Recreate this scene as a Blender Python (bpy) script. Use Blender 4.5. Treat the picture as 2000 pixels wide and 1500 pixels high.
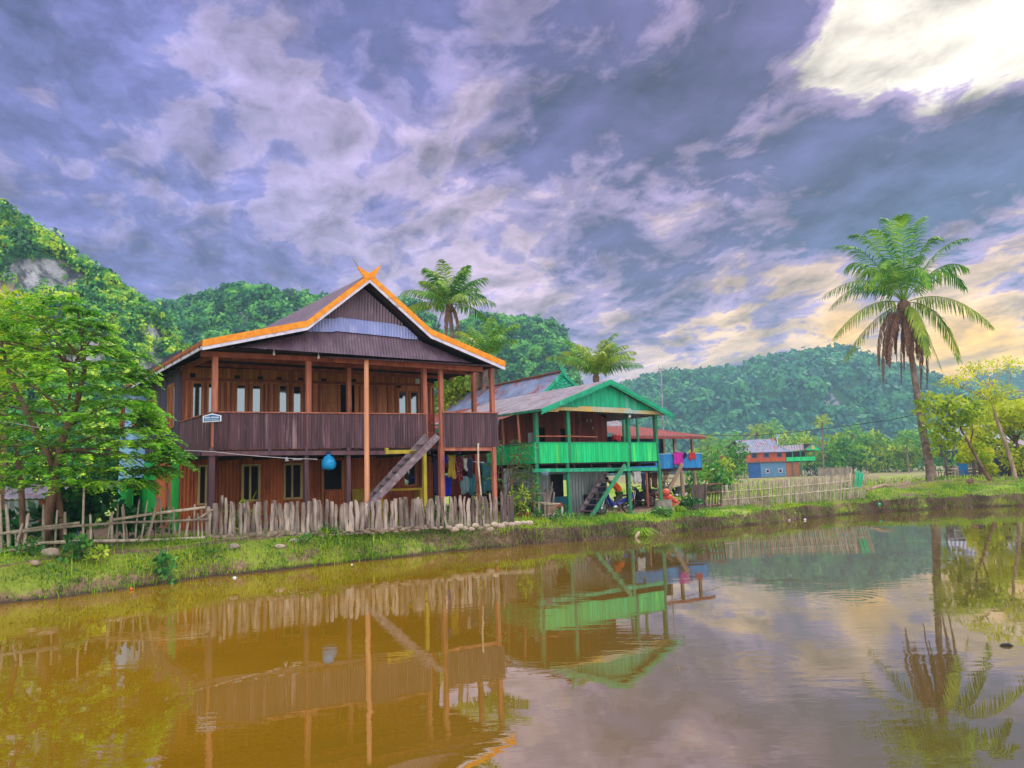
import bpy, math, random
import numpy as np
from mathutils import Vector as Vec
for o in list(bpy.data.objects): bpy.data.objects.remove(o)
SC = bpy.context.scene; COL = SC.collection
RR = random.Random(11); NR = np.random.default_rng(11)
# ---------------------------------------------------------------- camera
FPX, CX, CY = 1480.0, 1000.0, 750.0
PITCH = math.atan(178/1480.0); ROLL = 0.0305; CAMZ = 2.35
_f = Vec((0, math.cos(PITCH), math.sin(PITCH))); _r0 = Vec((1, 0, 0)); _u0 = Vec((0, -math.sin(PITCH), math.cos(PITCH)))
_r = _r0*math.cos(ROLL) - _u0*math.sin(ROLL); _u = _u0*math.cos(ROLL) + _r0*math.sin(ROLL)
CAM = Vec((0, 0, CAMZ))
cd = bpy.data.cameras.new("camera"); co = bpy.data.objects.new("camera", cd); COL.objects.link(co)
from mathutils import Matrix
m3 = Matrix((_r, _u, -_f)).transposed().to_4x4(); m3.translation = CAM
co.matrix_world = m3
cd.sensor_width = 36; cd.lens = 36*FPX/2000; cd.clip_start = 0.1; cd.clip_end = 6000
SC.camera = co
def ray(px, py): return _f + _r*((px-CX)/FPX) + _u*((CY-py)/FPX)
def P(px, py, d):                       # point on the view ray at world depth y = d
    r = ray(px, py); return CAM + r*(d/r.y)
def G(px, py, z):                       # point on the view ray at height z
    r = ray(px, py); return CAM + r*((z-CAMZ)/r.z)
# ---------------------------------------------------------------- sky and sun
SUN_EL, SUN_AZ = math.radians(46), math.radians(48)     # azimuth clockwise from +Y
w = bpy.data.worlds.new("World"); SC.world = w; w.use_nodes = True
class NT:
    def __init__(s, nt): s.nt = nt; s.nodes = nt.nodes; s.links = nt.links
    def n(s, t, **kw):
        nd = s.nodes.new(t)
        for k, v in kw.items():
            if k.startswith('i_'):
                key = k[2:]; key = int(key) if key.isdigit() else key.replace('_', ' ')
                sock = nd.inputs[key]
                if isinstance(v, bpy.types.NodeSocket): s.links.new(v, sock)
                else: sock.default_value = v
            else: setattr(nd, k, v)
        return nd
    def math(s, op, a, b=0.0, c=None, clamp=False):
        nd = s.nodes.new('ShaderNodeMath'); nd.operation = op; nd.use_clamp = clamp
        for i, v in enumerate((a, b) if c is None else (a, b, c)):
            if isinstance(v, bpy.types.NodeSocket): s.links.new(v, nd.inputs[i])
            else: nd.inputs[i].default_value = v
        return nd.outputs[0]
    def vmath(s, op, a, b=None, scale=None):
        nd = s.nodes.new('ShaderNodeVectorMath'); nd.operation = op
        for i, v in enumerate((a, b)):
            if v is None: continue
            if isinstance(v, bpy.types.NodeSocket): s.links.new(v, nd.inputs[i])
            else: nd.inputs[i].default_value = v
        if scale is not None:
            if isinstance(scale, bpy.types.NodeSocket): s.links.new(scale, nd.inputs[3])
            else: nd.inputs[3].default_value = scale
        return nd
    def mix(s, f, a, b, mode='MIX'):
        nd = s.nodes.new('ShaderNodeMix'); nd.data_type = 'RGBA'; nd.blend_type = mode
        for i, v in ((0, f), (6, a), (7, b)):
            if isinstance(v, bpy.types.NodeSocket): s.links.new(v, nd.inputs[i])
            elif i == 0: nd.inputs[0].default_value = v
            else: nd.inputs[i].default_value = (*v[:3], 1)
        return nd.outputs[2]
    def mr(s, v, a, b, c=0.0, d=1.0, smooth=True):
        nd = s.nodes.new('ShaderNodeMapRange'); nd.interpolation_type = 'SMOOTHSTEP' if smooth else 'LINEAR'
        s.links.new(v, nd.inputs[0])
        for i, x in enumerate((a, b, c, d)): nd.inputs[i+1].default_value = x
        return nd.outputs[0]
    def noise(s, vec, scale, detail=4, rough=0.55, dist=0.0, dim='3D'):
        nd = s.nodes.new('ShaderNodeTexNoise'); nd.noise_dimensions = dim
        if vec is not None: s.links.new(vec, nd.inputs['Vector'])
        nd.inputs['Scale'].default_value = scale; nd.inputs['Detail'].default_value = detail
        nd.inputs['Roughness'].default_value = rough; nd.inputs['Distortion'].default_value = dist
        return nd.outputs['Fac']
def srgb(r, g, b):
    f = lambda c: (c/255)/12.92 if c/255 <= .04045 else ((c/255+.055)/1.055)**2.4
    return (f(r), f(g), f(b))
t = NT(w.node_tree)
for n_ in list(t.nodes): t.nodes.remove(n_)
tc = t.n('ShaderNodeTexCoord'); D = t.vmath('NORMALIZE', tc.outputs['Generated']).outputs[0]
sx = t.n('ShaderNodeSeparateXYZ', i_0=D); dx, dy, dz = sx.outputs
zc = t.math('ADD', t.math('MAXIMUM', dz, 0.0), 0.20)
pv = t.n('ShaderNodeCombineXYZ', i_0=t.math('DIVIDE', dx, zc), i_1=t.math('DIVIDE', dy, zc), i_2=0.0).outputs[0]
mp = t.n('ShaderNodeMapping', vector_type='POINT'); t.links.new(pv, mp.inputs[0])
mp.inputs['Rotation'].default_value = (0, 0, math.radians(-20)); mp.inputs['Location'].default_value = (1.35, 0.7, 0)
mq = t.n('ShaderNodeMapping'); t.links.new(mp.outputs[0], mq.inputs[0]); mq.inputs['Scale'].default_value = (1.0, 0.72, 1.0)
Q = mq.outputs[0]
wn = t.n('ShaderNodeTexNoise', i_Vector=Q, i_Scale=3.0, i_Detail=4.0)
Qw = t.vmath('ADD', Q, t.vmath('SCALE', t.vmath('SUBTRACT', wn.outputs['Color'], (0.5, 0.5, 0.5)).outputs[0], scale=0.20).outputs[0]).outputs[0]
n0 = t.noise(Qw, 1.5, 3, 0.5)
n1 = t.noise(Qw, 4.8, 9, 0.58)
n2 = t.noise(Qw, 14.0, 7, 0.60)
Qs = t.vmath('ADD', Qw, (0.08, 0.03, 0.0)).outputs[0]            # the same cloud a little towards the sun, for lit and shaded sides
n1s = t.noise(Qs, 4.8, 9, 0.58)
relief = t.math('SUBTRACT', n1, n1s)
def blob(px, py, k):                     # soft spot of sky round a direction (given as the pixel the direction was read from)
    v = ray(px, py).normalized()
    d = t.vmath('DOT_PRODUCT', D, tuple(v)).outputs['Value']
    return t.math('EXPONENT', t.math('MULTIPLY', t.math('SUBTRACT', d, 1.0), k))
def ssum(lst):
    r = None
    for px, py, k, wt in lst:
        b = t.math('MULTIPLY', blob(px, py, k), wt); r = b if r is None else t.math('ADD', r, b)
    return r
DK = ssum([(1930, 230, 150, .13), (1700, 330, 180, .13), (1450, 430, 190, .12), (1200, 520, 260, .07), (1800, 450, 150, .09), (1520, 40, 260, .11), (1300, 190, 330, .13), (1080, 190, 300, .10), (1320, 545, 600, .06), (800, 60, 200, .05),
           (1480, 170, 500, .08), (1150, 60, 200, .07), (760, 380, 500, .07), (860, 120, 200, .05), (300, 300, 60, .03), (1800, 620, 900, .03)])
LT = ssum([(1600, 190, 700, .18), (1760, 90, 420, .25), (1930, 0, 260, .28), (1480, 260, 600, .12), (1330, 380, 900, .08), (930, 520, 120, .10), (1120, 640, 700, .10), (1600, 575, 900, .17), (1850, 560, 900, .19), (1400, 650, 900, .13), (1280, 690, 1500, .09), (1560, 660, 1200, .12),
           (1700, 700, 500, .12), (1930, 700, 300, .26), (620, 300, 70, .05), (250, 460, 60, .04), (560, 130, 120, .05)])
cov = t.math('ADD', t.math('MULTIPLY', n0, .35), t.math('MULTIPLY', n1, .75))
cov = t.math('ADD', cov, t.math('MULTIPLY', t.math('SUBTRACT', n2, .5), .36))
cov = t.math('SUBTRACT', t.math('SUBTRACT', t.math('ADD', cov, DK), LT), .012)
side = t.mr(dx, -0.5, 0.30)
top = t.mr(dz, 0.15, 0.5)
lit = t.mix(side, srgb(160, 154, 212), srgb(242, 208, 214))
lit = t.mix(t.math('MULTIPLY', top, .5), lit, srgb(196, 176, 222))
mid = t.mix(side, srgb(122, 122, 188), srgb(172, 150, 190))
drk = t.mix(t.mr(dx, -0.25, 0.25), srgb(98, 96, 152), srgb(92, 84, 130))
drk = t.mix(t.math('MULTIPLY', t.mr(dx, 0.2, 0.5), t.mr(dz, 0.5, 0.2)), drk, srgb(84, 98, 138))
warm = ssum([(1600, 190, 420, .75), (1770, 80, 260, 1.0), (1950, 0, 160, 1.0)])
lit = t.mix(t.mr(warm, 0.10, 0.65), lit, (1.08, 0.96, 0.80))
lit = t.mix(t.math('MULTIPLY', t.mr(dx, 0.05, 0.3), t.mr(dz, 0.34, 0.18)), lit, srgb(255, 214, 168))
glow = ssum([(1900, 730, 420, 1.0), (1650, 650, 1200, .5)])
lit = t.mix(t.mr(glow, 0.08, 0.75), lit, (1.5, .80, .05))
c = t.mix(t.mr(cov, 0.445, 0.535), lit, mid); c = t.mix(t.mr(cov, 0.53, 0.645), c, drk)
c = t.mix(t.math('MULTIPLY', t.mr(glow, 0.3, 0.95), t.mr(cov, 0.62, 0.42)), c, (1.35, .72, .05))
c = t.vmath('SCALE', c, scale=t.math('ADD', 1.0, t.math('MULTIPLY', relief, 2.8))).outputs[0]
# brightness added overhead and behind the viewer, lighting the ground and house fronts
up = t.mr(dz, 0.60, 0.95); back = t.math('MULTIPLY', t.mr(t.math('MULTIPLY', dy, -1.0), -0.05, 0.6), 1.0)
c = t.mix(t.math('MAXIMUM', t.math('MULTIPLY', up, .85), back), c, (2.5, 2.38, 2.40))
sky = t.n('ShaderNodeTexSky', sky_type='NISHITA', sun_disc=False, sun_elevation=SUN_EL, sun_rotation=SUN_AZ, dust_density=2.0)
skyc = t.vmath('SCALE', sky.outputs[0], scale=0.05).outputs[0]
c = t.mix(0.06, c, skyc)
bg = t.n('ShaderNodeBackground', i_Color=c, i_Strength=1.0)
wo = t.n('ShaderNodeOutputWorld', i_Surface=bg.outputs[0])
sl = bpy.data.lights.new('sun', 'SUN'); sl.energy = 3.4; sl.angle = math.radians(12); sl.color = (1, 0.93, 0.80)
so = bpy.data.objects.new('sun', sl); COL.objects.link(so)
sd = Vec((math.sin(SUN_AZ)*math.cos(SUN_EL), math.cos(SUN_AZ)*math.cos(SUN_EL), math.sin(SUN_EL)))
so.rotation_euler = sd.to_track_quat('Z', 'Y').to_euler(); so.location = (30, 0, 60)
SC.view_settings.view_transform = 'Standard'; SC.view_settings.look = 'None'; SC.view_settings.exposure = 0.1; SC.view_settings.gamma = 1.0
SC.render.resolution_x, SC.render.resolution_y = 1024, 768
# ---------------------------------------------------------------- materials
MATS = {}
def mat(name, cols, rough=0.8, scale=2.0, streak=None, island=0.0, bump=0.0, bscale=None, transl=0.0, spec=0.3, metal=0.0, dirt=None, dscale=0.8, dpos=(0.52, 0.68), detail=5, contrast=(0.35, 0.65), objvar=0.0):
    """cols: 2 colours mixed by noise; streak stretches the noise in z; island/objvar vary the value per face island/object; dirt: third colour in patches"""
    m = bpy.data.materials.new(name); m.use_nodes = True; t = NT(m.node_tree)
    b = t.nodes['Principled BSDF']; tc = t.n('ShaderNodeTexCoord')
    v = tc.outputs['Object']
    if streak is not None:
        q = t.n('ShaderNodeMapping'); t.links.new(v, q.inputs[0]); q.inputs['Scale'].default_value = (1, 1, streak) if not isinstance(streak, tuple) else streak; v = q.outputs[0]
    geo = t.n('ShaderNodeNewGeometry')
    if island:
        off = t.vmath('SCALE', (0, 0, 0)); nd = off; nd.inputs[0].default_value = (37.0, 17.0, 29.0)
        t.links.new(geo.outputs['Random Per Island'], nd.inputs[3]); v = t.vmath('ADD', v, nd.outputs[0]).outputs[0]
    f = t.noise(v, scale, detail, 0.6)
    c = t.mix(t.mr(f, *contrast), cols[0], cols[1])
    if dirt:
        f2 = t.noise(v, dscale, 6, 0.65, 0.4)
        c = t.mix(t.mr(f2, *dpos), c, dirt)
    if island:
        k = t.mr(geo.outputs['Random Per Island'], 0, 1, 1-island, 1+island, False)
        c = t.vmath('SCALE', c, scale=k).outputs[0]
    if objvar:
        oi = t.n('ShaderNodeObjectInfo'); k = t.mr(oi.outputs['Random'], 0, 1, 1-objvar, 1+objvar, False)
        c = t.vmath('SCALE', c, scale=k).outputs[0]
    t.links.new(c, b.inputs['Base Color'])
    b.inputs['Roughness'].default_value = rough; b.inputs['Specular IOR Level'].default_value = spec; b.inputs['Metallic'].default_value = metal
    if bump:
        bn = t.noise(v, bscale or scale*4, 6, 0.6)
        bp = t.n('ShaderNodeBump', i_Height=bn, i_Strength=bump, i_Distance=0.03); t.links.new(bp.outputs[0], b.inputs['Normal'])
    if transl:
        tr = t.n('ShaderNodeBsdfTranslucent', i_Color=c); mx = t.n('ShaderNodeMixShader', i_0=transl)
        out = [n for n in t.nodes if n.type == 'OUTPUT_MATERIAL'][0]
        t.links.new(b.outputs[0], mx.inputs[1]); t.links.new(tr.outputs[0], mx.inputs[2]); t.links.new(mx.outputs[0], out.inputs[0])
    MATS[name] = m; return m
def leafmat(name, c0, c1, c2, transl=0.35, rough=0.5, big=0.25, clumpw=.45):
    """leaf colour picked per leaf between c0..c1..c2 and drifting in broad clumps"""
    m = bpy.data.materials.new(name); m.use_nodes = True; t = NT(m.node_tree); b = t.nodes['Principled BSDF']
    geo = t.n('ShaderNodeNewGeometry'); tc = t.n('ShaderNodeTexCoord')
    f = t.noise(tc.outputs['Object'], big, 3, 0.6)
    g = t.math('ADD', t.math('MULTIPLY', geo.outputs['Random Per Island'], 1-clumpw), t.math('MULTIPLY', t.mr(f, 0.36, 0.64), clumpw))
    r = t.n('ShaderNodeValToRGB', i_0=g); e = r.color_ramp.elements
    e[0].position = 0.12; e[0].color = (*c0, 1); e[1].position = 0.92; e[1].color = (*c2, 1); k = e.new(0.5); k.color = (*c1, 1)
    t.links.new(r.outputs[0], b.inputs['Base Color']); b.inputs['Roughness'].default_value = rough; b.inputs['Specular IOR Level'].default_value = 0.35
    tr = t.n('ShaderNodeBsdfTranslucent', i_Color=r.outputs[0]); mx = t.n('ShaderNodeMixShader', i_0=transl)
    out = [n for n in t.nodes if n.type == 'OUTPUT_MATERIAL'][0]
    t.links.new(b.outputs[0], mx.inputs[1]); t.links.new(tr.outputs[0], mx.inputs[2]); t.links.new(mx.outputs[0], out.inputs[0])
    MATS[name] = m; return m
M = MATS
mat('parapet_brown', [(.105, .045, .06), (.042, .018, .028)], .5, 9, .06, island=.28, dirt=(.26, .17, .19), dscale=8, dpos=(.55, .75), spec=.4)
mat('wall_violet', [(.085, .062, .10), (.05, .034, .058)], .6, 3, .12, island=.2, dirt=(.16, .14, .19), dscale=4, dpos=(.6, .8))
mat('wood_orange', [(.60, .20, .06), (.36, .095, .028)], .5, 4, .12, island=.22, dirt=(.16, .04, .015), dscale=3, dpos=(.55, .8), spec=.45)
mat('wood_red', [(.30, .075, .035), (.19, .04, .022)], .55, 4, .15, island=.12)
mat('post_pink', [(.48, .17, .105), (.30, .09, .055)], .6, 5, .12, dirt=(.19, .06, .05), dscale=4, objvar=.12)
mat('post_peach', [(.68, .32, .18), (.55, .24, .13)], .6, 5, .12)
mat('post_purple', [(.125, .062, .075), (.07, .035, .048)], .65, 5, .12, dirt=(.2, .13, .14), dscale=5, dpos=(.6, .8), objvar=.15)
mat('roof_brown', [(.135, .085, .125), (.085, .05, .08)], .42, 2.5, .3, island=.06, dirt=(.21, .15, .19), dscale=2, dpos=(.5, .8), spec=.5)
mat('roof_blue', [(.27, .31, .60), (.22, .26, .54)], .4, 2, .3, dirt=(.34, .36, .6), dscale=3)
mat('fascia_orange', [(.80, .30, .02), (.66, .21, .015)], .6, 5, None, dirt=(.45, .15, .03), dscale=4, dpos=(.55, .8))
mat('fascia_rust', [(.42, .13, .035), (.28, .08, .03)], .6, 3)
mat('trim_white', [(.62, .60, .72), (.50, .48, .60)], .6, 4, dirt=(.3, .25, .28), dscale=3)
mat('zinc_rust', [(.48, .13, .036), (.27, .065, .024)], .5, 2, .15, island=.15, dirt=(.12, .035, .022), dscale=6, dpos=(.5, .75))
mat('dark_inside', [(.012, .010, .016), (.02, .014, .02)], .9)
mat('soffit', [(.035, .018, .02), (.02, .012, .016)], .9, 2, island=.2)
mat('frame_cream', [(.55, .42, .17), (.40, .28, .12)], .6, 4, .2)
mat('frame_wood', [(.46, .16, .05), (.33, .10, .03)], .5, 5, .2)
mat('paint_yellow', [(.52, .43, .045), (.38, .30, .03)], .6, 3, .3, dirt=(.2, .15, .03))
mat('board_ochre', [(.40, .27, .02), (.30, .19, .015)], .7, 3, dirt=(.15, .09, .02))
mat('stair_grey', [(.20, .15, .17), (.125, .085, .10)], .7, 6, None, bump=.3, dirt=(.3, .25, .27), dscale=5, island=.15)
mat('green_bright', [(.010, .62, .21), (.006, .42, .13)], .55, 8, .08, island=.12, dirt=(.12, .74, .12), dscale=3, dpos=(.52, .72))
mat('green_teal', [(.012, .36, .19), (.01, .24, .12)], .5, 3, .15, island=.08, dirt=(.05, .5, .28), dscale=3)
mat('green_gable', [(.012, .44, .22), (.008, .28, .15)], .55, 8, .08, island=.12, dirt=(.12, .42, .36), dscale=1.3, dpos=(.55, .7))
mat('green_post', [(.03, .26, .13), (.02, .15, .075)], .6, 5, .15, dirt=(.15, .22, .14), dscale=4, objvar=.15)
mat('green_wall', [(.01, .40, .05), (.008, .30, .04)], .5, 2, .3, island=.1)
mat('band_yellow', [(.60, .40, .09), (.45, .36, .2)], .55, 1.2, dirt=(.35, .45, .42), dscale=.8, dpos=(.5, .65))
mat('zinc_grey', [(.24, .28, .28), (.13, .16, .16)], .45, 2, .12, metal=.3, island=.14, dirt=(.10, .09, .075), dscale=3, dpos=(.5, .8), spec=.5)
mat('roof_zinc_blue', [(.18, .22, .34), (.11, .145, .24)], .6, 1.5, None, metal=.0, dirt=(.24, .06, .05), dscale=1.1, dpos=(.50, .62), spec=.25, island=.14)
mat('roof_rust', [(.26, .055, .05), (.17, .04, .035)], .6, 2, dirt=(.25, .18, .2), dscale=2, dpos=(.6, .75), island=.12)
mat('roof_pale', [(.24, .21, .25), (.15, .13, .17)], .6, 2, None, dirt=(.16, .08, .08), dscale=1.6, island=.08)
mat('plank_red', [(.20, .035, .018), (.12, .022, .014)], .6, 3, .15, island=.3)
mat('teal_paint', [(.01, .12, .17), (.01, .09, .13)], .5, 3)
mat('blue_wall', [(.02, .22, .56), (.02, .17, .45)], .5, 2, .2, dirt=(.04, .3, .62), dscale=1.5, island=.05)
mat('blue_dark', [(.03, .075, .19), (.03, .05, .12)], .6, 2, .2, island=.15)
mat('blue_pale', [(.30, .55, .80), (.24, .48, .74)], .6, 2)
mat('far_orange', [(.50, .085, .03), (.38, .06, .022)], .6, 1.5, island=.12)
mat('far_blue', [(.015, .09, .30), (.012, .07, .22)], .6, 1.5)
mat('far_bluegrey', [(.10, .24, .38), (.08, .18, .3)], .6, 1.5)
mat('bamboo', [(.46, .39, .30), (.26, .21, .155)], .6, 6, .3, island=.2, dirt=(.13, .09, .06), dscale=5, dpos=(.55, .8), objvar=.25)
mat('driftwood', [(.45, .375, .32), (.17, .13, .11)], .85, 5, .18, bump=.6, bscale=14, dirt=(.07, .045, .045), dscale=7, dpos=(.5, .68), objvar=.35, contrast=(.3, .6))
mat('driftwood_dark', [(.15, .11, .10), (.07, .05, .05)], .9, 5, .18, bump=.6, dirt=(.22, .17, .15), dscale=7, objvar=.3)
mat('stone', [(.44, .34, .24), (.28, .21, .16)], .85, 5, bump=.5, dirt=(.10, .07, .05), dscale=4, island=.2, objvar=.25)
mat('stone_pale', [(.52, .44, .34), (.34, .27, .21)], .85, 5, bump=.5, objvar=.25)
mat('concrete', [(.34, .31, .28), (.22, .2, .18)], .85, 4, bump=.3, dirt=(.12, .10, .08))
mat('trunk_brown', [(.20, .11, .075), (.10, .055, .04)], .9, 4, .3, bump=.5, dirt=(.25, .18, .14), dscale=3)
mat('trunk_palm', [(.27, .20, .17), (.15, .10, .09)], .9, 3, 1.2, bump=.5, dirt=(.08, .06, .05), dscale=2.2, dpos=(.5, .7))
mat('trunk_pale', [(.42, .30, .22), (.24, .17, .12)], .9, 4, .4, bump=.4)
mat('dead_frond', [(.25, .13, .085), (.12, .06, .045)], .85, 3, .3, island=.35, transl=.15)
mat('black_rubber', [(.012, .012, .014), (.02, .02, .022)], .7)
mat('black_plastic', [(.015, .015, .02), (.03, .03, .035)], .35, spec=.5)
mat('chrome', [(.55, .55, .58), (.4, .4, .42)], .25, metal=.9)
mat('bike_blue', [(.015, .025, .30), (.012, .018, .2)], .25, spec=.6)
mat('bike_black', [(.02, .022, .03), (.03, .03, .04)], .3, spec=.6)
mat('bike_red', [(.22, .02, .02), (.12, .012, .012)], .3, spec=.6)
mat('bag_blue', [(.01, .42, .80), (.01, .30, .68)], .4, 3, bump=.8, bscale=9, transl=.3, dirt=(.08, .55, .85), dscale=4)
mat('sign_blue', [(.02, .12, .30), (.02, .16, .36)], .4)
mat('sign_white', [(.75, .8, .85), (.65, .72, .8)], .5)
mat('bulb', [(.8, .78, .75), (.7, .7, .7)], .2)
mat('skin', [(.28, .13, .075), (.22, .10, .06)], .6)
mat('hair', [(.012, .010, .010), (.02, .018, .016)], .6)
mat('shirt_orange', [(.85, .13, .012), (.72, .09, .01)], .8, 6, bump=.4)
mat('shorts_green', [(.06, .16, .035), (.04, .11, .03)], .8, 6)
mat('cloth_magenta', [(.60, .03, .38), (.42, .02, .28)], .8, 9, .2, bump=.5)
mat('cloth_red', [(.55, .05, .05), (.38, .03, .04)], .8, 6, bump=.4)
mat('cloth_navy', [(.02, .025, .07), (.03, .03, .05)], .85, 6, bump=.4)
mat('cloth_blue', [(.012, .025, .48), (.01, .018, .34)], .8, 6, bump=.4)
mat('cloth_yellow', [(.48, .36, .04), (.34, .24, .03)], .8, 6, .2, bump=.4)
mat('cloth_floral', [(.16, .012, .03), (.05, .006, .02)], .8, 3, dirt=(.6, .2, .22), dscale=14, dpos=(.56, .6))
mat('cloth_teal', [(.03, .13, .17), (.02, .09, .13)], .8, 4, .2, bump=.4)
mat('cloth_grey', [(.16, .26, .29), (.11, .19, .22)], .8, 4, .2, bump=.4)
mat('cloth_purple', [(.035, .02, .07), (.02, .014, .045)], .85, 4, .2)
mat('cloth_green', [(.02, .16, .08), (.012, .10, .05)], .8, 4)
mat('cloth_white', [(.6, .6, .58), (.45, .45, .46)], .8, 4)
mat('coral', [(.72, .13, .07), (.55, .08, .05)], .5, 5, dirt=(.3, .05, .04))
mat('wire', [(.03, .03, .035), (.04, .04, .04)], .6)
mat('wire_pale', [(.5, .48, .5), (.4, .38, .4)], .6)
mat('brick_orange', [(.42, .15, .07), (.28, .09, .04)], .8, 5)
mat('net_green', [(.03, .45, .22), (.02, .34, .17)], .6, 5)
mat('pole_grey', [(.35, .34, .36), (.22, .22, .24)], .6)
leafmat('leaf_tree', (.03, .17, .012), (.14, .46, .018), (.44, .72, .04), .5, .45, .7)
leafmat('leaf_yellow', (.14, .30, .010), (.34, .50, .012), (.60, .66, .02), .45, .5, .7)
leafmat('leaf_bank', (.02, .10, .03), (.06, .24, .04), (.18, .42, .06), .3, .5, 1.5)
leafmat('leaf_dark', (.012, .07, .02), (.02, .13, .035), (.07, .26, .05), .3, .4, 1.5)
leafmat('leaf_lime', (.20, .40, .02), (.42, .55, .04), (.62, .66, .10), .35, .5, 1.5)
leafmat('leaf_olive', (.09, .20, .015), (.26, .40, .02), (.50, .56, .03), .4, .5, .6)
leafmat('leaf_gold', (.22, .36, .015), (.50, .58, .02), (.78, .74, .03), .45, .5, .5)
leafmat('frond', (.025, .12, .018), (.10, .30, .025), (.34, .52, .04), .35, .6, .5)
leafmat('frond_sun', (.06, .16, .02), (.22, .36, .03), (.48, .52, .05), .4, .4, .5)
leafmat('grass', (.05, .16, .012), (.20, .40, .016), (.50, .60, .03), .35, .6, .6)
leafmat('grass_dry', (.06, .035, .03), (.16, .09, .075), (.32, .22, .15), .2, .8, .8)
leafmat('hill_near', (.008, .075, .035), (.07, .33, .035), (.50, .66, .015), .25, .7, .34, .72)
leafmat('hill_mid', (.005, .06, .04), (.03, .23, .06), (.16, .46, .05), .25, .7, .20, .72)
leafmat('hill_far', (.006, .085, .07), (.018, .17, .085), (.06, .29, .07), .2, .7, .085, .72)  # part of the bluish distance haze is put into this leaf colour
leafmat('far_tree', (.02, .15, .03), (.12, .38, .03), (.46, .60, .03), .3, .6, .2)
leafmat('far_tree_yellow', (.08, .22, .02), (.26, .42, .02), (.55, .58, .03), .3, .6, .2)
def glassmat():
    m = bpy.data.materials.new('window_glass'); m.use_nodes = True; t = NT(m.node_tree); b = t.nodes['Principled BSDF']
    b.inputs['Base Color'].default_value = (.16, .20, .22, 1); b.inputs['Roughness'].default_value = .04; b.inputs['Metallic'].default_value = .9; M['window_glass'] = m
glassmat()
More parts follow.
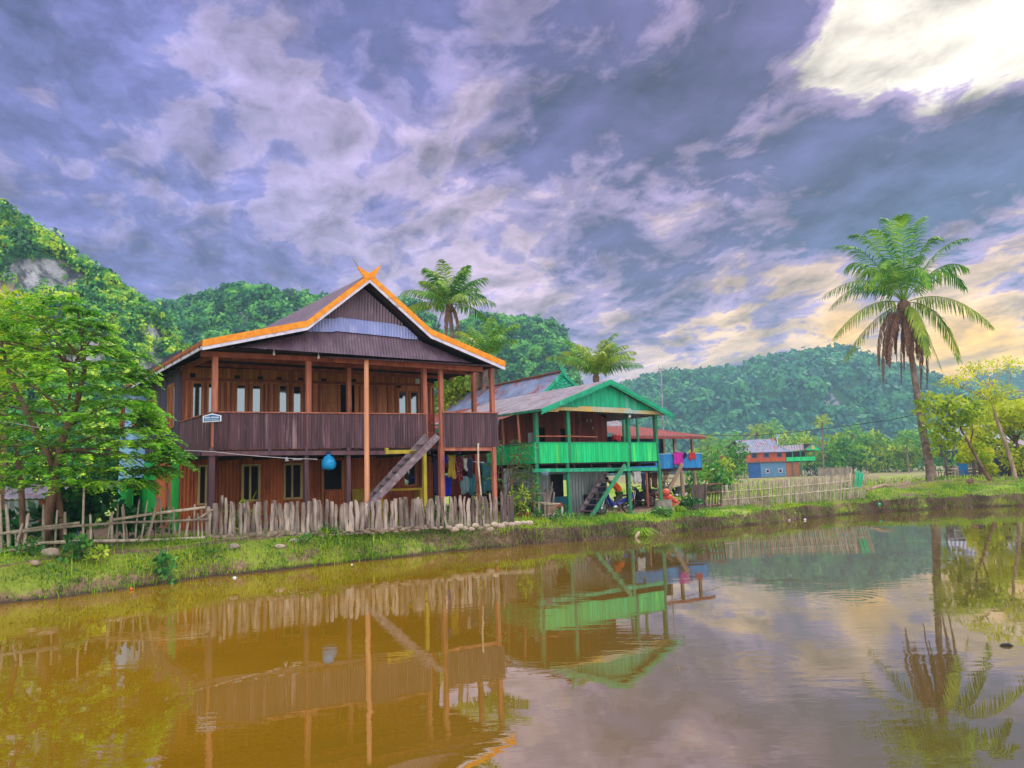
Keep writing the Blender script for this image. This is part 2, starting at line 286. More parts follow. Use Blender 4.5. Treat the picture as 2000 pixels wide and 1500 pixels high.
# ---------------------------------------------------------------- mesh helpers
def setp(o, label=None, cat=None, group=None, kind=None):
    if label: o['label'] = label
    if cat: o['category'] = cat
    if group: o['group'] = group
    if kind: o['kind'] = kind
    return o
ORG = {}
def thing(name, label, cat, loc, group=None):
    o = bpy.data.objects.new(name, None); COL.objects.link(o); o.location = Vec(loc); o.empty_display_size = .3
    ORG[o.name] = Vec(loc); return setp(o, label, cat, group)
def I3(*a): return np.array(a, float)
class MB:
    def __init__(s): s.v = []; s.n = 0; s.q = []; s.p = []
    def add(s, v, polys):
        v = np.asarray([tuple(x) for x in v], float).reshape(-1, 3); s.v.append(v)
        for f in polys: s.p.append([i+s.n for i in f])
        s.n += len(v)
    def quads(s, A):
        A = np.asarray(A, float).reshape(-1, 4, 3)
        if not len(A): return
        s.v.append(A.reshape(-1, 3)); s.q.append(np.arange(len(A)*4).reshape(-1, 4)+s.n); s.n += len(A)*4
    def grid(s, Gd):                         # Gd: (r,c,3)
        Gd = np.asarray(Gd, float); r, c = Gd.shape[:2]
        i = np.arange(r*c).reshape(r, c)+s.n
        s.q.append(np.stack([i[:-1, :-1], i[:-1, 1:], i[1:, 1:], i[1:, :-1]], -1).reshape(-1, 4)); s.v.append(Gd.reshape(-1, 3)); s.n += r*c
    def box(s, c, sz, ax=None):
        c = Vec(c); X, Y, Z = ax or (Vec((1, 0, 0)), Vec((0, 1, 0)), Vec((0, 0, 1)))
        vs = [c+X*(sz[0]/2*i)+Y*(sz[1]/2*j)+Z*(sz[2]/2*k) for i in (-1, 1) for j in (-1, 1) for k in (-1, 1)]
        s.add(vs, [(0, 1, 3, 2), (4, 6, 7, 5), (0, 4, 5, 1), (2, 3, 7, 6), (0, 2, 6, 4), (1, 5, 7, 3)])
    def beam(s, a, b, w, h, up=(0, 0, 1), over=0.0):
        a, b = Vec(a), Vec(b); d = (b-a).normalized(); up = Vec(up)
        if abs(d.dot(up)) > .98: up = Vec((0, 1, 0))
        x = d.cross(up).normalized(); z = x.cross(d)
        s.box((a+b)/2, ((b-a).length+over, w, h), (d, x, z))
    def tube(s, pts, rad, n=8, cap=True, jit=0.0):
        pts = [Vec(p) for p in pts]; rad = rad if hasattr(rad, '__len__') else [rad]*len(pts)
        vs = []; prev = None
        for i, p in enumerate(pts):
            d = (pts[min(i+1, len(pts)-1)]-pts[max(i-1, 0)]).normalized()
            if prev is None: x = d.cross(Vec((0, 0, 1)) if abs(d.z) < .9 else Vec((0, 1, 0))).normalized()
            else: x = (prev-d*prev.dot(d)).normalized()
            prev = x; y = d.cross(x)
            for k in range(n):
                a = 2*math.pi*k/n; r = rad[i]*(1+RR.uniform(-jit, jit))
                vs.append(p+x*(math.cos(a)*r)+y*(math.sin(a)*r))
        fs = [(i*n+k, i*n+(k+1) % n, (i+1)*n+(k+1) % n, (i+1)*n+k) for i in range(len(pts)-1) for k in range(n)]
        if cap: fs += [tuple(range(n))[::-1], tuple((len(pts)-1)*n+k for k in range(n))]
        s.add(vs, fs)
    def prism(s, poly, off):                 # polygon extruded by a vector
        poly = [Vec(p) for p in poly]; off = Vec(off); n = len(poly)
        s.add(poly+[p+off for p in poly], [tuple(range(n)), tuple(range(2*n-1, n-1, -1))]+[(i, i+n, (i+1) % n+n, (i+1) % n) for i in range(n)])
    def lathe(s, c, prof, n=16, ax=None):
        X, Y, Z = ax or (Vec((1, 0, 0)), Vec((0, 1, 0)), Vec((0, 0, 1))); c = Vec(c); vs = []
        for r, z in prof:
            for k in range(n): a = 2*math.pi*k/n; vs.append(c+X*(r*math.cos(a))+Y*(r*math.sin(a))+Z*z)
        m = len(prof)
        s.add(vs, [(i*n+k, i*n+(k+1) % n, (i+1)*n+(k+1) % n, (i+1)*n+k) for i in range(m-1) for k in range(n)]+[tuple(range(n))[::-1], tuple((m-1)*n+k for k in range(n))])
    def torus(s, c, R, r, ax, n=24, m=8):
        X, Y = ax[0], ax[1]; Z = X.cross(Y); c = Vec(c); vs = []
        for i in range(n):
            a = 2*math.pi*i/n; d = X*math.cos(a)+Y*math.sin(a)
            for j in range(m): b = 2*math.pi*j/m; vs.append(c+d*(R+r*math.cos(b))+Z*(r*math.sin(b)))
        s.add(vs, [(i*m+j, ((i+1) % n)*m+j, ((i+1) % n)*m+(j+1) % m, i*m+(j+1) % m) for i in range(n) for j in range(m)])
    def ball(s, c, rad, n=10, m=7, noise=0.0, sq=1.0):
        c = Vec(c); rad = rad if hasattr(rad, '__len__') else (rad,)*3; vs = []; ph = [RR.uniform(0, 6.3) for _ in range(6)]
        for i in range(m+1):
            th = math.pi*i/m
            for k in range(n):
                a = 2*math.pi*k/n; d = Vec((math.sin(th)*math.cos(a), math.sin(th)*math.sin(a), math.cos(th)))
                q = 1+noise*(math.sin(3*d.x+ph[0])+math.sin(4*d.y+ph[1])+math.sin(5*d.z+ph[2])+.6*math.sin(9*d.x+ph[3])*math.sin(8*d.y+ph[4]))/2.5
                vs.append(c+Vec((d.x*rad[0], d.y*rad[1], d.z*rad[2]))*q)
        s.add(vs, [(i*n+k, (i+1)*n+k, (i+1)*n+(k+1) % n, i*n+(k+1) % n) for i in range(m) for k in range(n)])
    def corr(s, bot, top, pitch, amp, nrm, rows=2, duty=None):
        """corrugated sheet between a lower and an upper polyline of 3D points, ridges running from one to the other"""
        bot = [Vec(p) for p in bot]; top = [Vec(p) for p in top]; nrm = Vec(nrm).normalized()
        d = (bot[-1]-bot[0]); L = d.length; d.normalize()
        def at(pl, x):
            xs = [(p-bot[0]).dot(d) for p in pl]
            if x <= xs[0]: return pl[0]
            for i in range(len(pl)-1):
                if x <= xs[i+1]: return pl[i].lerp(pl[i+1], (x-xs[i])/max(1e-6, xs[i+1]-xs[i]))
            return pl[-1]
        n = max(2, int(L/pitch*4)); G_ = np.zeros((rows+1, n+1, 3))
        for j in range(n+1):
            x = L*j/n; b, t_ = at(bot, x), at(top, x); o = nrm*(amp*math.sin(j*math.pi/2+.3))
            for i in range(rows+1): G_[i, j] = b.lerp(t_, i/rows)+o
        s.grid(G_)
    def build(s, name, mt, parent=None, loc=None, smooth=False, **kw):
        V_ = np.concatenate(s.v) if s.v else np.zeros((0, 3))
        if parent is not None: org = ORG[parent.name]
        elif loc is not None: org = Vec(loc)
        else: org = Vec(((V_[:, 0].min()+V_[:, 0].max())/2, (V_[:, 1].min()+V_[:, 1].max())/2, V_[:, 2].min()))
        V_ = V_-np.array(org)
        me = bpy.data.meshes.new(name)
        q = np.concatenate(s.q) if s.q else np.zeros((0, 4), int)
        pl = [np.array(p) for p in s.p]; li = np.concatenate([q.reshape(-1)]+pl) if (len(q) or pl) else np.zeros(0)
        tot = np.concatenate([np.full(len(q), 4), np.array([len(p) for p in pl], int)]).astype(np.int32)
        st = np.concatenate([[0], np.cumsum(tot)[:-1]]).astype(np.int32)
        me.vertices.add(len(V_)); me.vertices.foreach_set('co', V_.astype(np.float32).ravel())
        me.loops.add(len(li)); me.loops.foreach_set('vertex_index', li.astype(np.int32))
        me.polygons.add(len(tot)); me.polygons.foreach_set('loop_start', st); me.polygons.foreach_set('loop_total', tot)
        me.polygons.foreach_set('use_smooth', np.full(len(tot), bool(smooth)))
        me.update(calc_edges=True); me.validate()
        o = bpy.data.objects.new(name, me); COL.objects.link(o); me.materials.append(M[mt] if isinstance(mt, str) else mt)
        if parent is not None: o.parent = parent
        else: o.location = org
        ORG[o.name] = Vec(org); setp(o, **kw); return o
def copy_tree(o, loc, rz=0.0, label=None, scale=None):
    c = o.copy(); COL.objects.link(c); c.location = loc; c.rotation_euler = (0, 0, rz)
    if scale: c.scale = (scale,)*3
    if label: c['label'] = label
    def rec(a, b):
        for ch in a.children:
            k = ch.copy(); COL.objects.link(k); k.parent = b; rec(ch, k)
    rec(o, c); return c
class Fr:                                    # a house's own ground axes
    def __init__(s, o, u, v): s.o = Vec((o[0], o[1], 0)); s.u = Vec((u[0], u[1], 0)).normalized(); s.v = Vec((v[0], v[1], 0)).normalized()
    def pt(s, a, b, z): p = s.o+s.u*a+s.v*b; return Vec((p.x, p.y, z))
    def hit(s, px, py, b):                   # where the view ray meets the plane at depth b: (a, z)
        r = ray(px, py); nn = Vec((-s.u.y, s.u.x, 0)); q = s.o+s.v*b
        k = nn.dot(q-Vec((CAM.x, CAM.y, 0)))/nn.dot(Vec((r.x, r.y, 0))); p = CAM+r*k
        return (Vec((p.x, p.y, 0))-q).dot(s.u), p.z
    def h3(s, px, py, b): a, z = s.hit(px, py, b); return s.pt(a, b, z)
    def side(s, px, py, a):                  # on the plane at width a: (b, z)
        r = ray(px, py); nn = Vec((-s.v.y, s.v.x, 0)); q = s.o+s.u*a
        k = nn.dot(q-Vec((CAM.x, CAM.y, 0)))/nn.dot(Vec((r.x, r.y, 0))); p = CAM+r*k
        return (Vec((p.x, p.y, 0))-q).dot(s.v), p.z
def leafq(C, Dr, Nn, L, W):
    """rhombic leaves: base points C, directions Dr, side-vector helper Nn, lengths L, widths W"""
    Dr = Dr/np.linalg.norm(Dr, axis=1, keepdims=True); S_ = np.cross(Dr, Nn); S_ /= (np.linalg.norm(S_, axis=1, keepdims=True)+1e-9)
    L = np.asarray(L).reshape(-1, 1); W = np.asarray(W).reshape(-1, 1)
    return np.stack([C, C+Dr*L*.45+S_*W/2, C+Dr*L, C+Dr*L*.45-S_*W/2], 1)
def rdir(n, up=0.0):
    v = NR.normal(size=(n, 3)); v /= np.linalg.norm(v, axis=1, keepdims=True); v[:, 2] = v[:, 2]+up; return v/np.linalg.norm(v, axis=1, keepdims=True)
def clump(c, r, n, L, W, up=.35, inner=.55):
    """leaf clump: n leaves through an ellipsoid of radii r"""
    d = rdir(n, up*.5); k = inner+(1-inner)*NR.random((n, 1))**.5
    C = np.array(c)+d*np.array(r)*k
    return leafq(C, d*.6+rdir(n)*.8+np.array([0, 0, -.15]), rdir(n, .6), L*(.7+.6*NR.random(n)), W*(.7+.6*NR.random(n)))
def snoise(x, y, z=0.0, seed=0, oct=4, f0=1.0):
    r = np.random.default_rng(seed); o = 0; a = 1.0; f = f0
    for _ in range(oct):
        for _ in range(3):
            d = r.normal(size=3); d /= np.linalg.norm(d); ph = r.random()*6.28
            o = o+a*np.sin(f*(d[0]*x+d[1]*y+d[2]*z)*1.7+ph+1.3*np.sin(f*.7*(d[1]*x-d[0]*y)+ph*2))
        a *= .55; f *= 1.9
    return o/3.5
# ---------------------------------------------------------------- ground, pond, hills
shore_px = [(-260, 1232), (0, 1180), (250, 1150), (415, 1126), (560, 1111), (700, 1095), (850, 1080), (1000, 1067), (1150, 1053), (1280, 1041), (1410, 1031), (1560, 1013), (1700, 1000), (1850, 992), (2000, 987), (2250, 980)]
SH = [G(x, y, 0.0) for x, y in shore_px]
SX = np.array([-900, -60]+[p.x for p in SH]+[60, 900]); SY = np.array([14.0, 13.5]+[p.y for p in SH]+[SH[-1].y+2, SH[-1].y+6])
_o = np.argsort(SX); SX, SY = SX[_o], SY[_o]
def ys(x): return np.interp(x, SX, SY)+.10*np.sin(x*2.1)+.07*np.sin(x*5.3+1)+.12*np.sin(x*.8+2)-.1+.10*snoise(x, x*0, 0, 91, 4, 2.6)
AX = np.array([p.x for p in SH])             # per shore sample: step height, inner height, easing length
A1 = np.array([.12, .12, .12, .13, .14, .16, .22, .30, .36, .38, .36, .32, .38, .42, .42, .42])
A2 = np.array([.86, .86, .88, .92, .90, .84, .84, .80, .60, .58, .60, .72, .86, .95, .95, .95])
A3 = np.array([1.1, 1.1, 1.0, .8, .8, .75, .8, 1.0, 1.1, 1.0, 1.0, 1.2, 1.2, 1.4, 1.5, 1.5])
def gz(x, y, rough=True):
    x = np.asarray(x, float); y = np.asarray(y, float); s = y-ys(x)
    a1, a2, a3 = np.interp(x, AX, A1)*(1+.38*snoise(x, y, 0, 92, 3, 1.6)), np.interp(x, AX, A2), np.interp(x, AX, A3)
    st = np.clip(s/.32, 0, 1); st = st*st*(3-2*st)
    z = a1*st+(a2-a1)*(1-np.exp(-np.clip(s, 0, None)/a3))
    far = np.clip((s-16)/25, 0, 1); z = z*(1-far)+.48*far
    # palm mound and low field dykes to the right
    z = z+.35*np.exp(-((x-26)/4.5)**2-((y-46.5)/3.2)**2)
    rgt = np.clip((x-14)/6, 0, 1)*np.clip((s-7)/3, 0, 1)
    z = z+rgt*(.32*np.exp(-((y-56-.05*x)/1.3)**2)+.5*np.exp(-((y-72+.1*x)/1.8)**2)+.55*np.exp(-((y-100)/3)**2)-.12)
    z = np.where(s < 0, np.maximum(-1.1, s*.55), z)
    z = np.where(y < 4.5, np.maximum(z, np.interp(y, [1.2, 4.2], [.75, -1.1])), z)
    if rough:
        z = z+np.clip(s+.1, 0, 1)*(.035*snoise(x, y, 0, 3, 4, 1.1)+.02*snoise(x, y, 0, 5, 3, 4.5))*np.where(s > 0, 1, 0)
    return z
def gh(x, y): return float(gz(np.array([x]), np.array([y]))[0])
def GP(px, py, d=None, z0=.7):               # ground point seen at a pixel (marches onto the ground), or below pixel column at depth d
    if d is not None: p = P(px, py, d); return Vec((p.x, p.y, gh(p.x, p.y)))
    z = z0
    for _ in range(30): p = G(px, py, z); z = .5*z+.5*gh(p.x, p.y)
    return Vec((p.x, p.y, gh(p.x, p.y)))
xs = np.concatenate([-np.geomspace(3000, 20, 26), np.arange(-19, 46, .17), np.geomspace(46.3, 3000, 28)])
sv = np.concatenate([np.arange(-2.6, -.2, .4), np.arange(-.2, 6, .13), np.arange(6, 22, .45), np.arange(22, 80, 2.0), np.geomspace(82, 3500, 26)])
XX, SS = np.meshgrid(xs, sv); YY = ys(XX)+SS
nb = np.array([-400, -40, -5, 1, 1.4, 2.2, 3, 3.8, 4.6, 8, 12.0]); X2, Y2 = np.meshgrid(xs, nb); Y2 = np.minimum(Y2, ys(X2)-2.8)
XX = np.concatenate([X2, XX]); YY = np.concatenate([Y2, YY]); ZZ = gz(XX, YY)
gb = MB(); gb.grid(np.stack([XX, YY, ZZ], -1))
def groundmat():
    m = bpy.data.materials.new('ground_soil_grass'); m.use_nodes = True; t = NT(m.node_tree); b = t.nodes['Principled BSDF']
    geo = t.n('ShaderNodeNewGeometry'); pos = geo.outputs['Position']
    at = t.n('ShaderNodeAttribute', attribute_name='soil')
    n1_ = t.noise(pos, .9, 6, .65); n2_ = t.noise(pos, 6, 5, .65); n3_ = t.noise(pos, .12, 4, .6)
    g = t.mix(t.mr(n2_, .35, .65), (.09, .19, .012), (.24, .34, .018))
    g = t.mix(t.mr(n3_, .4, .62), g, (.22, .26, .03))
    so_ = t.mix(t.mr(n2_, .3, .7), (.10, .055, .035), (.26, .17, .11))
    f = t.math('ADD', at.outputs['Fac'], t.math('MULTIPLY', t.math('SUBTRACT', n1_, .5), 1.1))
    c = t.mix(t.mr(f, .42, .60), g, so_)
    z = t.n('ShaderNodeSeparateXYZ', i_0=pos).outputs[2]
    wet = t.math('ADD', z, t.math('MULTIPLY', t.math('SUBTRACT', n2_, .5), .15))
    c = t.mix(t.mr(wet, .14, .02), c, (.045, .028, .018))
    t.links.new(c, b.inputs['Base Color']); b.inputs['Roughness'].default_value = .92
    bp = t.n('ShaderNodeBump', i_Height=n2_, i_Strength=.7, i_Distance=.06); t.links.new(bp.outputs[0], b.inputs['Normal'])
    M['ground_soil_grass'] = m
groundmat()
ground = gb.build('ground', 'ground_soil_grass', loc=(0, 0, 0), smooth=True, kind='structure')
S_ = (YY-ys(XX)); soil = np.zeros_like(XX)
steep = np.clip(1-np.abs(S_-.25)/.35, 0, 1); soil = np.maximum(soil, steep*.62)
def spot(x, y, rx, ry, k=1.0):
    global soil; soil = np.maximum(soil, k*np.clip(1.5-np.sqrt(((XX-x)/rx)**2+((YY-y)/ry)**2), 0, 1))
spot(-4.5, 30, 8, 6.2); spot(6.5, 37.5, 7, 4.6, .9); spot(-10, 19.3, 5, .5, .55); spot(26, 45, 8, 2.6, .8); spot(-12, 30, 4, 9, .8); spot(11, 35.5, 2.5, 2.2, .6)
soil = np.maximum(soil, np.clip((XX-16)/4, 0, 1)*np.clip(1-np.abs(S_-1.0)/1.8, 0, 1)*.6)
soil = np.maximum(soil, np.clip((XX-14)/6, 0, 1)*np.clip((S_-9)/4, 0, 1)*.55)
soil = np.maximum(soil, np.clip(1-np.abs(S_-1.75-.2*np.sin(XX))/.5, 0, 1)*np.clip((-3-XX)/2, 0, 1)*.9)
soil = np.maximum(soil, np.clip(1.1-S_/.75, 0, 1)*np.clip((-4-XX)/4, 0, 1)*.72)
at_ = ground.data.attributes.new('soil', 'FLOAT', 'POINT'); at_.data.foreach_set('value', soil.astype(np.float32).ravel())
wb = MB(); wb.add([(-900, -400, 0), (900, -400, 0), (900, 120, 0), (-900, 120, 0)], [(0, 1, 2, 3)])
def watermat():
    m = bpy.data.materials.new('muddy_water'); m.use_nodes = True; t = NT(m.node_tree); b = t.nodes['Principled BSDF']
    geo = t.n('ShaderNodeNewGeometry'); pos = geo.outputs['Position']
    f = t.noise(pos, .25, 3, .6)
    sx_ = t.n('ShaderNodeSeparateXYZ', i_0=pos).outputs[0]     # browner left, darker right: contrast of the sky reflection put into the base colour
    c = t.mix(t.mr(f, .35, .7), (.17, .090, .003), (.21, .112, .005)); c = t.mix(t.mr(t.math('ADD', sx_, t.math('MULTIPLY', f, 4.0)), -1.0, 6.5), c, (.080, .054, .015))
    t.links.new(c, b.inputs['Base Color']); b.inputs['Roughness'].default_value = .008; b.inputs['IOR'].default_value = 3.6; b.inputs['Specular IOR Level'].default_value = .5
    mp_ = t.n('ShaderNodeMapping'); t.links.new(pos, mp_.inputs[0]); mp_.inputs['Scale'].default_value = (.55, 1.5, 1)
    r1 = t.noise(mp_.outputs[0], 3.2, 3, .5, .3); r2 = t.noise(pos, .5, 2, .5)
    # two faint rings where something touched the surface
    h = t.math('MULTIPLY', r1, t.mr(r2, .42, .68, .10, 1.0))
    for cx_, cy_, rr_ in ((5.9, 13.8, 1.2), (3.0, 9.6, .9)):
        dd = t.vmath('LENGTH', t.vmath('SUBTRACT', pos, (cx_, cy_, 0)).outputs[0]).outputs['Value']
        ring = t.math('MULTIPLY', t.math('SINE', t.math('MULTIPLY', dd, 26)), t.mr(dd, rr_, rr_*.35))
        h = t.math('ADD', h, t.math('MULTIPLY', ring, .10))
    bp = t.n('ShaderNodeBump', i_Height=h, i_Strength=.055, i_Distance=.05); t.links.new(bp.outputs[0], b.inputs['Normal'])
    M['muddy_water'] = m
watermat()
wb.build('pond_water', 'muddy_water', loc=(0, 0, 0), kind='structure')
# --- karst hills: rock body with steep faces, forest growing over it
def rockmat():
    m = bpy.data.materials.new('karst_rock'); m.use_nodes = True; t = NT(m.node_tree); b = t.nodes['Principled BSDF']
    geo = t.n('ShaderNodeNewGeometry'); pos = geo.outputs['Position']; at = t.n('ShaderNodeAttribute', attribute_name='cliff')
    q = t.n('ShaderNodeMapping'); t.links.new(pos, q.inputs[0]); q.inputs['Scale'].default_value = (1, 1, .22)
    a = t.noise(q.outputs[0], .35, 7, .65); c2 = t.noise(q.outputs[0], .09, 4, .6); c3 = t.noise(pos, 1.2, 5, .7)
    r = t.mix(t.mr(a, .40, .60), (.035, .04, .06), (.30, .30, .34))
    r = t.mix(t.mr(c2, .57, .64), r, (.58, .36, .20))
    r = t.mix(t.mr(c3, .5, .75), r, (.06, .12, .05))
    fo = t.mix(t.mr(c3, .35, .65), (.012, .06, .02), (.03, .14, .03))
    c = t.mix(t.mr(at.outputs['Fac'], .35, .6), fo, r)
    t.links.new(c, b.inputs['Base Color']); b.inputs['Roughness'].default_value = .95
    bp = t.n('ShaderNodeBump', i_Height=a, i_Strength=.8, i_Distance=1.2); t.links.new(bp.outputs[0], b.inputs['Normal'])
    M['karst_rock'] = m
rockmat()
def hill(px_prof, D_, depth, run, name, leaf, crown, ncr, nl, seed, cliffs=(), amp=1.0, under=(.012, .06, .02)):
    """px_prof: skyline pixels; D_: distance of the ridge; run: ground length of the slope towards the viewer"""
    pts = [P(x, y, D_) for x, y in px_prof]; X_ = np.array([p.x for p in pts]); Z_ = np.array([p.z for p in pts])
    n = int((X_[-1]-X_[0])/(crown*.9)); n = min(n, 260); m_ = 40
    gx = np.linspace(X_[0], X_[-1], n); top = np.interp(gx, X_, Z_)
    ends = np.clip(np.minimum(gx-X_[0], X_[-1]-gx)/(crown*2.5), 0, 1)
    T = np.concatenate([np.linspace(0, 1, m_), 1+np.linspace(.08, 1, 14)])
    GX, TT = np.meshgrid(gx, T); TOP = np.broadcast_to(top, GX.shape)
    fr = np.clip(TT, 0, 1); prof = np.where(TT <= 1, (1-(1-fr)**1.7)*.96+.04*fr, 1-(TT-1)**1.6)
    Y_ = np.where(TT <= 1, D_-run*(1-fr)**1.35, D_+depth*(TT-1))
    nz = snoise(GX/crown/5, Y_/crown/5, TT*4, seed, 4, 1.0)
    Y_ = Y_+nz*crown*1.6*amp*np.where(TT < .97, 1, .2)
    Zz = TOP*prof-crown*.55+snoise(GX/crown/2.2, TT*9, 0, seed+1, 3, 1)*crown*.30
    cm = np.zeros_like(GX)
    for (cx_, cy_, rx, ry) in cliffs:
        pc = P(cx_, cy_, D_-run*.35); pr = P(cx_+rx, cy_-ry, D_-run*.35)
        e = 1-np.sqrt(((GX-pc.x)/(pr.x-pc.x))**2+((Zz-pc.z)/(pr.z-pc.z))**2); cm = np.maximum(cm, np.clip(e*2+.25*snoise(GX/crown/1.5, Zz/crown/3, 0, seed+7, 3, 1), 0, 1)*(TT < .99))
    Y_ = Y_+cm*crown*.8
    h = MB(); h.grid(np.stack([GX, Y_, Zz], -1)); o = h.build(name, 'karst_rock', loc=(gx.mean(), D_, 0), smooth=True, kind='structure')
    a = o.data.attributes.new('cliff', 'FLOAT', 'POINT'); a.data.foreach_set('value', cm.astype(np.float32).ravel())
    r = np.random.default_rng(seed); out = []
    Gd = np.stack([GX, Y_, Zz], -1)[:m_+3]
    ar = np.linalg.norm(np.cross(Gd[1:, :-1]-Gd[:-1, :-1], Gd[:-1, 1:]-Gd[:-1, :-1]), axis=2); ar = ar*np.clip(1.15-cm[:m_+2, :-1]*2.4, 0.05, 1)*(Gd[:-1, :-1, 2] > -crown)
    idx = r.choice(ar.size, size=ncr, p=(ar/ar.sum()).ravel()); ii, jj = np.divmod(idx, n-1); fi, fj = r.random((2, ncr, 1))
    A_ = (Gd[ii, jj]*(1-fi)+Gd[ii+1, jj]*fi)*(1-fj)+(Gd[ii, jj+1]*(1-fi)+Gd[ii+1, jj+1]*fi)*fj
    for p in A_:
        s_ = crown*(.42+1.15*r.random()**2.2); p = p+np.array([0, -s_*.3, s_*.35])
        if r.random() < .18: s_ *= .6; p[2] += crown*.6
        rr = np.array([s_, s_*.85, s_*(.65+.4*r.random())])
        d = r.normal(size=(nl, 3)); d[:, 2] = d[:, 2]*.8+.35; d[:, 1] -= .35; d /= np.linalg.norm(d, axis=1, keepdims=True)
        lump = 1+.22*np.sin(d[:, :1]*5+p[0])*np.sin(d[:, 2:]*6+p[2])
        C = p+d*rr*lump*(.8+.2*r.random((nl, 1)))
        tg = np.cross(d, rdir(nl))+d*.15
        out.append(leafq(C-tg*s_*.15, tg, d+rdir(nl)*.35, np.sqrt(44/nl)*s_*(.34+.36*r.random(nl)), np.sqrt(44/nl)*s_*(.28+.24*r.random(nl))))
    f = MB(); f.quads(np.concatenate(out)); return f.build(name.replace('hill', 'hill_forest'), leaf, loc=(gx.mean(), D_, 0), kind='stuff')
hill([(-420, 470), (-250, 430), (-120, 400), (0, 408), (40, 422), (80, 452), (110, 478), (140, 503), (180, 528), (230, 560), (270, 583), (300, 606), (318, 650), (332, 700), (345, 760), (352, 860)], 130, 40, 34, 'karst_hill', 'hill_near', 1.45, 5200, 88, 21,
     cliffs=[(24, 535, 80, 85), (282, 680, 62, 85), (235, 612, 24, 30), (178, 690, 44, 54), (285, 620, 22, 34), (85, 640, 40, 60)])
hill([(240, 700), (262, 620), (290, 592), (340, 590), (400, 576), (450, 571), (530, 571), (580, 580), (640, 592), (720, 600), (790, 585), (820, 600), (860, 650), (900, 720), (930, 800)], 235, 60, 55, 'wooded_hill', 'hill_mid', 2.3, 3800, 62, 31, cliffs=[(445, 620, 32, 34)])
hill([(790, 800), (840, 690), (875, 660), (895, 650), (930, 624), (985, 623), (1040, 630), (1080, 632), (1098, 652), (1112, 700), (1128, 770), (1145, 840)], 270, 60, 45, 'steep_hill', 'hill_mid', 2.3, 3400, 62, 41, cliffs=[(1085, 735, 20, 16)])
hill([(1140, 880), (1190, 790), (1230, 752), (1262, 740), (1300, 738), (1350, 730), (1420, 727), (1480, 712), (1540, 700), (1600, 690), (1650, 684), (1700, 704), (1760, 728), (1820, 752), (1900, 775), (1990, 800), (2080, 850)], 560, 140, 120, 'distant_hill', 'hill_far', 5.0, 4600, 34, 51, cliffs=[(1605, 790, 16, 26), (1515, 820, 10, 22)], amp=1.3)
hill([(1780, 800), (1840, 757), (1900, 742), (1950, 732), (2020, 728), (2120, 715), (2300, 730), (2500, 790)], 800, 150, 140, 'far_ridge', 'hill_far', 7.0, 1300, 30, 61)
# --- air: pale haze round the whole place
hz = MB(); hz.box((200, 420, 68.0), (2600, 1240, 142.0))
hzo = hz.build('haze', 'dark_inside', loc=(200, 420, -3.0), kind='stuff')
hm = bpy.data.materials.new('haze_air'); hm.use_nodes = True; t = NT(hm.node_tree)
for n_ in list(t.nodes): t.nodes.remove(n_)
pvn = t.n('ShaderNodeVolumePrincipled', i_Color=(.42, .72, .94, 1), i_Density=.00055, i_Anisotropy=.2)
t.n('ShaderNodeOutputMaterial', i_Volume=pvn.outputs[0]); hzo.data.materials.clear(); hzo.data.materials.append(hm)
# ---------------------------------------------------------------- building helpers
Z3 = Vec((0, 0, 1))
def planks(mb, fr, a0, a1, b, zb, zt, w=.14, th=.025, holes=(), axis='a', jit=.008):
    """vertical boards along axis a (at depth b) or along axis b (at width b); zt may be a function; holes = (a0,a1,z0,z1)"""
    n = max(1, round(abs(a1-a0)/w)); e = np.linspace(a0, a1, n+1)
    for i in range(n):
        p, q = e[i]+.004, e[i+1]-.004; m_ = (p+q)/2; j = RR.uniform(-jit, jit)
        zt0 = zt(p) if callable(zt) else zt; zt1 = zt(q) if callable(zt) else zt
        segs = [(zb, None)]
        for h0, h1, z0, z1 in holes:
            if h0 < m_ < h1: segs = [(zb, z0), (z1, None)]
        for s0, s1 in segs:
            t0 = zt0 if s1 is None else s1; t1 = zt1 if s1 is None else s1
            if t0 <= s0+.01: continue
            if axis == 'a': pts = [fr.pt(p, b+j, s0), fr.pt(q, b+j, s0), fr.pt(q, b+j, t1), fr.pt(p, b+j, t0)]; off = fr.v*th
            else: pts = [fr.pt(b+j, p, s0), fr.pt(b+j, q, s0), fr.pt(b+j, q, t1), fr.pt(b+j, p, t0)]; off = fr.u*th
            mb.prism(pts, off)
def corrwall(mb, fr, a0, a1, b, zb, zt, pitch=.11, amp=.018, holes=(), axis='a'):
    e = [a0]; 
    for h in sorted(holes): e += [h[0], h[1]]
    e.append(a1); f = (lambda a, z: fr.pt(a, b, z)) if axis == 'a' else (lambda a, z: fr.pt(b, a, z)); nr = fr.v if axis == 'a' else fr.u
    for i in range(0, len(e), 2):
        if e[i+1]-e[i] > .03: mb.corr([f(e[i], zb), f(e[i+1], zb)], [f(e[i], zt), f(e[i+1], zt)], pitch, amp, nr, 1)
    for h0, h1, z0, z1 in holes:
        if z0 > zb+.02: mb.corr([f(h0, zb), f(h1, zb)], [f(h0, z0), f(h1, z0)], pitch, amp, nr, 1)
        if z1 < zt-.02: mb.corr([f(h0, z1), f(h1, z1)], [f(h0, zt), f(h1, zt)], pitch, amp, nr, 1)
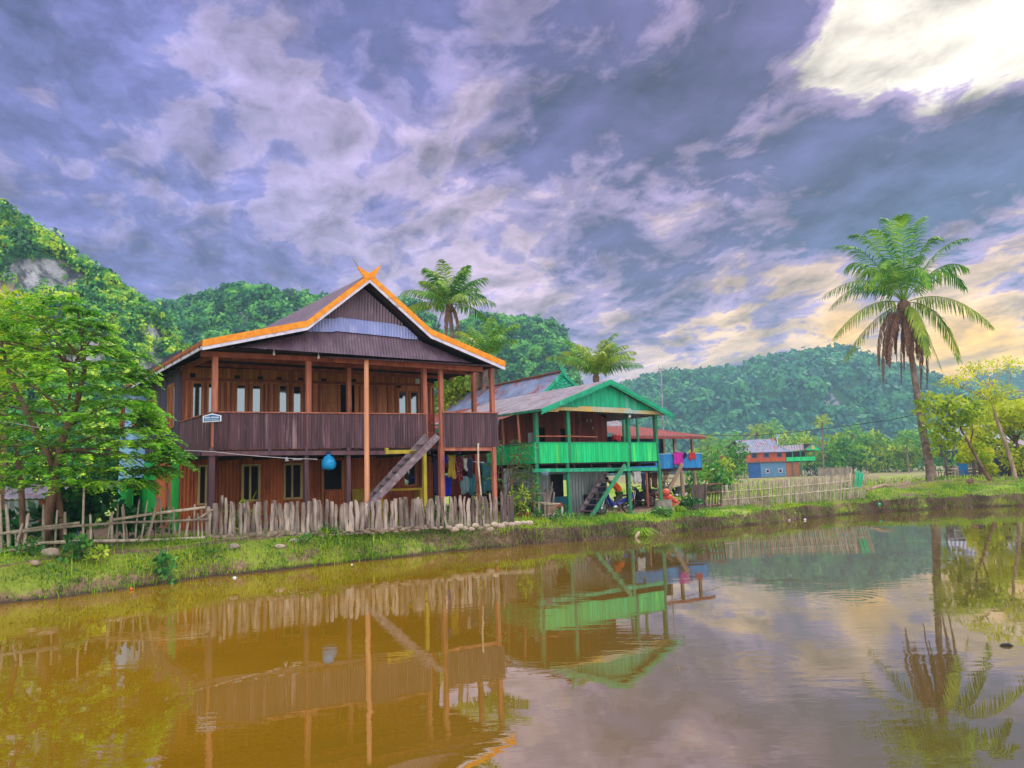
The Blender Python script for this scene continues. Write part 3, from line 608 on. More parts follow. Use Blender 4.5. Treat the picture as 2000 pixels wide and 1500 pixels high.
def window(root, fr, a0, a1, b, z0, z1, fm='frame_wood', mull=None, glass=True, name='window', axis='a', fw=.06, out=-.05, sill=False):
    f = (lambda a, o, z: fr.pt(a, b+o, z)) if axis == 'a' else (lambda a, o, z: fr.pt(b+o, a, z))
    nv = fr.v if axis == 'a' else fr.u; mb = MB(); d_ = Vec(f(a1, 0, z0)-f(a0, 0, z0)).normalized()
    ax = (d_, nv, Z3)
    fd_ = .09 if axis == 'a' else .035
    for a in (a0, a1): mb.box(f(a, out+.04, (z0+z1)/2), (fw, fd_, z1-z0+fw), ax)
    for z in (z0, z1): mb.box(f((a0+a1)/2, out+.045, z), (a1-a0-fw, fd_-.01, fw), ax)
    if mull: 
        for k in mull: mb.box(f(a0+(a1-a0)*k, out+.04, (z0+z1)/2), (fw*.8, .07, z1-z0-fw), ax)
    if sill: mb.box(f((a0+a1)/2, out, z0-fw*.9), (a1-a0+.16, .12, .035), ax)
    w_ = mb.build(name, fm, root)
    g = MB(); g.box(f((a0+a1)/2, out+.075, (z0+z1)/2), (a1-a0-fw*.5, .012, z1-z0-fw*.5), ax)
    p = g.build('pane' if glass else 'opening', 'window_glass' if glass else 'dark_inside', w_); return w_
def roofboards(mb, fr, prof, b, th, h, mode='front'):
    """barge boards following a profile [(a,z),...] at depth b, height h below the line"""
    for (a0, z0), (a1, z1) in zip(prof[:-1], prof[1:]):
        mb.prism([fr.pt(a0, b, z0), fr.pt(a1, b, z1), fr.pt(a1, b, z1-h), fr.pt(a0, b, z0-h)], fr.v*th)
# ================================================================ 1. brown stilt house
c0 = P(415, 878, 22.5); c1 = P(968, 872, 26.6)
uu = Vec((c1.x-c0.x, c1.y-c0.y, 0)); VPL = ray(-110, 948)
H = Fr((c0.x, c0.y), (uu.x, uu.y), (VPL.x, VPL.y))
zf = c0.z                                     # underside of the parapet = floor level
gh0 = gh(H.pt(5, 0, 0).x, H.pt(5, 0, 0).y)
root = thing('stilt_house', 'large brown wooden stilt house with crossed orange roof boards and a corrugated veranda parapet', 'house', H.pt(0, 0, gh0))
A = lambda px, py, b=0.0: H.hit(px, py, b)[0]
Zh = lambda px, py, b=0.0: H.hit(px, py, b)[1]
aR = A(967, 840); zp = Zh(415, 806); aGap0, aGap1 = A(833, 840), A(862, 840)
BW = H.side(352, 800, 0)[0]; BW = min(max(BW, 2.6), 5.0)           # depth of the veranda
def wz(x, y): return gh(x, y)-.15
mb = MB(); mb.corr([H.pt(0, 0, zf), H.pt(aGap0, 0, zf)], [H.pt(0, 0, zp), H.pt(aGap0, 0, zp)], .085, .013, H.v, 1)
mb.corr([H.pt(0, BW, zf), H.pt(0, 0, zf)], [H.pt(0, BW, zp), H.pt(0, 0, zp)], .085, .013, H.u, 1)
mb.build('veranda_parapet', 'parapet_brown', root)
mb = MB(); mb.corr([H.pt(aGap1, -.12, zf-.02), H.pt(aR+.05, -.12, zf-.02)], [H.pt(aGap1, -.12, zp+.05), H.pt(aR+.05, -.12, zp+.05)], .085, .013, H.v, 1)
mb.corr([H.pt(aR+.05, -.12, zf), H.pt(aR+.05, 3.4, zf)], [H.pt(aR+.05, -.12, zp), H.pt(aR+.05, 3.4, zp)], .085, .013, H.u, 1)
mb.build('stair_head_parapet', 'parapet_brown', root)
mb = MB(); mb.beam(H.pt(-.02, 0, zp+.02), H.pt(aGap0, 0, zp+.02), .09, .035); mb.beam(H.pt(0, BW, zp+.02), H.pt(0, .05, zp+.02), .09, .035)
mb.beam(H.pt(aGap1-.02, -.12, zp+.07), H.pt(aR+.07, -.12, zp+.07), .09, .035); mb.build('handrail', 'post_pink', root)
mb = MB()
for k in range(3): mb.box(H.pt((aGap0+aGap1)/2, .35+.1*k, zf+.35+.33*k), (aGap1-aGap0, .04, .28), (H.u, H.v, Z3))
mb.build('stair_gate_boards', 'plank_red', root)
# floor slab with joists
mb = MB(); mb.prism([H.pt(0.02, .03, zf-.02), H.pt(aR, .03, zf-.02), H.pt(aR, BW+7.5, zf-.02), H.pt(0.02, BW+7.5, zf-.02)], (0, 0, -.06))
for i in range(9): mb.beam(H.pt(.2+i*(aR-.4)/8, .06, zf-.16), H.pt(.2+i*(aR-.4)/8, BW+7, zf-.16), .08, .15)
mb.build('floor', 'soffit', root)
# back wall of the veranda
zt_w = Zh(372, 716, BW); aB = A(847, 800, BW)
glz = [(374.5, 395.5, 747), (405, 424, 748), (460.5, 480, 751), (491, 510, 752), (543.5, 561, 752), (571, 589, 753), (777, 794, 765), (800, 817, 765)]
doors_dark = [(663, 676.5), (684.5, 695)]
holes = []; ztop = None
for x0, x1, yt in glz: holes.append((A(x0, 780, BW), A(x1, 780, BW), zf+.28, Zh((x0+x1)/2, yt, BW)))
for x0, x1 in doors_dark: holes.append((A(x0, 780, BW), A(x1, 780, BW), zf+.02, Zh(670, 751, BW)))
mb = MB(); planks(mb, H, .02, aB, BW, zf, zt_w+.5, .105, .03, holes, jit=.012); wall = mb.build('veranda_wall', 'wood_orange', root)
for hx in holes[:8]: window(root, H, hx[0], hx[1], BW, hx[2], hx[3], 'frame_wood', fw=.07)
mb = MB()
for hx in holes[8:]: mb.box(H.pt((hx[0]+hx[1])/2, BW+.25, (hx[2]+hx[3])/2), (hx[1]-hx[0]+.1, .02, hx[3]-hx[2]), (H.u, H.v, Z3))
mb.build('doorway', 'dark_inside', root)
zd = Zh(643, 752, BW); ad0, ad1 = A(629, 780, BW), A(657, 780, BW)
mb = MB(); mb.box(H.pt((ad0+ad1)/2, BW-.03, (zf+zd)/2), (ad1-ad0, .05, zd-zf), (H.u, H.v, Z3))
for k in range(7): mb.box(H.pt((ad0+ad1)/2, BW-.065, zf+.25+k*(zd-zf-.3)/7), (ad1-ad0-.16, .03, .09), (H.u, H.v, Z3))
mb.build('door', 'frame_wood', root)
mb = MB()
for px, py in ((376, 734), (463, 738), (508, 740), (545, 741), (587, 743), (632, 744), (690, 745), (778, 753)):
    mb = MB(); mb.box(H.pt(A(px, py, BW), BW-.03, Zh(px, py, BW)), (.17, .05, .17), (H.u, H.v, Z3)); mb.build('air_vent', 'dark_inside', root)
mb = MB()
for z in (zd+.09, zd+.62): mb.box(H.pt(aB/2, BW-.035, z), (aB, .05, .09), (H.u, H.v, Z3))
for px in (357, 369, 400, 428, 440, 451, 485, 516, 524, 535, 566, 595, 609, 622, 658, 702, 715, 735, 757, 772, 822, 838, 846):
    mb.box(H.pt(A(px, 780, BW), BW-.03, (zf+zd)/2), (.055, .045, zd-zf), (H.u, H.v, Z3))
mb.build('wall_battens', 'wood_red', root)
mb = MB(); mb.box(H.pt(A(814, 745, BW), BW-.05, Zh(814, 745, BW)), (.16, .05, .2), (H.u, H.v, Z3)); mb.build('meter_box', 'sign_white', root)
# side wall, upper floor
bS1 = H.side(286, 800, 0)[0]; bS1 = min(bS1, BW+13)
ps = [H.side(x, 790, 0) for x in (345, 330, 302, 291)]
whz = [(ps[1][0], H.side(340, 790, 0)[0], H.side(334, 835, 0)[1], H.side(334, 753, 0)[1]), (ps[3][0]*.5+ps[2][0]*.5-.4, ps[2][0], H.side(334, 835, 0)[1], H.side(334, 753, 0)[1])]
whz = [(min(q[0], q[1]), max(q[0], q[1]), q[2], q[3]) for q in whz]
zE = lambda b: zt_w+.35
mb = MB(); planks(mb, H, BW+.03, bS1, 0.0, zf-.05, zt_w+.6, .16, .03, whz, axis='b'); mb.build('side_wall', 'wall_violet', root)
for q in whz: window(root, H, q[0], q[1], 0.0, q[2], q[3], 'frame_wood', mull=(.5,), axis='b', fw=.08, out=-.07, sill=False)
mb = MB(); mb.box(H.pt(-.03, BW, (zf+zt_w)/2+.1), (.12, .12, zt_w-zf+.3), (H.u, H.v, Z3)); mb.build('corner_post', 'wall_violet', root)
# roof: profile read at the front boards, run back along v
bF = -.95
pr_px = [(395, 664), (600, 626), (721, 534), (840, 643), (985, 706)]
prof = [H.hit(x, y, bF) for x, y in pr_px]
bE = H.side(244, 757, prof[0][0])[0]; bE = min(max(bE, 9), 26); bR = bE
mb = MB(); aL, zL = prof[0]
for i in (0, 1, 2, 3):
    (a0, z0), (a1, z1) = prof[i], prof[i+1]; nn = (H.pt(a1, 0, z1)-H.pt(a0, 0, z0)).cross(H.v)
    lo, hi = ((a0, z0), (a1, z1)) if i < 2 else ((a1, z1), (a0, z0))
    mb.corr([H.pt(lo[0], bF+.02, lo[1]-.03), H.pt(lo[0], bR, lo[1]-.03)], [H.pt(hi[0], bF+.02, hi[1]-.03), H.pt(hi[0], bR, hi[1]-.03)], .16, .022, nn, 2)
roof = mb.build('roof', 'roof_brown', root)
mb = MB()
for i in (0, 1, 2, 3):
    (a0, z0), (a1, z1) = prof[i], prof[i+1]
    mb.prism([H.pt(a0, bF+.1, z0-.10), H.pt(a1, bF+.1, z1-.10), H.pt(a1, bR-.1, z1-.10), H.pt(a0, bR-.1, z0-.10)], (0, 0, -.04))
    for k in range(8 if i else 14):
        b_ = bF+.3+k*1.1
        if b_ < bR: mb.beam(H.pt(a0, b_, z0-.19), H.pt(a1, b_, z1-.19), .07, .1)
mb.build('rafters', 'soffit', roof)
mb = MB(); roofboards(mb, H, prof, bF-.06, .05, .20); f1 = mb.build('barge_board', 'fascia_orange', roof)
mb = MB(); roofboards(mb, H, [(a, z-.204) for a, z in prof], bF-.045, .04, .10); mb.build('barge_trim', 'trim_white', roof)
mb = MB(); mb.prism([H.pt(aL, bF-.02, zL), H.pt(aL, bE, zL), H.pt(aL, bE, zL-.16), H.pt(aL, bF-.02, zL-.16)], H.u*.04); mb.build('eave_board', 'fascia_rust', roof)
mb = MB(); mb.prism([H.pt(aL+.01, bF-.02, zL-.163), H.pt(aL+.01, bE, zL-.163), H.pt(aL+.01, bE, zL-.25), H.pt(aL+.01, bF-.02, zL-.25)], H.u*.03); mb.build('eave_trim', 'trim_white', roof)
mb = MB(); pk = prof[2]
mb.prism([H.h3(733, 541, bF-.08), H.h3(697, 518, bF-.08), H.h3(701, 526, bF-.08), H.h3(714, 545, bF-.08)], H.v*.05)
mb.prism([H.h3(710, 541, bF-.02), H.h3(746, 517, bF-.02), H.h3(742, 524, bF-.02), H.h3(731, 543, bF-.02)], H.v*.05)
fi = mb.build('crossed_finial', 'fascia_orange', roof)
mb = MB(); mb.beam(H.h3(699, 521, bF-.06), H.h3(690, 504, bF-.06), .04, .05); mb.build('finial_tip', 'pole_grey', fi)
mb = MB(); mb.beam(H.h3(743, 519, bF), H.h3(751, 512, bF), .04, .045); mb.build('finial_tip', 'pole_grey', fi)
# gable infill: brown over blue over flared brown
bG_ = -.42
gl = lambda a: np.interp(a, [p[0] for p in prof], [p[1] for p in prof])-.34
def infill(name, ybot, ytop, mt, b0, b1, n=40):
    """strip between two pixel curves (functions of px), clipped by the roof profile"""
    xs_ = [x for x in np.linspace(440, 990, 90)]; bot, top = [], []
    for x in xs_:
        a, z0 = H.hit(x, ybot(x), b0); z1 = H.hit(x, ytop(x), b1)[1]; a1_ = H.hit(x, ytop(x), b1)[0]
        zc_ = gl(a1_); z1 = min(z1, zc_)
        if z1 > z0+.01: bot.append(H.pt(a, b0, z0)); top.append(H.pt(a1_, b1, z1))
    mb = MB(); mb.corr(bot, top, .10, .014, H.v, 2); return mb.build(name, mt, roof)
yA = lambda x: np.interp(x, [590, 661, 662, 778, 779, 860], [622, 622, 619, 633, 636, 640]); yB = lambda x: np.interp(x, [560, 655, 656, 782, 783, 900], [646.5, 648.5, 646.5, 659, 661, 668])
yC = lambda x: np.interp(x, [440, 1000], [676, 714])
infill('gable_upper', yA, lambda x: 400, 'roof_brown', bG_-.04, bG_-.04); infill('gable_band', yB, yA, 'roof_blue', bG_-.07, bG_-.02); infill('gable_skirt', yC, yB, 'roof_brown', bF+.12, bG_)
# flat canopy sheet under the skirt on the right
mb = MB(); p0, p1 = H.h3(640, 697, bF-.05), H.h3(994, 716, bF-.05)
mb.corr([p0, p1], [p0+H.v*1.3+Z3*.18, p1+H.v*1.3+Z3*.18], .11, .02, Z3, 1); mb.build('canopy_sheet', 'roof_brown', roof)
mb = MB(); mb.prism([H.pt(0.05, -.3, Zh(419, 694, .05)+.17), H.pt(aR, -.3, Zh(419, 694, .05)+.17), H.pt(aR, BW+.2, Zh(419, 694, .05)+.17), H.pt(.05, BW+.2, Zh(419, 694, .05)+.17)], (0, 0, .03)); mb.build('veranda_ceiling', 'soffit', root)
# upper posts and beams
zbm = Zh(419, 694, .05); posts = []
def post(name, px, b, z0, z1, m_, w=.13, py=780):
    a = A(px, py, b); mb = MB(); mb.beam(H.pt(a, b, z0), H.pt(a, b, z1), w, w, tuple(H.v)); return mb.build(name, m_, root)
for px in (419, 602, 828.5): post('veranda_post', px, .09, zf, Zh(602, 702, .09), 'post_pink', .15)
for px in (861, 961): post('veranda_post', px, -.02, zf-.1, Zh(961, 718, 0), 'post_pink', .14)
post('veranda_post', 681, 1.6, zf, zbm, 'post_pink', .14); post('veranda_post', 925.5, 2.3, zf, Zh(925, 722, 2.3), 'post_pink', .15)
zt716 = Zh(716, 703, -.75); g_ = H.pt(A(716, 900, -.75), -.75, 0)
mb = MB(); mb.tube([H.pt(A(716, 900, -.75), -.75, wz(g_.x, g_.y)), H.pt(A(716, 780, -.75), -.75, zt716)], [.085, .075], 8); mb.build('tall_prop_post', 'post_peach', root)
mb = MB(); mb.beam(H.h3(392, 691, .05), H.h3(720, 706, .05), .12, .16); mb.beam(H.h3(652, 703, -.5), H.h3(942, 722, -.5), .1, .16)
mb.beam(H.pt(.0, .05, zbm), H.pt(.0, BW, zbm+.1), .1, .15); mb.beam(H.pt(aR-.1, -.2, Zh(961, 716, 0)), H.pt(aR-.1, BW, Zh(961, 716, 0)), .1, .14)
for k in (1.3, 2.7): mb.beam(H.pt(.1, k, zbm+.12), H.pt(aR, k, zbm-.1), .08, .12)
mb.build('veranda_beams', 'wood_red', root)
for px, py in ((535, 690), (622, 697)):
    p = H.h3(px, py, -.3); mb = MB(); mb.tube([p+Z3*.16, p+Z3*.08], .012, 6); mb.lathe(p, [(.0, -.07), (.03, -.06), (.042, -.02), (.03, .03), (.02, .08)], 10); mb.build('light_bulb', 'bulb', root, smooth=True)
# ground storey
def lpost(px, b, m_, w=.17, yb=960, ztop=None, name='stilt'):
    a = A(px, yb, b); p = H.pt(a, b, 0); mb = MB(); mb.beam(H.pt(a, b, wz(p.x, p.y)), H.pt(a, b, ztop or zf+.02), w, w, tuple(H.v)); return mb.build(name, m_, root)
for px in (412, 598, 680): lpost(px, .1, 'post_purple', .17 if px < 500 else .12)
lpost(863, 0, 'post_pink', .16); lpost(966, 0, 'post_pink', .13); lpost(930, 2.2, 'wood_red', .2, 930)
for b in (3.6, 7, 10.5):
    for a in (3.2, 6.6, aR-.3): 
        if b > BW-.4: continue
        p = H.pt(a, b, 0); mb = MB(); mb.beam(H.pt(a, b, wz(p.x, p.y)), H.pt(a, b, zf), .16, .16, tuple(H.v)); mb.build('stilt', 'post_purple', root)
mb = MB(); mb.beam(H.h3(394, 886, .0), H.h3(782, 884, .0), .09, .13); mb.beam(H.h3(394, 886, .0)+H.v*.1, H.h3(394, 886, 0)+H.v*(BW), .09, .13)
for x in (412, 526, 598, 680): mb.box(H.h3(x, 880, .03), (.1, .1, .2), (H.u, H.v, Z3))
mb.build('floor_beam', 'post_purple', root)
mb = MB(); mb.beam(H.h3(868, 877, -.02), H.h3(960, 877, -.02), .09, .12); mb.build('floor_beam', 'post_pink', root)
mb = MB(); mb.beam(H.h3(754, 883, -.08), H.h3(812, 882, -.08), .1, .12); mb.box(H.h3(755, 881, -.08), (.08, .11, .2), (H.u, H.v, Z3)); mb.build('yellow_beam', 'paint_yellow', root)
lpost(829, .1, 'paint_yellow', .12, 930, Zh(829, 882, .1), 'yellow_post')
gw = lambda a: wz(H.pt(a, BW, 0).x, H.pt(a, BW, 0).y)
wl = [(388, 411.5, 910, 985, (402-388)/23.5), (473.5, 506, 909, 978, .45), (555, 588, 907, 974, .46)]
hl = [(A(x0, 940, BW), A(x1, 940, BW), Zh(x0, y1, BW), Zh(x0, y0, BW)) for x0, x1, y0, y1, k in wl]
hd = (A(629, 940, BW), A(668, 940, BW), gh0-.2, Zh(640, 899, BW)); hr = (A(788, 940, BW), A(812, 940, BW), Zh(800, 948, BW), Zh(800, 905, BW))
aLW = A(845, 940, BW)
mb = MB(); corrwall(mb, H, 0, aLW, BW, gh0-.25, zf-.1, .115, .022, sorted(hl+[hd, hr])); mb.build('ground_storey_wall', 'zinc_rust', root)
for q, k in zip(hl, wl): window(root, H, q[0], q[1], BW, q[2], q[3], 'frame_cream', mull=(k[4],), glass=False, fw=.07)
window(root, H, hr[0], hr[1], BW, hr[2], hr[3], 'frame_wood', glass=True)
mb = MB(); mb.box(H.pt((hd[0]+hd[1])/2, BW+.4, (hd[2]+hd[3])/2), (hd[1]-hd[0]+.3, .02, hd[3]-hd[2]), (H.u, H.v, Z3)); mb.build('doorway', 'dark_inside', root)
zhd = Zh(650, 957, BW); mb = MB(); corrwall(mb, H, hd[0]+.08, hd[1]-.02, BW-.05, gh0, zhd, .1, .015); mb.beam(H.pt(hd[0]+.05, BW-.06, zhd), H.pt(hd[1], BW-.06, zhd), .05, .06)
mb.build('half_door', 'zinc_rust', root)
mb = MB()
for a in (hd[0], hd[1]): mb.box(H.pt(a, BW-.04, (hd[2]+hd[3])/2), (.08, .08, hd[3]-hd[2]), (H.u, H.v, Z3))
mb.build('door_frame', 'frame_wood', root)
# left side of the ground storey: green boards and rusty sheets
mb = MB(); planks(mb, H, BW, BW+1.0, -.02, gh0-.2, zf-.1, .3, .04, axis='b'); mb.build('side_wall_green', 'green_wall', root); mb = MB(); planks(mb, H, BW+3.4, BW+11, -.02, gh0-.2, zf-.1, .35, .04, axis='b'); mb.build('side_wall_green', 'green_wall', root)
mb = MB(); corrwall(mb, H, BW+1.0, BW+3.4, .02, gh0-.2, zf-.1, .15, .02, axis='b'); mb.build('side_wall_rusty', 'zinc_rust', root)
# back and far walls so the house holds up from the side
mb = MB(); planks(mb, H, 0.05, aB, bR-.8, gh0-.2, zt_w+.5, .3, .03); planks(mb, H, BW+.05, bR-.8, aB, gh0-.2, zt_w+.2, .3, .03, axis='b'); mb.build('rear_walls', 'wall_violet', root)
mb = MB(); mb.box(H.pt(A(579, 897, .05), .0, Zh(579, 897, 0)), (.26, .1, .05), (H.u, H.v, Z3)); mb.lathe(H.h3(560, 897, -.03), [(.07, -.06), (.05, .0), (.015, .07)], 10); mb.build('wall_lamp', 'pole_grey', root)
# stairs: run down towards -u in front of the parapet
mb = MB(); zs1 = Zh(857, 851, -.95); sa1 = A(855, 851, -.95); sa0 = A(737, 972, -.95); zs0 = Zh(737, 972, -.95)
sb1 = A(834, 851, -.1); sb0 = A(724, 972, -.1); zq1 = Zh(834, 851, -.1); zq0 = Zh(724, 972, -.1)
def ext(a1, z1, a0, z0, zz): k = (z1-zz)/(z1-z0); return a1+(a0-a1)*k
zg_ = gh(H.pt(sa0, -.9, 0).x, H.pt(sa0, -.9, 0).y)-.1
mb.beam(H.pt(sa1, -.95, zs1), H.pt(ext(sa1, zs1, sa0, zs0, zg_), -.95, zg_), .06, .22)
mb.beam(H.pt(sb1, -.1, zq1), H.pt(ext(sb1, zq1, sb0, zq0, zg_), -.1, zg_), .06, .22)
st_ = mb.build('staircase', 'stair_grey', root)
zz = zs1-.25; k = 0
while zz > zg_+.1:
    af = ext(sa1, zs1, sa0, zs0, zz); ab = ext(sb1, zq1, sb0, zq0, zz); mb = MB()
    mb.prism([H.pt(af-.12, -.93, zz), H.pt(af+.14, -.93, zz), H.pt(ab+.14, -.12, zz), H.pt(ab-.12, -.12, zz)], (0, 0, -.035)); mb.build('step', 'stair_grey', st_); zz -= .212
# address sign
sgn = [(396, 825), (396, 812.5), (414, 807.5), (432, 811.5), (432, 823)]; bs = -.07
mb = MB(); mb.prism([H.h3(x, y, bs) for x, y in sgn], H.v*-.02); sg = mb.build('address_sign', 'sign_white', root)
mb = MB(); mb.prism([H.h3(414+(x-414)*.88, 817+(y-817)*.78, bs-.021) for x, y in sgn], H.v*-.006); mb.build('sign_face', 'sign_blue', sg)
mb = MB()
for (x0, x1, y, h) in ((399, 411, 815.3, 2.2), (412.5, 428, 815, 2.2), (399.5, 427, 818.4, .7), (400.5, 427, 820.5, .7)):
    x = x0
    while x < x1-.2:
        w_ = min(RR.uniform(1.0, 1.9), x1-x); q = [H.h3(x, y-h/2, bs-.0285), H.h3(x+w_-.35, y-h/2, bs-.0285), H.h3(x+w_-.35, y+h/2, bs-.0285), H.h3(x, y+h/2, bs-.0285)]; mb.prism(q, H.v*-.003); x += w_
mb.build('sign_lettering', 'sign_white', sg)
HR = root
# yellow board and bench under the house
p = H.h3(692, 975, BW-.6); a0, a1 = A(691, 960, BW-.6), A(729, 960, BW-.6); mb = MB()
mb.prism([H.pt(a0, BW-.6, gh0), H.pt(a1, BW-.6, gh0), H.pt(a1, BW-.45, Zh(700, 955, BW-.6)), H.pt(a0, BW-.45, Zh(700, 955, BW-.6))], H.v*.03)
mb.build('painted_board', 'board_ochre', label='ochre painted board leaning on the wall behind the tall orange post', cat='board')
t_ = thing('wooden_bench', 'long low ochre bench along the wall behind the brown staircase', 'bench', H.pt(A(770, 960, 1.6), 1.6, gh0)); mb = MB()
a0, a1 = A(735, 955, 1.6), A(822, 955, 1.6); zb_ = Zh(780, 956, 1.6); mb.box(H.pt((a0+a1)/2, 1.6, zb_), (a1-a0, .45, .08), (H.u, H.v, Z3)); mb.build('seat', 'board_ochre', t_)
for a in (a0+.1, a1-.1): mb = MB(); mb.box(H.pt(a, 1.6, (gh0+zb_)/2-.05), (.08, .4, zb_-gh0), (H.u, H.v, Z3)); mb.build('leg', 'board_ochre', t_)
# blue bag hanging from the floor beam
bc = H.h3(642, 903, -.12); mb = MB(); prof_ = [(.05, .24), (.055, .2), (.14, .165), (.20, .06), (.22, -.06), (.20, -.16), (.13, -.215), (.0, -.23)]
mb.lathe(bc, prof_, 18); 
for v_ in mb.v: v_ += (NR.random(v_.shape)-.5)*.05
bg_ = mb.build('plastic_bag', 'bag_blue', label='bright blue knotted plastic bag hanging from the beam under the veranda', cat='bag', loc=bc, smooth=True)
mb = MB(); mb.prism([bc+H.u*-.06+Z3*.25, bc+H.u*.08+Z3*.25, bc+H.u*.03+Z3*.38, bc+H.u*-.09+Z3*.33], H.v*.01); mb.build('knot', 'cloth_purple', bg_)
# pale blue house behind, on the left
bW0 = bS1+.1; rt2 = thing('pale_blue_house', 'pale blue house with red window frames half hidden behind the leafy tree', 'house', H.pt(0, bW0, gh0))
a_ = -.45; z_lo = H.side(270, 852, a_)[1]; b1_ = H.side(236, 800, a_)[0]; b1_ = min(b1_, bW0+12); zt2 = H.side(262, 757, a_)[1]
wn_ = [H.side(x, 800, a_) for x in (268, 261, 244, 238)]
qs = [(wn_[0][0], wn_[1][0], H.side(264, 832, a_)[1], H.side(264, 783, a_)[1]), (wn_[2][0], wn_[3][0], H.side(242, 840, a_)[1], H.side(242, 790, a_)[1])]
mb = MB(); planks(mb, H, bW0, b1_, a_, gh0+1.9, zt2+.2, .5, .05, [], axis='b', jit=.002); planks(mb, H, a_, 5.5, bW0, gh0+1.9, zt2+.2, .5, .05, jit=.002); planks(mb, H, a_, 5.5, b1_, gh0-.2, zt2+.2, .5, .05, jit=.002); mb.build('wall', 'blue_pale', rt2)
for q in qs: window(rt2, H, min(q[0], q[1]), max(q[0], q[1]), a_, q[2], q[3], 'wood_red', mull=(.5,), axis='b', fw=.12, out=-.06)
mb = MB(); planks(mb, H, bW0, b1_, a_+.05, gh0-.2, gh0+1.9, .5, .05, [], axis='b'); mb.build('lower_wall', 'green_wall', rt2)
mb = MB(); mb.corr([H.pt(a_-.7, bW0-.3, zt2-.1), H.pt(a_-.7, b1_+.5, zt2-.1)], [H.pt(2.6, bW0-.3, zt2+1.1), H.pt(2.6, b1_+.5, zt2+1.1)], .2, .025, Z3, 1); mb.corr([H.pt(6, bW0-.3, zt2-.1), H.pt(6, b1_+.5, zt2-.1)], [H.pt(2.6, bW0-.3, zt2+1.1), H.pt(2.6, b1_+.5, zt2+1.1)], .2, .025, Z3, 1); mb.build('roof', 'roof_brown', rt2)
# ================================================================ 2. green stilt house
d0 = P(1045, 904.5, 29.7); d1 = P(1287.5, 901, 33.5); uu = Vec((d1.x-d0.x, d1.y-d0.y, 0)).normalized()
K = Fr((d0.x, d0.y), (uu.x, uu.y), (-uu.y, uu.x)); W2 = (Vec((d1.x, d1.y, 0))-Vec((d0.x, d0.y, 0))).length
zk = (d0.z+d1.z)/2; zkp = K.hit(1045, 865, 0)[1]; gk = gh(d0.x+1, d0.y+1)
AK = lambda px, py, b=0.0: K.hit(px, py, b)[0]; ZK = lambda px, py, b=0.0: K.hit(px, py, b)[1]
rk = thing('green_house', 'bright green stilt house with a boarded veranda parapet and rusty blue-grey zinc roof', 'house', K.pt(0, 0, gk))
BK = 2.9
bK1 = K.side(985, 872, 0)[0]; bK1 = min(max(bK1, 3.5), 6)
mb = MB(); planks(mb, K, 0, W2, 0, zk, zkp, .13, .02, jit=.004); planks(mb, K, 0.03, bK1, 0, zk, zkp, .13, .02, axis='b', jit=.004); planks(mb, K, 0.03, BK, W2, zk, zkp, .13, .02, axis='b', jit=.004); mb.build('veranda_parapet', 'green_bright', rk)
mb = MB(); mb.beam(K.pt(-.03, 0, zkp+.015), K.pt(W2+.03, 0, zkp+.015), .07, .03); mb.beam(K.pt(0, .05, zkp+.015), K.pt(0, bK1, zkp+.015), .07, .03); mb.build('handrail', 'green_teal', rk)
mb = MB(); mb.prism([K.pt(0.03, .03, zk), K.pt(W2, .03, zk), K.pt(W2, 12, zk), K.pt(.03, 12, zk)], (0, 0, -.06))
for i in range(8): mb.beam(K.pt(.2+i*(W2-.4)/7, .06, zk-.14), K.pt(.2+i*(W2-.4)/7, 11, zk-.14), .08, .13)
mb.build('floor', 'soffit', rk)
# dark red wall behind the veranda
aKR = AK(1185, 840, BK); ztk = ZK(1130, 800, BK)+.3
hk = [(AK(1051, 850, BK), AK(1067, 850, BK), zk, ZK(1060, 835, BK)), (AK(1094, 850, BK), AK(1108, 850, BK), zk, ZK(1100, 837, BK))]
hk = [q for q in hk if q[0] > 0] 
_p2 = [K.hit(x, y, -.75) for x, y in ((1057, 799), (1192, 742), (1314, 809))]
mb = MB(); planks(mb, K, 0.3, aKR, BK, zk, lambda a: min(ztk, float(np.interp(a, [q[0] for q in _p2], [q[1] for q in _p2]))-.15), .17, .025, hk); planks(mb, K, BK, 11, aKR, zk, ztk, .2, .025, axis='b'); planks(mb, K, BK, 11, .3, zk, ZK(1057, 799, -.75)-.35, .2, .025, axis='b'); mb.build('veranda_wall', 'plank_red', rk)
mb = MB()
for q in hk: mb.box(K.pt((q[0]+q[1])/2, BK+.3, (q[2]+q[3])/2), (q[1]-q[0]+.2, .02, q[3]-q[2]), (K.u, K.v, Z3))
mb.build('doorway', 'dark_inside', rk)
# front gable roof
bf = -.75; pr2 = [K.hit(x, y, bf) for x, y in ((1057, 799), (1192, 742), (1314, 809))]
bJ = 4.4; mb = MB(); (aa, za), (ap, zpk), (ar, zr) = pr2
mb.corr([K.pt(aa, bf, za), K.pt(aa, bJ+4, za)], [K.pt(ap, bf, zpk), K.pt(ap, bJ+4, zpk)], .2, .02, Z3, 1); mb.corr([K.pt(ar, bf, zr), K.pt(ar, bJ+4, zr)], [K.pt(ap, bf, zpk), K.pt(ap, bJ+4, zpk)], .2, .02, Z3, 1)
rf2 = mb.build('front_roof', 'roof_pale', rk)
mb = MB(); roofboards(mb, K, [(a, z+.02) for a, z in pr2], bf-.05, .05, .17); mb.build('barge_board', 'green_teal', rf2)
mb = MB(); roofboards(mb, K, [(a, z-.153) for a, z in pr2], bf-.02, .05, .05); mb.build('barge_board_lower', 'green_gable', rf2)
mb = MB(); mb.beam(K.pt(aa-.02, bf, za-.03), K.pt(aa-.02, bJ+4, za-.03), .05, .1); mb.build('eave_board', 'green_post', rf2)
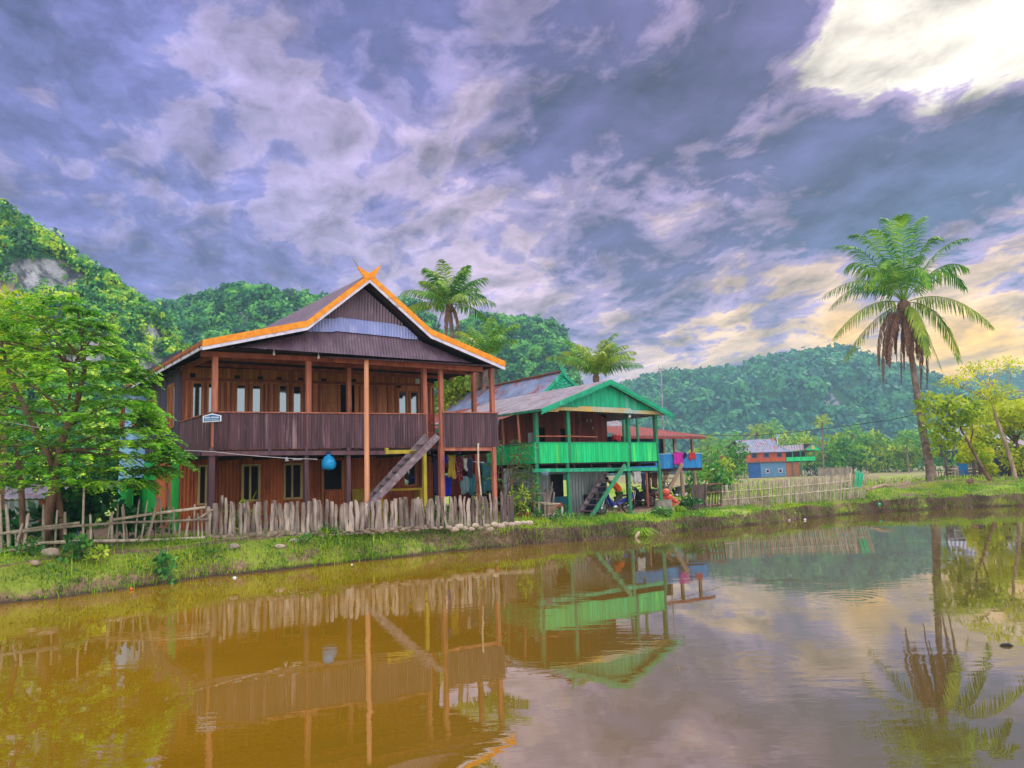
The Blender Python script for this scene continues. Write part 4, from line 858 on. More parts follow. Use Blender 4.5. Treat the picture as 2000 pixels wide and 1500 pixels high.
def strip2(name, yb, yt, x0, x1, mt, b, roofclip=True):
    bot, top = [], []
    for x in np.linspace(x0, x1, 60):
        a, z0 = K.hit(x, yb(x), b); z1 = K.hit(x, yt(x), b)[1]
        if roofclip: z1 = min(z1, float(np.interp(a, [p[0] for p in pr2], [p[1] for p in pr2]))-.12)
        if z1 > z0+.005: bot.append(K.pt(a, b, z0)); top.append(K.pt(a, b, z1))
    mb = MB(); mb.corr(bot, top, .13, .014, K.v, 1); return mb.build(name, mt, rf2)
yg = lambda x: np.interp(x, [1060, 1129, 1130, 1232, 1233, 1290], [794, 796, 793, 797.5, 801, 803]); yy = lambda x: np.interp(x, [1045, 1089, 1090, 1290], [803.5, 804.5, 801, 810])
strip2('gable_boards', yg, lambda x: 600, 1062, 1300, 'green_gable', bf+.35); strip2('gable_band', yy, yg, 1046, 1300, 'band_yellow', bf+.28)
# rear, higher roof with its own gable
br = 4.6; pr3 = [K.hit(x, y, br) for x, y in ((1056, 774), (1098, 727), (1150, 778))]
a3, z3 = pr3[0]; a4, z4 = pr3[1]; a5, z5 = pr3[2]
bBk = K.side(902, 764, a4)[0]; bBk = min(max(bBk, 10), 18); aEv = min(AK(1045, 806, 0), aa)-.1
z_e = K.side(905, 806, aEv)[1]; 
mb = MB(); mb.corr([K.pt(a3, br, z3), K.pt(a3, bBk+.4, z3)], [K.pt(a4, br, z4), K.pt(a4, bBk-.6, z4)], .2, .025, Z3, 3); mb.corr([K.pt(a5, br, z5), K.pt(a5, bBk, z5)], [K.pt(a4, br, z4), K.pt(a4, bBk, z4)], .2, .025, Z3, 3)
rr3 = mb.build('rear_roof', 'roof_zinc_blue', rk)
mb = MB(); mb.corr([K.pt(aEv-.35, 1.2, za-.22), K.pt(aEv-.35, bBk+1, za-.22)], [K.pt(a3+.05, 1.2, z3+.02), K.pt(a3+.05, bBk+1, z3+.02)], .2, .025, Z3, 2); mb.build('lower_roof_slope', 'roof_rust', rr3)
mb = MB(); mb.beam(K.pt(a4, br+.1, z4+.05), K.pt(a4, bBk, z4+.05), .25, .05); mb.build('ridge_cap', 'roof_rust', rr3)
mb = MB(); roofboards(mb, K, [(a, z+.06) for a, z in pr3], br-.06, .06, .2); mb.prism([K.h3(1095, 732, br-.12), K.h3(1105, 720, br-.12), K.h3(1107, 722, br-.12), K.h3(1099, 735, br-.12)], K.v*.05); mb.prism([K.h3(1101, 732, br-.2), K.h3(1093, 717, br-.2), K.h3(1096, 716.5, br-.2), K.h3(1104, 732, br-.2)], K.v*.05); mb.build('barge_board', 'green_teal', rr3)
mb = MB(); n_ = 11
for k in range(n_):
    f0, f1 = k/n_, (k+.86)/n_
    for (sa, sz) in ((a3, z3), (a5, z5)):
        mb.prism([K.pt(a4+(sa-a4)*f0, br+.04, z4+(z5-z4)*f0*1.0-.05), K.pt(a4+(sa-a4)*f1, br+.04, z4+(sz-z4)*f1-.05), K.pt(a4+(sa-a4)*f1*.0, br+.04, z4-1.35*f1*(z4-z3)-.05), K.pt(a4, br+.04, z4-1.35*f0*(z4-z3)-.05)], K.v*.03)
mb.build('gable_boards', 'green_gable', rr3)
# posts
def kpost(px, b, z0, z1, m_='green_post', w=.13, name='veranda_post', py=840, r=None):
    a = AK(px, py, b); mb = MB()
    if r: mb.tube([K.pt(a, b, z0), K.pt(a+.03, b, (z0+z1)/2), K.pt(a, b, z1)], r, 7)
    else: mb.beam(K.pt(a, b, z0), K.pt(a, b, z1), w, w, tuple(K.v))
    return mb.build(name, m_, rk)
for px in (1047, 1109, 1226.5, 1280): kpost(px, .07, zk, ZK(1110, 803, 0), w=.15)
for px in (982, 1013): 
    b_, z_ = K.side(px, 840, .03); mb = MB(); mb.tube([K.pt(.03, b_, zk), K.pt(.06, b_, zk+1), K.pt(0, b_, za)], .045, 7); mb.build('thin_post', 'post_pink', rk)
for px in (1218, 1245): kpost(px, BK, zk, ZK(1218, 806, BK), w=.1)
def klow(px, b, m_='green_post', w=.15, yb=970, name='stilt'):
    a = AK(px, yb, b); p = K.pt(a, b, 0); mb = MB(); mb.tube([K.pt(a, b, wz(p.x, p.y)), K.pt(a-.02, b, zk)], [w*.55, w*.5], 8); return mb.build(name, m_, rk)
for px in (1051, 1111.5, 1230.5, 1291): klow(px, .05)
klow(1265, 3.6, 'post_pink', .12); klow(1158, 2.2, 'post_pink', .10); klow(1226, 6.5, 'trunk_pale', .12)
mb = MB(); mb.beam(K.h3(1040, 919, -.08), K.h3(1284, 916, -.08), .07, .14); mb.build('floor_beam', 'green_teal', rk)
mb = MB(); mb.tube([K.h3(1046, 852, .0), K.h3(1110, 852, .0), K.h3(1166, 853.5, 0.02)], .025, 6); mb.build('bamboo_rail', 'post_pink', rk)
p = K.h3(1229.5, 813, -.1); mb = MB(); mb.ball(p, .075, 12, 8); mb.build('globe_lamp', 'bulb', rk, smooth=True)
mb = MB(); q = K.side(1030, 858, .05)[0]; q2 = K.side(1044, 858, .05)[0]; mb.prism([K.pt(.08, q2+.1, zkp-.2), K.pt(.08, q, zkp-.2), K.pt(.08, q, zkp+.42), K.pt(.08, q2+.1, zkp+.42)], K.u*.03); mb.build('side_panel', 'zinc_grey', rk)
mb = MB()
for k, (px, py) in enumerate(((1133, 827), (1146, 822), (1153, 822), (1157, 836))): mb.ball(K.h3(px, py, BK-.15), (.06, .06, .09), 8, 6, .1)
mb.build('hanging_ornaments', 'driftwood', rk)
# lower zinc wall with a doorway and teal half door
BL = 1.7; gwk = gk-.3; hdk = (AK(1075, 950, BL), AK(1107, 950, BL), gwk, ZK(1090, 926, BL)); aW0 = AK(984, 950, BL) if AK(984, 950, BL) > -3 else -2.4
mb = MB(); corrwall(mb, K, aW0, AK(1186, 950, BL), BL, gwk, zk-.15, .16, .02, [hdk]); mb.build('ground_storey_wall', 'zinc_grey', rk)
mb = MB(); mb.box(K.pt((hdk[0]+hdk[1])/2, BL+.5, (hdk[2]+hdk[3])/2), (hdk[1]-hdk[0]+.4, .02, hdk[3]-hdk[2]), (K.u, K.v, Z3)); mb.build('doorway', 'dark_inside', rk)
mb = MB(); planks(mb, K, hdk[0]+.03, hdk[1]-.03, BL-.03, gwk, ZK(1090, 970, BL), .2, .04, jit=0); mb.build('half_door', 'teal_paint', rk)
mb = MB(); planks(mb, K, aW0, W2*.74, BL+4.5, gwk, zk-.15, .25, .03); mb.build('rear_wall', 'plank_red', rk)
# stairs
mb = MB(); s1a, s1z = K.hit(1221, 908, -.5); s0a, s0z = K.hit(1157, 1005, -.5); r1a, r1z = K.hit(1192, 908, .5); r0a, r0z = K.hit(1136, 996, .5)
zg_ = gh(K.pt(s0a, -.4, 0).x, K.pt(s0a, -.4, 0).y)-.08
mb.beam(K.pt(s1a, -.5, s1z), K.pt(ext(s1a, s1z, s0a, s0z, zg_), -.5, zg_), .05, .17); sk = mb.build('staircase', 'green_post', rk)
mb = MB(); mb.beam(K.pt(r1a, .5, r1z), K.pt(ext(r1a, r1z, r0a, r0z, zg_), .5, zg_), .06, .2); mb.build('rear_stringer', 'stair_grey', sk)
zz = zk-.3
while zz > zg_+.1:
    af, ab = ext(s1a, s1z, s0a, s0z, zz), ext(r1a, r1z, r0a, r0z, zz); mb = MB()
    mb.prism([K.pt(af-.1, -.47, zz), K.pt(af+.12, -.47, zz), K.pt(ab+.12, .47, zz), K.pt(ab-.1, .47, zz)], (0, 0, -.03)); mb.build('step', 'stair_grey', sk); zz -= .235
# ================================================================ 3. blue house
e1 = P(1372, 913, 39.4); e0 = P(1230, 912, 37.4); uu = Vec((e1.x-e0.x, e1.y-e0.y, 0)).normalized()
B = Fr((e0.x, e0.y), (uu.x, uu.y), (-uu.y, uu.x)); WB = (Vec((e1.x, e1.y, 0))-Vec((e0.x, e0.y, 0))).length; zb0 = e1.z; zb1 = B.hit(1372, 886, 0)[1]; gB = gh(e1.x, e1.y)
rb = thing('blue_veranda_house', 'blue stilt house with laundry on its parapet, standing behind the green house', 'house', B.pt(0, 0, gB))
AB = lambda px, py, b=0.0: B.hit(px, py, b)[0]; ZB = lambda px, py, b=0.0: B.hit(px, py, b)[1]
mb = MB(); planks(mb, B, 0, WB, 0, zb0, zb1, .4, .03, jit=.002); planks(mb, B, .04, 3, WB, zb0, zb1, .4, .03, axis='b', jit=.002); mb.build('veranda_parapet', 'blue_wall', rb)
mb = MB(); mb.beam(B.pt(0, 0, zb1+.02), B.pt(WB, 0, zb1+.02), .08, .04); mb.build('handrail', 'blue_pale', rb)
mb = MB(); mb.prism([B.pt(0, .03, zb0), B.pt(WB, .03, zb0), B.pt(WB, 8, zb0), B.pt(0, 8, zb0)], (0, 0, -.15)); mb.build('floor', 'soffit', rb)
mb = MB(); planks(mb, B, -2, AB(1292, 870, 2.2), 2.2, zb0, ZB(1290, 852, 2.2), .3, .03); planks(mb, B, 2.2, 8, AB(1292, 870, 2.2), zb0, ZB(1290, 852, 2.2), .3, .03, axis='b'); mb.build('wall', 'blue_dark', rb)
for px in (1296, 1317.5, 1352): 
    a = AB(px, 870, .1 if px > 1300 else 2.1); b_ = .1 if px > 1300 else 2.1; mb = MB(); mb.beam(B.pt(a, b_, zb0), B.pt(a, b_, ZB(px, 853, b_)), .13, .13, tuple(B.v)); mb.build('veranda_post', 'trunk_pale', rb)
for px, b_ in ((1333, .1), (1358, 1.5), (1292, 1.6), (1268, 2.4)):
    a = AB(px, 940, b_); p = B.pt(a, b_, 0); mb = MB(); mb.tube([B.pt(a, b_, wz(p.x, p.y)), B.pt(a-.03, b_, zb0-.1)], [.11, .09], 7); mb.build('stilt', 'trunk_pale', rb)
mb = MB(); p0 = B.h3(1215, 851, -.7); p1 = B.h3(1378, 852, -.7); mb.corr([p0, p1], [p0+B.v*4+Z3*.75, p1+B.v*4-B.u*1.2+Z3*.75], .2, .02, Z3, 1); mb.beam(p0-Z3*.08, p1-Z3*.08, .05, .12); mb.build('roof', 'roof_rust', rb)
mb = MB(); q0 = p0+B.v*4+Z3*.75; mb.corr([q0-B.u*3, q0+B.u*3.2], [q0-B.u*3+B.v*3+Z3*1.1, q0+B.u*3.2+B.v*3+Z3*1.1], .2, .02, Z3, 1); mb.build('upper_roof', 'roof_pale', rb)
mb = MB(); mb.beam(B.h3(1333, 905, -.5), B.h3(1300, 972, -.5), .05, .2); mb.beam(B.h3(1313, 905, .3), B.h3(1282, 968, .3), .05, .2)
sb_ = mb.build('staircase', 'trunk_pale', rb)
for k in range(8):
    f_ = (k+.6)/8.2; q0 = B.h3(1333, 905, -.5).lerp(B.h3(1300, 972, -.5), f_); q1 = B.h3(1313, 905, .3).lerp(B.h3(1282, 968, .3), f_); mb = MB(); mb.prism([q0-B.u*.1, q0+B.u*.1, q1+B.u*.1, q1-B.u*.1], (0, 0, -.03)); mb.build('step', 'trunk_pale', sb_)
def towel(px0, px1, py0, py1, fr, b, name, mt, label, cat='cloth', fold=True, group=None):
    a0, a1 = fr.hit(px0, py0, b)[0], fr.hit(px1, py0, b)[0]; z1, z0 = fr.hit(px0, py0, b)[1], fr.hit(px0, py1, b)[1]; nu, nz = 14, 10; Gd = np.zeros((nz+4, nu, 3)); ph = RR.uniform(0, 6)
    for j in range(nu):
        u_ = j/(nu-1)
        for i in range(nz+4):
            if i < nz: zz_ = z0+(z1-z0)*i/(nz-1)+.05*math.sin(u_*5+ph)*(1-i/(nz-1)); o_ = -.045-.035*math.sin(u_*16+ph)*(1.2-i/nz)
            else: zz_ = z1+.03-(i-nz)*.09*(i > nz); o_ = .0+.06*(i-nz > 0)
            k = .04*math.sin(i*.9+ph); Gd[i, j] = fr.pt(a0+(a1-a0)*u_+k*(u_-.5), b+o_, zz_)
    mb = MB(); mb.grid(Gd); o = mb.build(name, mt, smooth=True, label=label, cat=cat, group=group)
    md = o.modifiers.new('thickness', 'SOLIDIFY'); md.thickness = .012; return o
towel(1313.5, 1333, 884.5, 909, B, -.02, 'towel', 'cloth_magenta', 'magenta towel hung over the blue parapet', 'towel')
towel(1334, 1339, 885, 894, B, -.02, 'black_cloth', 'cloth_navy', 'small black cloth on the blue parapet between the magenta towel and the red cloth', 'cloth')
towel(1344.5, 1357, 885, 898, B, -.02, 'red_cloth', 'cloth_red', 'crumpled red cloth hung at the right of the blue parapet', 'cloth')
towel(1196, 1212, 850, 860, K, BK-.3, 'hanging_cloth', 'cloth_red', 'red and green cloth hung at the back of the green veranda')
# ---------------------------------------------------------------- fences
def lerp_tab(tab, px): return float(np.interp(px, [t_[0] for t_ in tab], [t_[1] for t_ in tab]))
fb = [(395, 1052), (560, 1043), (700, 1035), (850, 1024), (1008, 1016)]; fd = [(395, 21.4), (560, 22.4), (700, 23.15), (850, 24.0), (1008, 25.3)]
def rough_picket(mb, p, q, r, flat=.5, n=7, m_=8):
    p, q = Vec(p), Vec(q); L = (q-p).length; X = Vec((1, .2, 0)).normalized(); Y = Vec((-.2, 1, 0)); vs = []; ph = [RR.uniform(0, 6) for _ in range(4)]; bend = RR.uniform(-.03, .03)
    for i in range(m_+1):
        f = i/m_; c = p.lerp(q, f)+X*(bend*math.sin(f*3)+.012*math.sin(f*9+ph[0]))
        rr_ = r*(1.04-.08*f+.06*math.sin(f*7+ph[1])+.05*math.sin(f*17+ph[2]))*(1 if i < m_ else RR.uniform(.55, .9))
        for k in range(n):
            a = 2*math.pi*k/n; vs.append(c+X*(rr_*math.cos(a))*(1+.16*math.sin(3*a+ph[3]+f*1.5))+Y*(rr_*flat*math.sin(a))+Z3*(RR.uniform(-.02, .02) if i == m_ else 0))
    mb.add(vs, [(i*n+k, i*n+(k+1) % n, (i+1)*n+(k+1) % n, (i+1)*n+k) for i in range(m_) for k in range(n)]+[tuple(m_*n+k for k in range(n)), tuple(range(n))[::-1]])
p0 = P(700, 1035, 23.15)
fn = thing('driftwood_fence', 'weathered grey driftwood picket fence in front of the brown stilt house', 'fence', (p0.x, p0.y, gh(p0.x, p0.y)))
x = 408.0; kx = 0
while x < 1006:
    d_ = lerp_tab(fd, x)+RR.uniform(-.05, .05); y0 = lerp_tab(fb, x); b_ = P(x, y0, d_); wpx = RR.uniform(6.5, 11) if x < 655 else (RR.uniform(6.5, 10.5) if x < 845 else RR.uniform(4.5, 8.5))
    if RR.random() < .12: wpx *= .55
    hm = {0: .92}.get(0)*(.93+.16*RR.random()) if x < 655 else .80*(.92+.2*RR.random())
    if x > 845: hm = .84*(.9+.22*RR.random())
    if x > 1000: hm *= .9
    if abs(x-433) < 7: hm *= 1.18
    lean = RR.uniform(-.05, .05); mb = MB(); r_ = wpx/2/1480*d_
    rough_picket(mb, b_+Z3*-.12, b_+Vec((lean, RR.uniform(-.04, .04), hm)), r_)
    mb.build('picket', 'driftwood' if x < 850 or RR.random() < .62 else 'driftwood_dark', fn, smooth=False); x += wpx+(RR.uniform(.6, 2.6) if x < 655 else RR.uniform(.6, 2.4)); kx += 1
for k, hgt in enumerate((.55,)):
    mb = MB(); mb.tube([P(px, lerp_tab(fb, px), lerp_tab(fd, px)+.09)+Z3*(hgt+.02*math.sin(px)) for px in range(400, 1010, 60)], .022, 6); mb.build('rail', 'driftwood_dark', fn)
# stone footing
mb = MB(); 
for i in range(150):
    px = RR.uniform(398, 575); d_ = lerp_tab(fd, px)+RR.uniform(-.16, .1); y_ = lerp_tab(fb, px)+RR.uniform(-3, 17 if px < 520 else 9); p = P(px, y_, d_); s_ = RR.uniform(.055, .13)
    mb.ball(p, (s_*RR.uniform(1, 1.5), s_, s_*RR.uniform(.5, .8)), 8, 6, .13)
for i in range(110):
    px = RR.uniform(565, 860); d_ = lerp_tab(fd, px)+RR.uniform(-.15, .1); y_ = lerp_tab(fb, px)+RR.uniform(0, 9); s_ = RR.uniform(.035, .09); mb.ball(P(px, y_, d_), (s_*1.3, s_, s_*.6), 8, 5, .13)
mb.tube([P(x, lerp_tab(fb, x)+4, lerp_tab(fd, x)-.02) for x in range(400, 862, 22)], .05, 6, jit=.2); mb.build('stone_footing', 'stone', label='low footing of piled rubble stones under the driftwood fence', cat='stone wall')
sp = [(877, 1030), (888, 1034), (897, 1028), (908, 1032), (921, 1033), (929, 1026), (938, 1031), (951, 1027), (956, 1033), (966, 1024), (977, 1027), (986, 1023), (998, 1024), (1010, 1022), (1022, 1021), (1034, 1021)]
for i, (px, py) in enumerate(sp):
    d_ = 24.0+(px-870)*.009; p = P(px, py, d_); mb = MB(); s_ = RR.uniform(.08, .12); mb.ball((0, 0, 0), (s_*1.35, s_, s_*.72), 10, 7, .12); g_ = gh(p.x, p.y)
    mb.build('stone', 'stone_pale', loc=(0, 0, 0), smooth=True, label='pale rounded stone in the row below the dark end of the driftwood fence', cat='stone', group='row of stones below the fence').location = (p.x, p.y, max(p.z, g_-.02))
def rock(px, py, r, label, m_='stone_pale', d=None):
    p = GP(px, py) if d is None else P(px, py, d); mb = MB(); mb.ball((0, 0, 0), (r*1.4, r, r*.65), 12, 8, .13); mb.build('stone', m_, loc=(0, 0, 0), smooth=True, label=label, cat='stone').location = (p.x, p.y, p.z+r*.2)
rock(547, 1066, .11, 'flat pale stone lying alone on the grass below the fence footing'); rock(455, 1070, .14, 'pale stone at the foot of the fence footing, near the grass tuft'); rock(98, 1083, .17, 'big tan rock behind the bamboo rails on the left'); rock(66, 1092, .11, 'smaller brown rock beside the big tan rock', 'stone'); rock(575, 1050, .1, 'small round pale stone against the driftwood fence, below the blue bag side')
# bamboo rail fence on the left
def bd(px): return 17.9+(px)/400*3.5
p0 = P(200, 1085, bd(200)); bf_ = thing('bamboo_fence', 'rickety bamboo fence of long rails and leaning stakes under the leafy tree', 'fence', (p0.x, p0.y, gh(p0.x, p0.y)))
def railp(pts, r, off=0.0): mb = MB(); mb.tube([P(x, y, bd(x)+off) for x, y in pts], r, 7); mb.build('rail', 'bamboo', bf_)
railp([(-150, 1108), (0, 1081), (75, 1061), (150, 1057), (300, 1055), (409, 1050)], .042, -.06); railp([(-120, 1062), (0, 1043), (80, 1030), (155, 1021)], .036, -.05)
railp([(20, 1041), (150, 1027), (250, 1020), (330, 1018), (408, 1014)], .032, -.08); railp([(222, 1015), (300, 1003), (400, 991)], .038, -.07); railp([(382, 1016), (416, 995)], .03, -.1)
stk = [(-40, 1100, -44, 985), (3, 1100, 0, 965), (20, 1096, 12, 985), (32, 1097, 30, 1035), (24, 1098, 44, 1022), (40, 1098, 56, 1002), (51, 1091, 52, 1006), (83, 1098, 85, 985), (107, 1094, 112, 996), (128, 1085, 127, 1000), (163, 1093, 164, 950), (178, 1082, 176, 1005), (207, 1066, 216, 1008), (219, 1085, 218, 1000), (229, 1096, 230, 984), (243, 1080, 238, 990), (255, 1092, 240, 985), (262, 1085, 272, 975), (268, 1086, 288, 978),
       (279, 1091, 309, 972), (286, 1085, 300, 1000), (302, 1080, 303, 1012), (320, 1078, 312, 974), (331, 1048, 326, 930), (341, 1078, 338, 990), (349, 1080, 352, 1020), (354, 1077, 370, 1008), (364, 1075, 366, 1012), (378, 1072, 380, 985), (388, 1070, 386, 1002), (396, 1068, 394, 990), (403, 1068, 402, 984)]
for i, (x0, y0, x1, y1) in enumerate(stk):
    d_ = bd(x0)+RR.uniform(0, .12); mb = MB(); r_ = RR.uniform(.022, .042); mb.tube([P(x0, y0+3, d_)+Z3*-.1, P((x0+x1)/2+RR.uniform(-1.5, 1.5), (y0+y1)/2, d_+.01), P(x1, y1, d_+.02)], [r_, r_*.95, r_*.8], 7); mb.build('stake', 'bamboo' if RR.random() < .75 else 'driftwood', bf_)
# right-hand bamboo picket fence and its gate panel
def rd(px): return 34.5+(px-1410)/280*4.1
pts_ = [(1410, 992, 946), (1500, 985, 940), (1600, 975, 931), (1690, 966, 922)]
ry = lambda px, k: float(np.interp(px, [q[0] for q in pts_], [q[k] for q in pts_]))
p0 = P(1550, 980, rd(1550)); rf_ = thing('picket_fence', 'long fence of thin pale bamboo pickets on the grassy bank to the right', 'fence', (p0.x, p0.y, gh(p0.x, p0.y)))
n_ = 74
for i in range(n_):
    px = 1411+279*i/(n_-1)+RR.uniform(-.8, .8); d_ = rd(px)+RR.uniform(-.04, .04); ln = 5*(1-i/n_*2) if i > 4 else 5; ln = ln if px < 1670 else -7
    mb = MB(); mb.tube([P(px+ln*.5, ry(px, 1)+3, d_)+Z3*-.1, P(px-ln*.5, ry(px, 2)+RR.uniform(-2.5, 2.5), d_)], RR.uniform(.024, .04), 6); mb.build('picket', 'bamboo', rf_)
for f in (.34, .68): mb = MB(); mb.tube([P(px, ry(px, 1)*(1-f)+ry(px, 2)*f, rd(px)-.06) for px in range(1409, 1692, 28)], .022, 6); mb.build('rail', 'bamboo', rf_)
p0 = P(1370, 993, 34.0); gp = thing('bamboo_screen', 'short dark grey bamboo screen left of the long picket fence', 'fence', (p0.x, p0.y, gh(p0.x, p0.y)))
for i in range(11): px = 1353+i*2.6; mb = MB(); mb.tube([P(px, 995, 33.9)+Z3*-.1, P(px+RR.uniform(-.5, .5), 946+RR.uniform(-2, 2), 33.9)], .035, 6); mb.build('picket', 'driftwood_dark', gp)
gt = thing('lattice_gate', 'dark lattice gate leaning between the grey panel and the long picket fence', 'gate', P(1392, 992, 34.0))
mb = MB()
for x, y0, y1 in ((1373, 992, 948), (1379, 992, 950), (1385, 992, 950), (1391, 990, 948), (1397, 985, 948), (1402, 992, 952), (1408, 988, 945)): mb.tube([P(x, y0, 34.05), P(x+1, y1, 34.05)], .032, 5)
mb.build('slats', 'driftwood_dark', gt)
for y in (948, 964, 990): mb = MB(); mb.tube([P(1371, y, 33.98), P(1409, y-4, 34)], .045, 6); mb.build('crossbar', 'trunk_brown', gt)
mb = MB(); 
for i in range(7): mb.tube([P(1672+i*2.2, 921+RR.uniform(-3, 5), 38.1), P(1670+i*2.6+RR.uniform(-3, 3), 935+RR.uniform(-4, 4), 38.05), P(1669+i*2+RR.uniform(-3, 3), 950+RR.uniform(-6, 3), 38.1)], .035, 5)
mb.build('fishing_net', 'net_green', label='green fishing net draped over the right end of the picket fence', cat='net')
# ---------------------------------------------------------------- palms
def frond(mb, p0, pc, p1, n=46, L=.8, W=.05, droop=.5, stem=.03, dead=False):
    p0, pc, p1 = (np.array(q, float) for q in (p0, pc, p1)); t_ = np.linspace(0, 1, 14)[:, None]
    cv = (1-t_)**2*p0+2*t_*(1-t_)*pc+t_**2*p1; mb.tube([Vec(c_) for c_ in cv], list(np.linspace(stem, stem*.25, 14)), 5)
    u_ = np.linspace(.14 if not dead else .25, 1, n)[:, None]; C = (1-u_)**2*p0+2*u_*(1-u_)*pc+u_**2*p1; T = 2*(1-u_)*(pc-p0)+2*u_*(p1-pc); T /= np.linalg.norm(T, axis=1, keepdims=True)
    S = np.cross(T, np.array([0, 0, 1.])); S /= (np.linalg.norm(S, axis=1, keepdims=True)+1e-6); ln = L*np.sin(np.pi*(.12+.80*u_[:, 0]))**.7
    for sg in (-1, 1):
        Dd = T*(.45+.5*u_)+S*sg*(1.0-.3*u_)+np.array([0, 0, -1.])*(droop*(.6+.8*NR.random((n, 1))))+NR.normal(size=(n, 3))*.10
        Dn = Dd/np.linalg.norm(Dd, axis=1, keepdims=True); mid = C+Dn*(ln*.5)[:, None]; l2 = ln*(.85+.3*NR.random(n)); Nn = np.cross(T, S)
        D2 = Dn+np.array([0, 0, -1.])*(.35+droop*.5); D2 /= np.linalg.norm(D2, axis=1, keepdims=True)
        S2 = np.cross(Dn, Nn); S2 /= (np.linalg.norm(S2, axis=1, keepdims=True)+1e-6); w_ = W*.5
        a_ = C-S2*w_*.6; b_ = C+S2*w_*.6; c_ = mid+S2*w_; d_ = mid-S2*w_; e_ = mid+D2*(l2*.5)[:, None]
        mb.quads(np.stack([a_, b_, c_, d_], 1)); mb.quads(np.stack([d_, c_, e_+S2*w_*.15, e_-S2*w_*.15], 1))
def palm_trunk(root, pts, r0, r1, m_='trunk_palm', flare=1.7):
    k = 26; pp = []; rr_ = []; P_ = [np.array(p) for p in pts]
    for i in range(k+1):
        f = i/k*(len(P_)-1); j = min(int(f), len(P_)-2); g = f-j; q = P_[j]*(1-g)+P_[j+1]*g; t_ = i/k; pp.append(Vec(q)); rr_.append((r0+(r1-r0)*min(1, t_*1.3))*(1+(flare-1)*max(0, 1-t_*9)**2)*(1+.035*(i % 2)))
    mb = MB(); mb.tube(pp, rr_, 12, jit=.03); mb.build('trunk', m_, root, smooth=True)
def coconuts(root, c, n, r, m_='trunk_brown'):
    for i in range(n): a = RR.uniform(0, 6.3); mb = MB(); mb.ball(Vec(c)+Vec((math.cos(a)*r*2, math.sin(a)*r*2, -r*RR.uniform(.5, 3))), (r, r, r*1.15), 8, 6); mb.build('coconut', m_, root, smooth=True)
DP = 46.5; base = GP(1820, 940, DP); cpx = (1766, 592)
pl = thing('coconut_palm', 'tall leaning coconut palm with a skirt of dead brown fronds on the far bank', 'palm tree', base)
palm_trunk(pl, [P(1822, 948, DP), P(1812, 890, DP), P(1799, 820, DP), P(1788, 750, DP), P(1778, 680, DP), P(1767, 600, DP)], .27, .155, flare=1.9)
Cc = P(*cpx, DP)
lv = [((1700, 512), (1609, 577), 0, .9), ((1695, 570), (1630, 657), -.6, .8), ((1700, 612), (1648, 703), .4, .8), ((1690, 520), (1622, 600), 1.4, .6), ((1700, 474), (1650, 525), .8, .7), ((1705, 454), (1660, 478), -1.2, .7), ((1722, 438), (1684, 455), .6, .6), ((1738, 428), (1712, 445), -1.4, .6), ((1748, 424), (1738, 424), 1.0, .5), ((1766, 422), (1762, 418), -1.0, .5),
      ((1782, 426), (1792, 422), .6, .4), ((1795, 436), (1822, 462), -1.6, .6), ((1812, 458), (1862, 462), .2, .6), ((1822, 481), (1890, 524), -.6, .8), ((1840, 485), (1884, 562), 1.5, .8), ((1855, 552), (1937, 636), .1, .95), ((1835, 578), (1874, 702), .5, .6), ((1800, 612), (1838, 718), -.8, .6), ((1735, 612), (1720, 712), .6, .6), ((1792, 596), (1812, 690), -1.6, .7),
      ((1735, 470), (1700, 560), -2.4, .7), ((1785, 470), (1815, 560), -2.4, .7), ((1745, 466), (1725, 520), -2.8, .7), ((1780, 466), (1795, 510), 2.4, .7), ((1720, 481), (1672, 545), 1.8, .7)]
lv = [((1766+(c_[0]-1766)*(1.3 if t_[1] < 530 else 1), c_[1]+(8 if t_[1] < 530 else 0)), (1766+(t_[0]-1766)*(1.28 if t_[1] < 500 else 1), t_[1]+4*(t_[1] < 500)), dy, dr) for c_, t_, dy, dr in lv]
for i, (c_, t_, dy, dr) in enumerate(lv):
    mb = MB(); frond(mb, Cc, P(*c_, DP+dy*.6), P(*t_, DP+dy), 54, (1.15 if t_[1] > 520 else .92), .07, (dr*.9+.1 if t_[1] > 520 else .28), .035); mb.build('frond', 'frond' if c_[1] < 540 else 'frond_sun', pl)
for i in range(18):
    x_ = 1718+i*5.6+RR.uniform(-3, 3); yt = RR.uniform(685, 756); xc = 1766+(x_-1766)*1.12; dy = RR.uniform(-1.1, .7); mb = MB()
    frond(mb, Cc+Z3*-.2, P(xc, RR.uniform(596, 625), DP+dy*.9), P(x_, yt, DP+dy), 46, .62, .06, 1.0, .03, dead=True); mb.build('dead_frond', 'dead_frond', pl)
mb = MB(); mb.ball(Cc-Z3*.25, (.38, .38, .55), 12, 8, .12); mb.build('crown_base', 'trunk_brown', pl, smooth=True); coconuts(pl, Cc-Z3*.25, 5, .12)
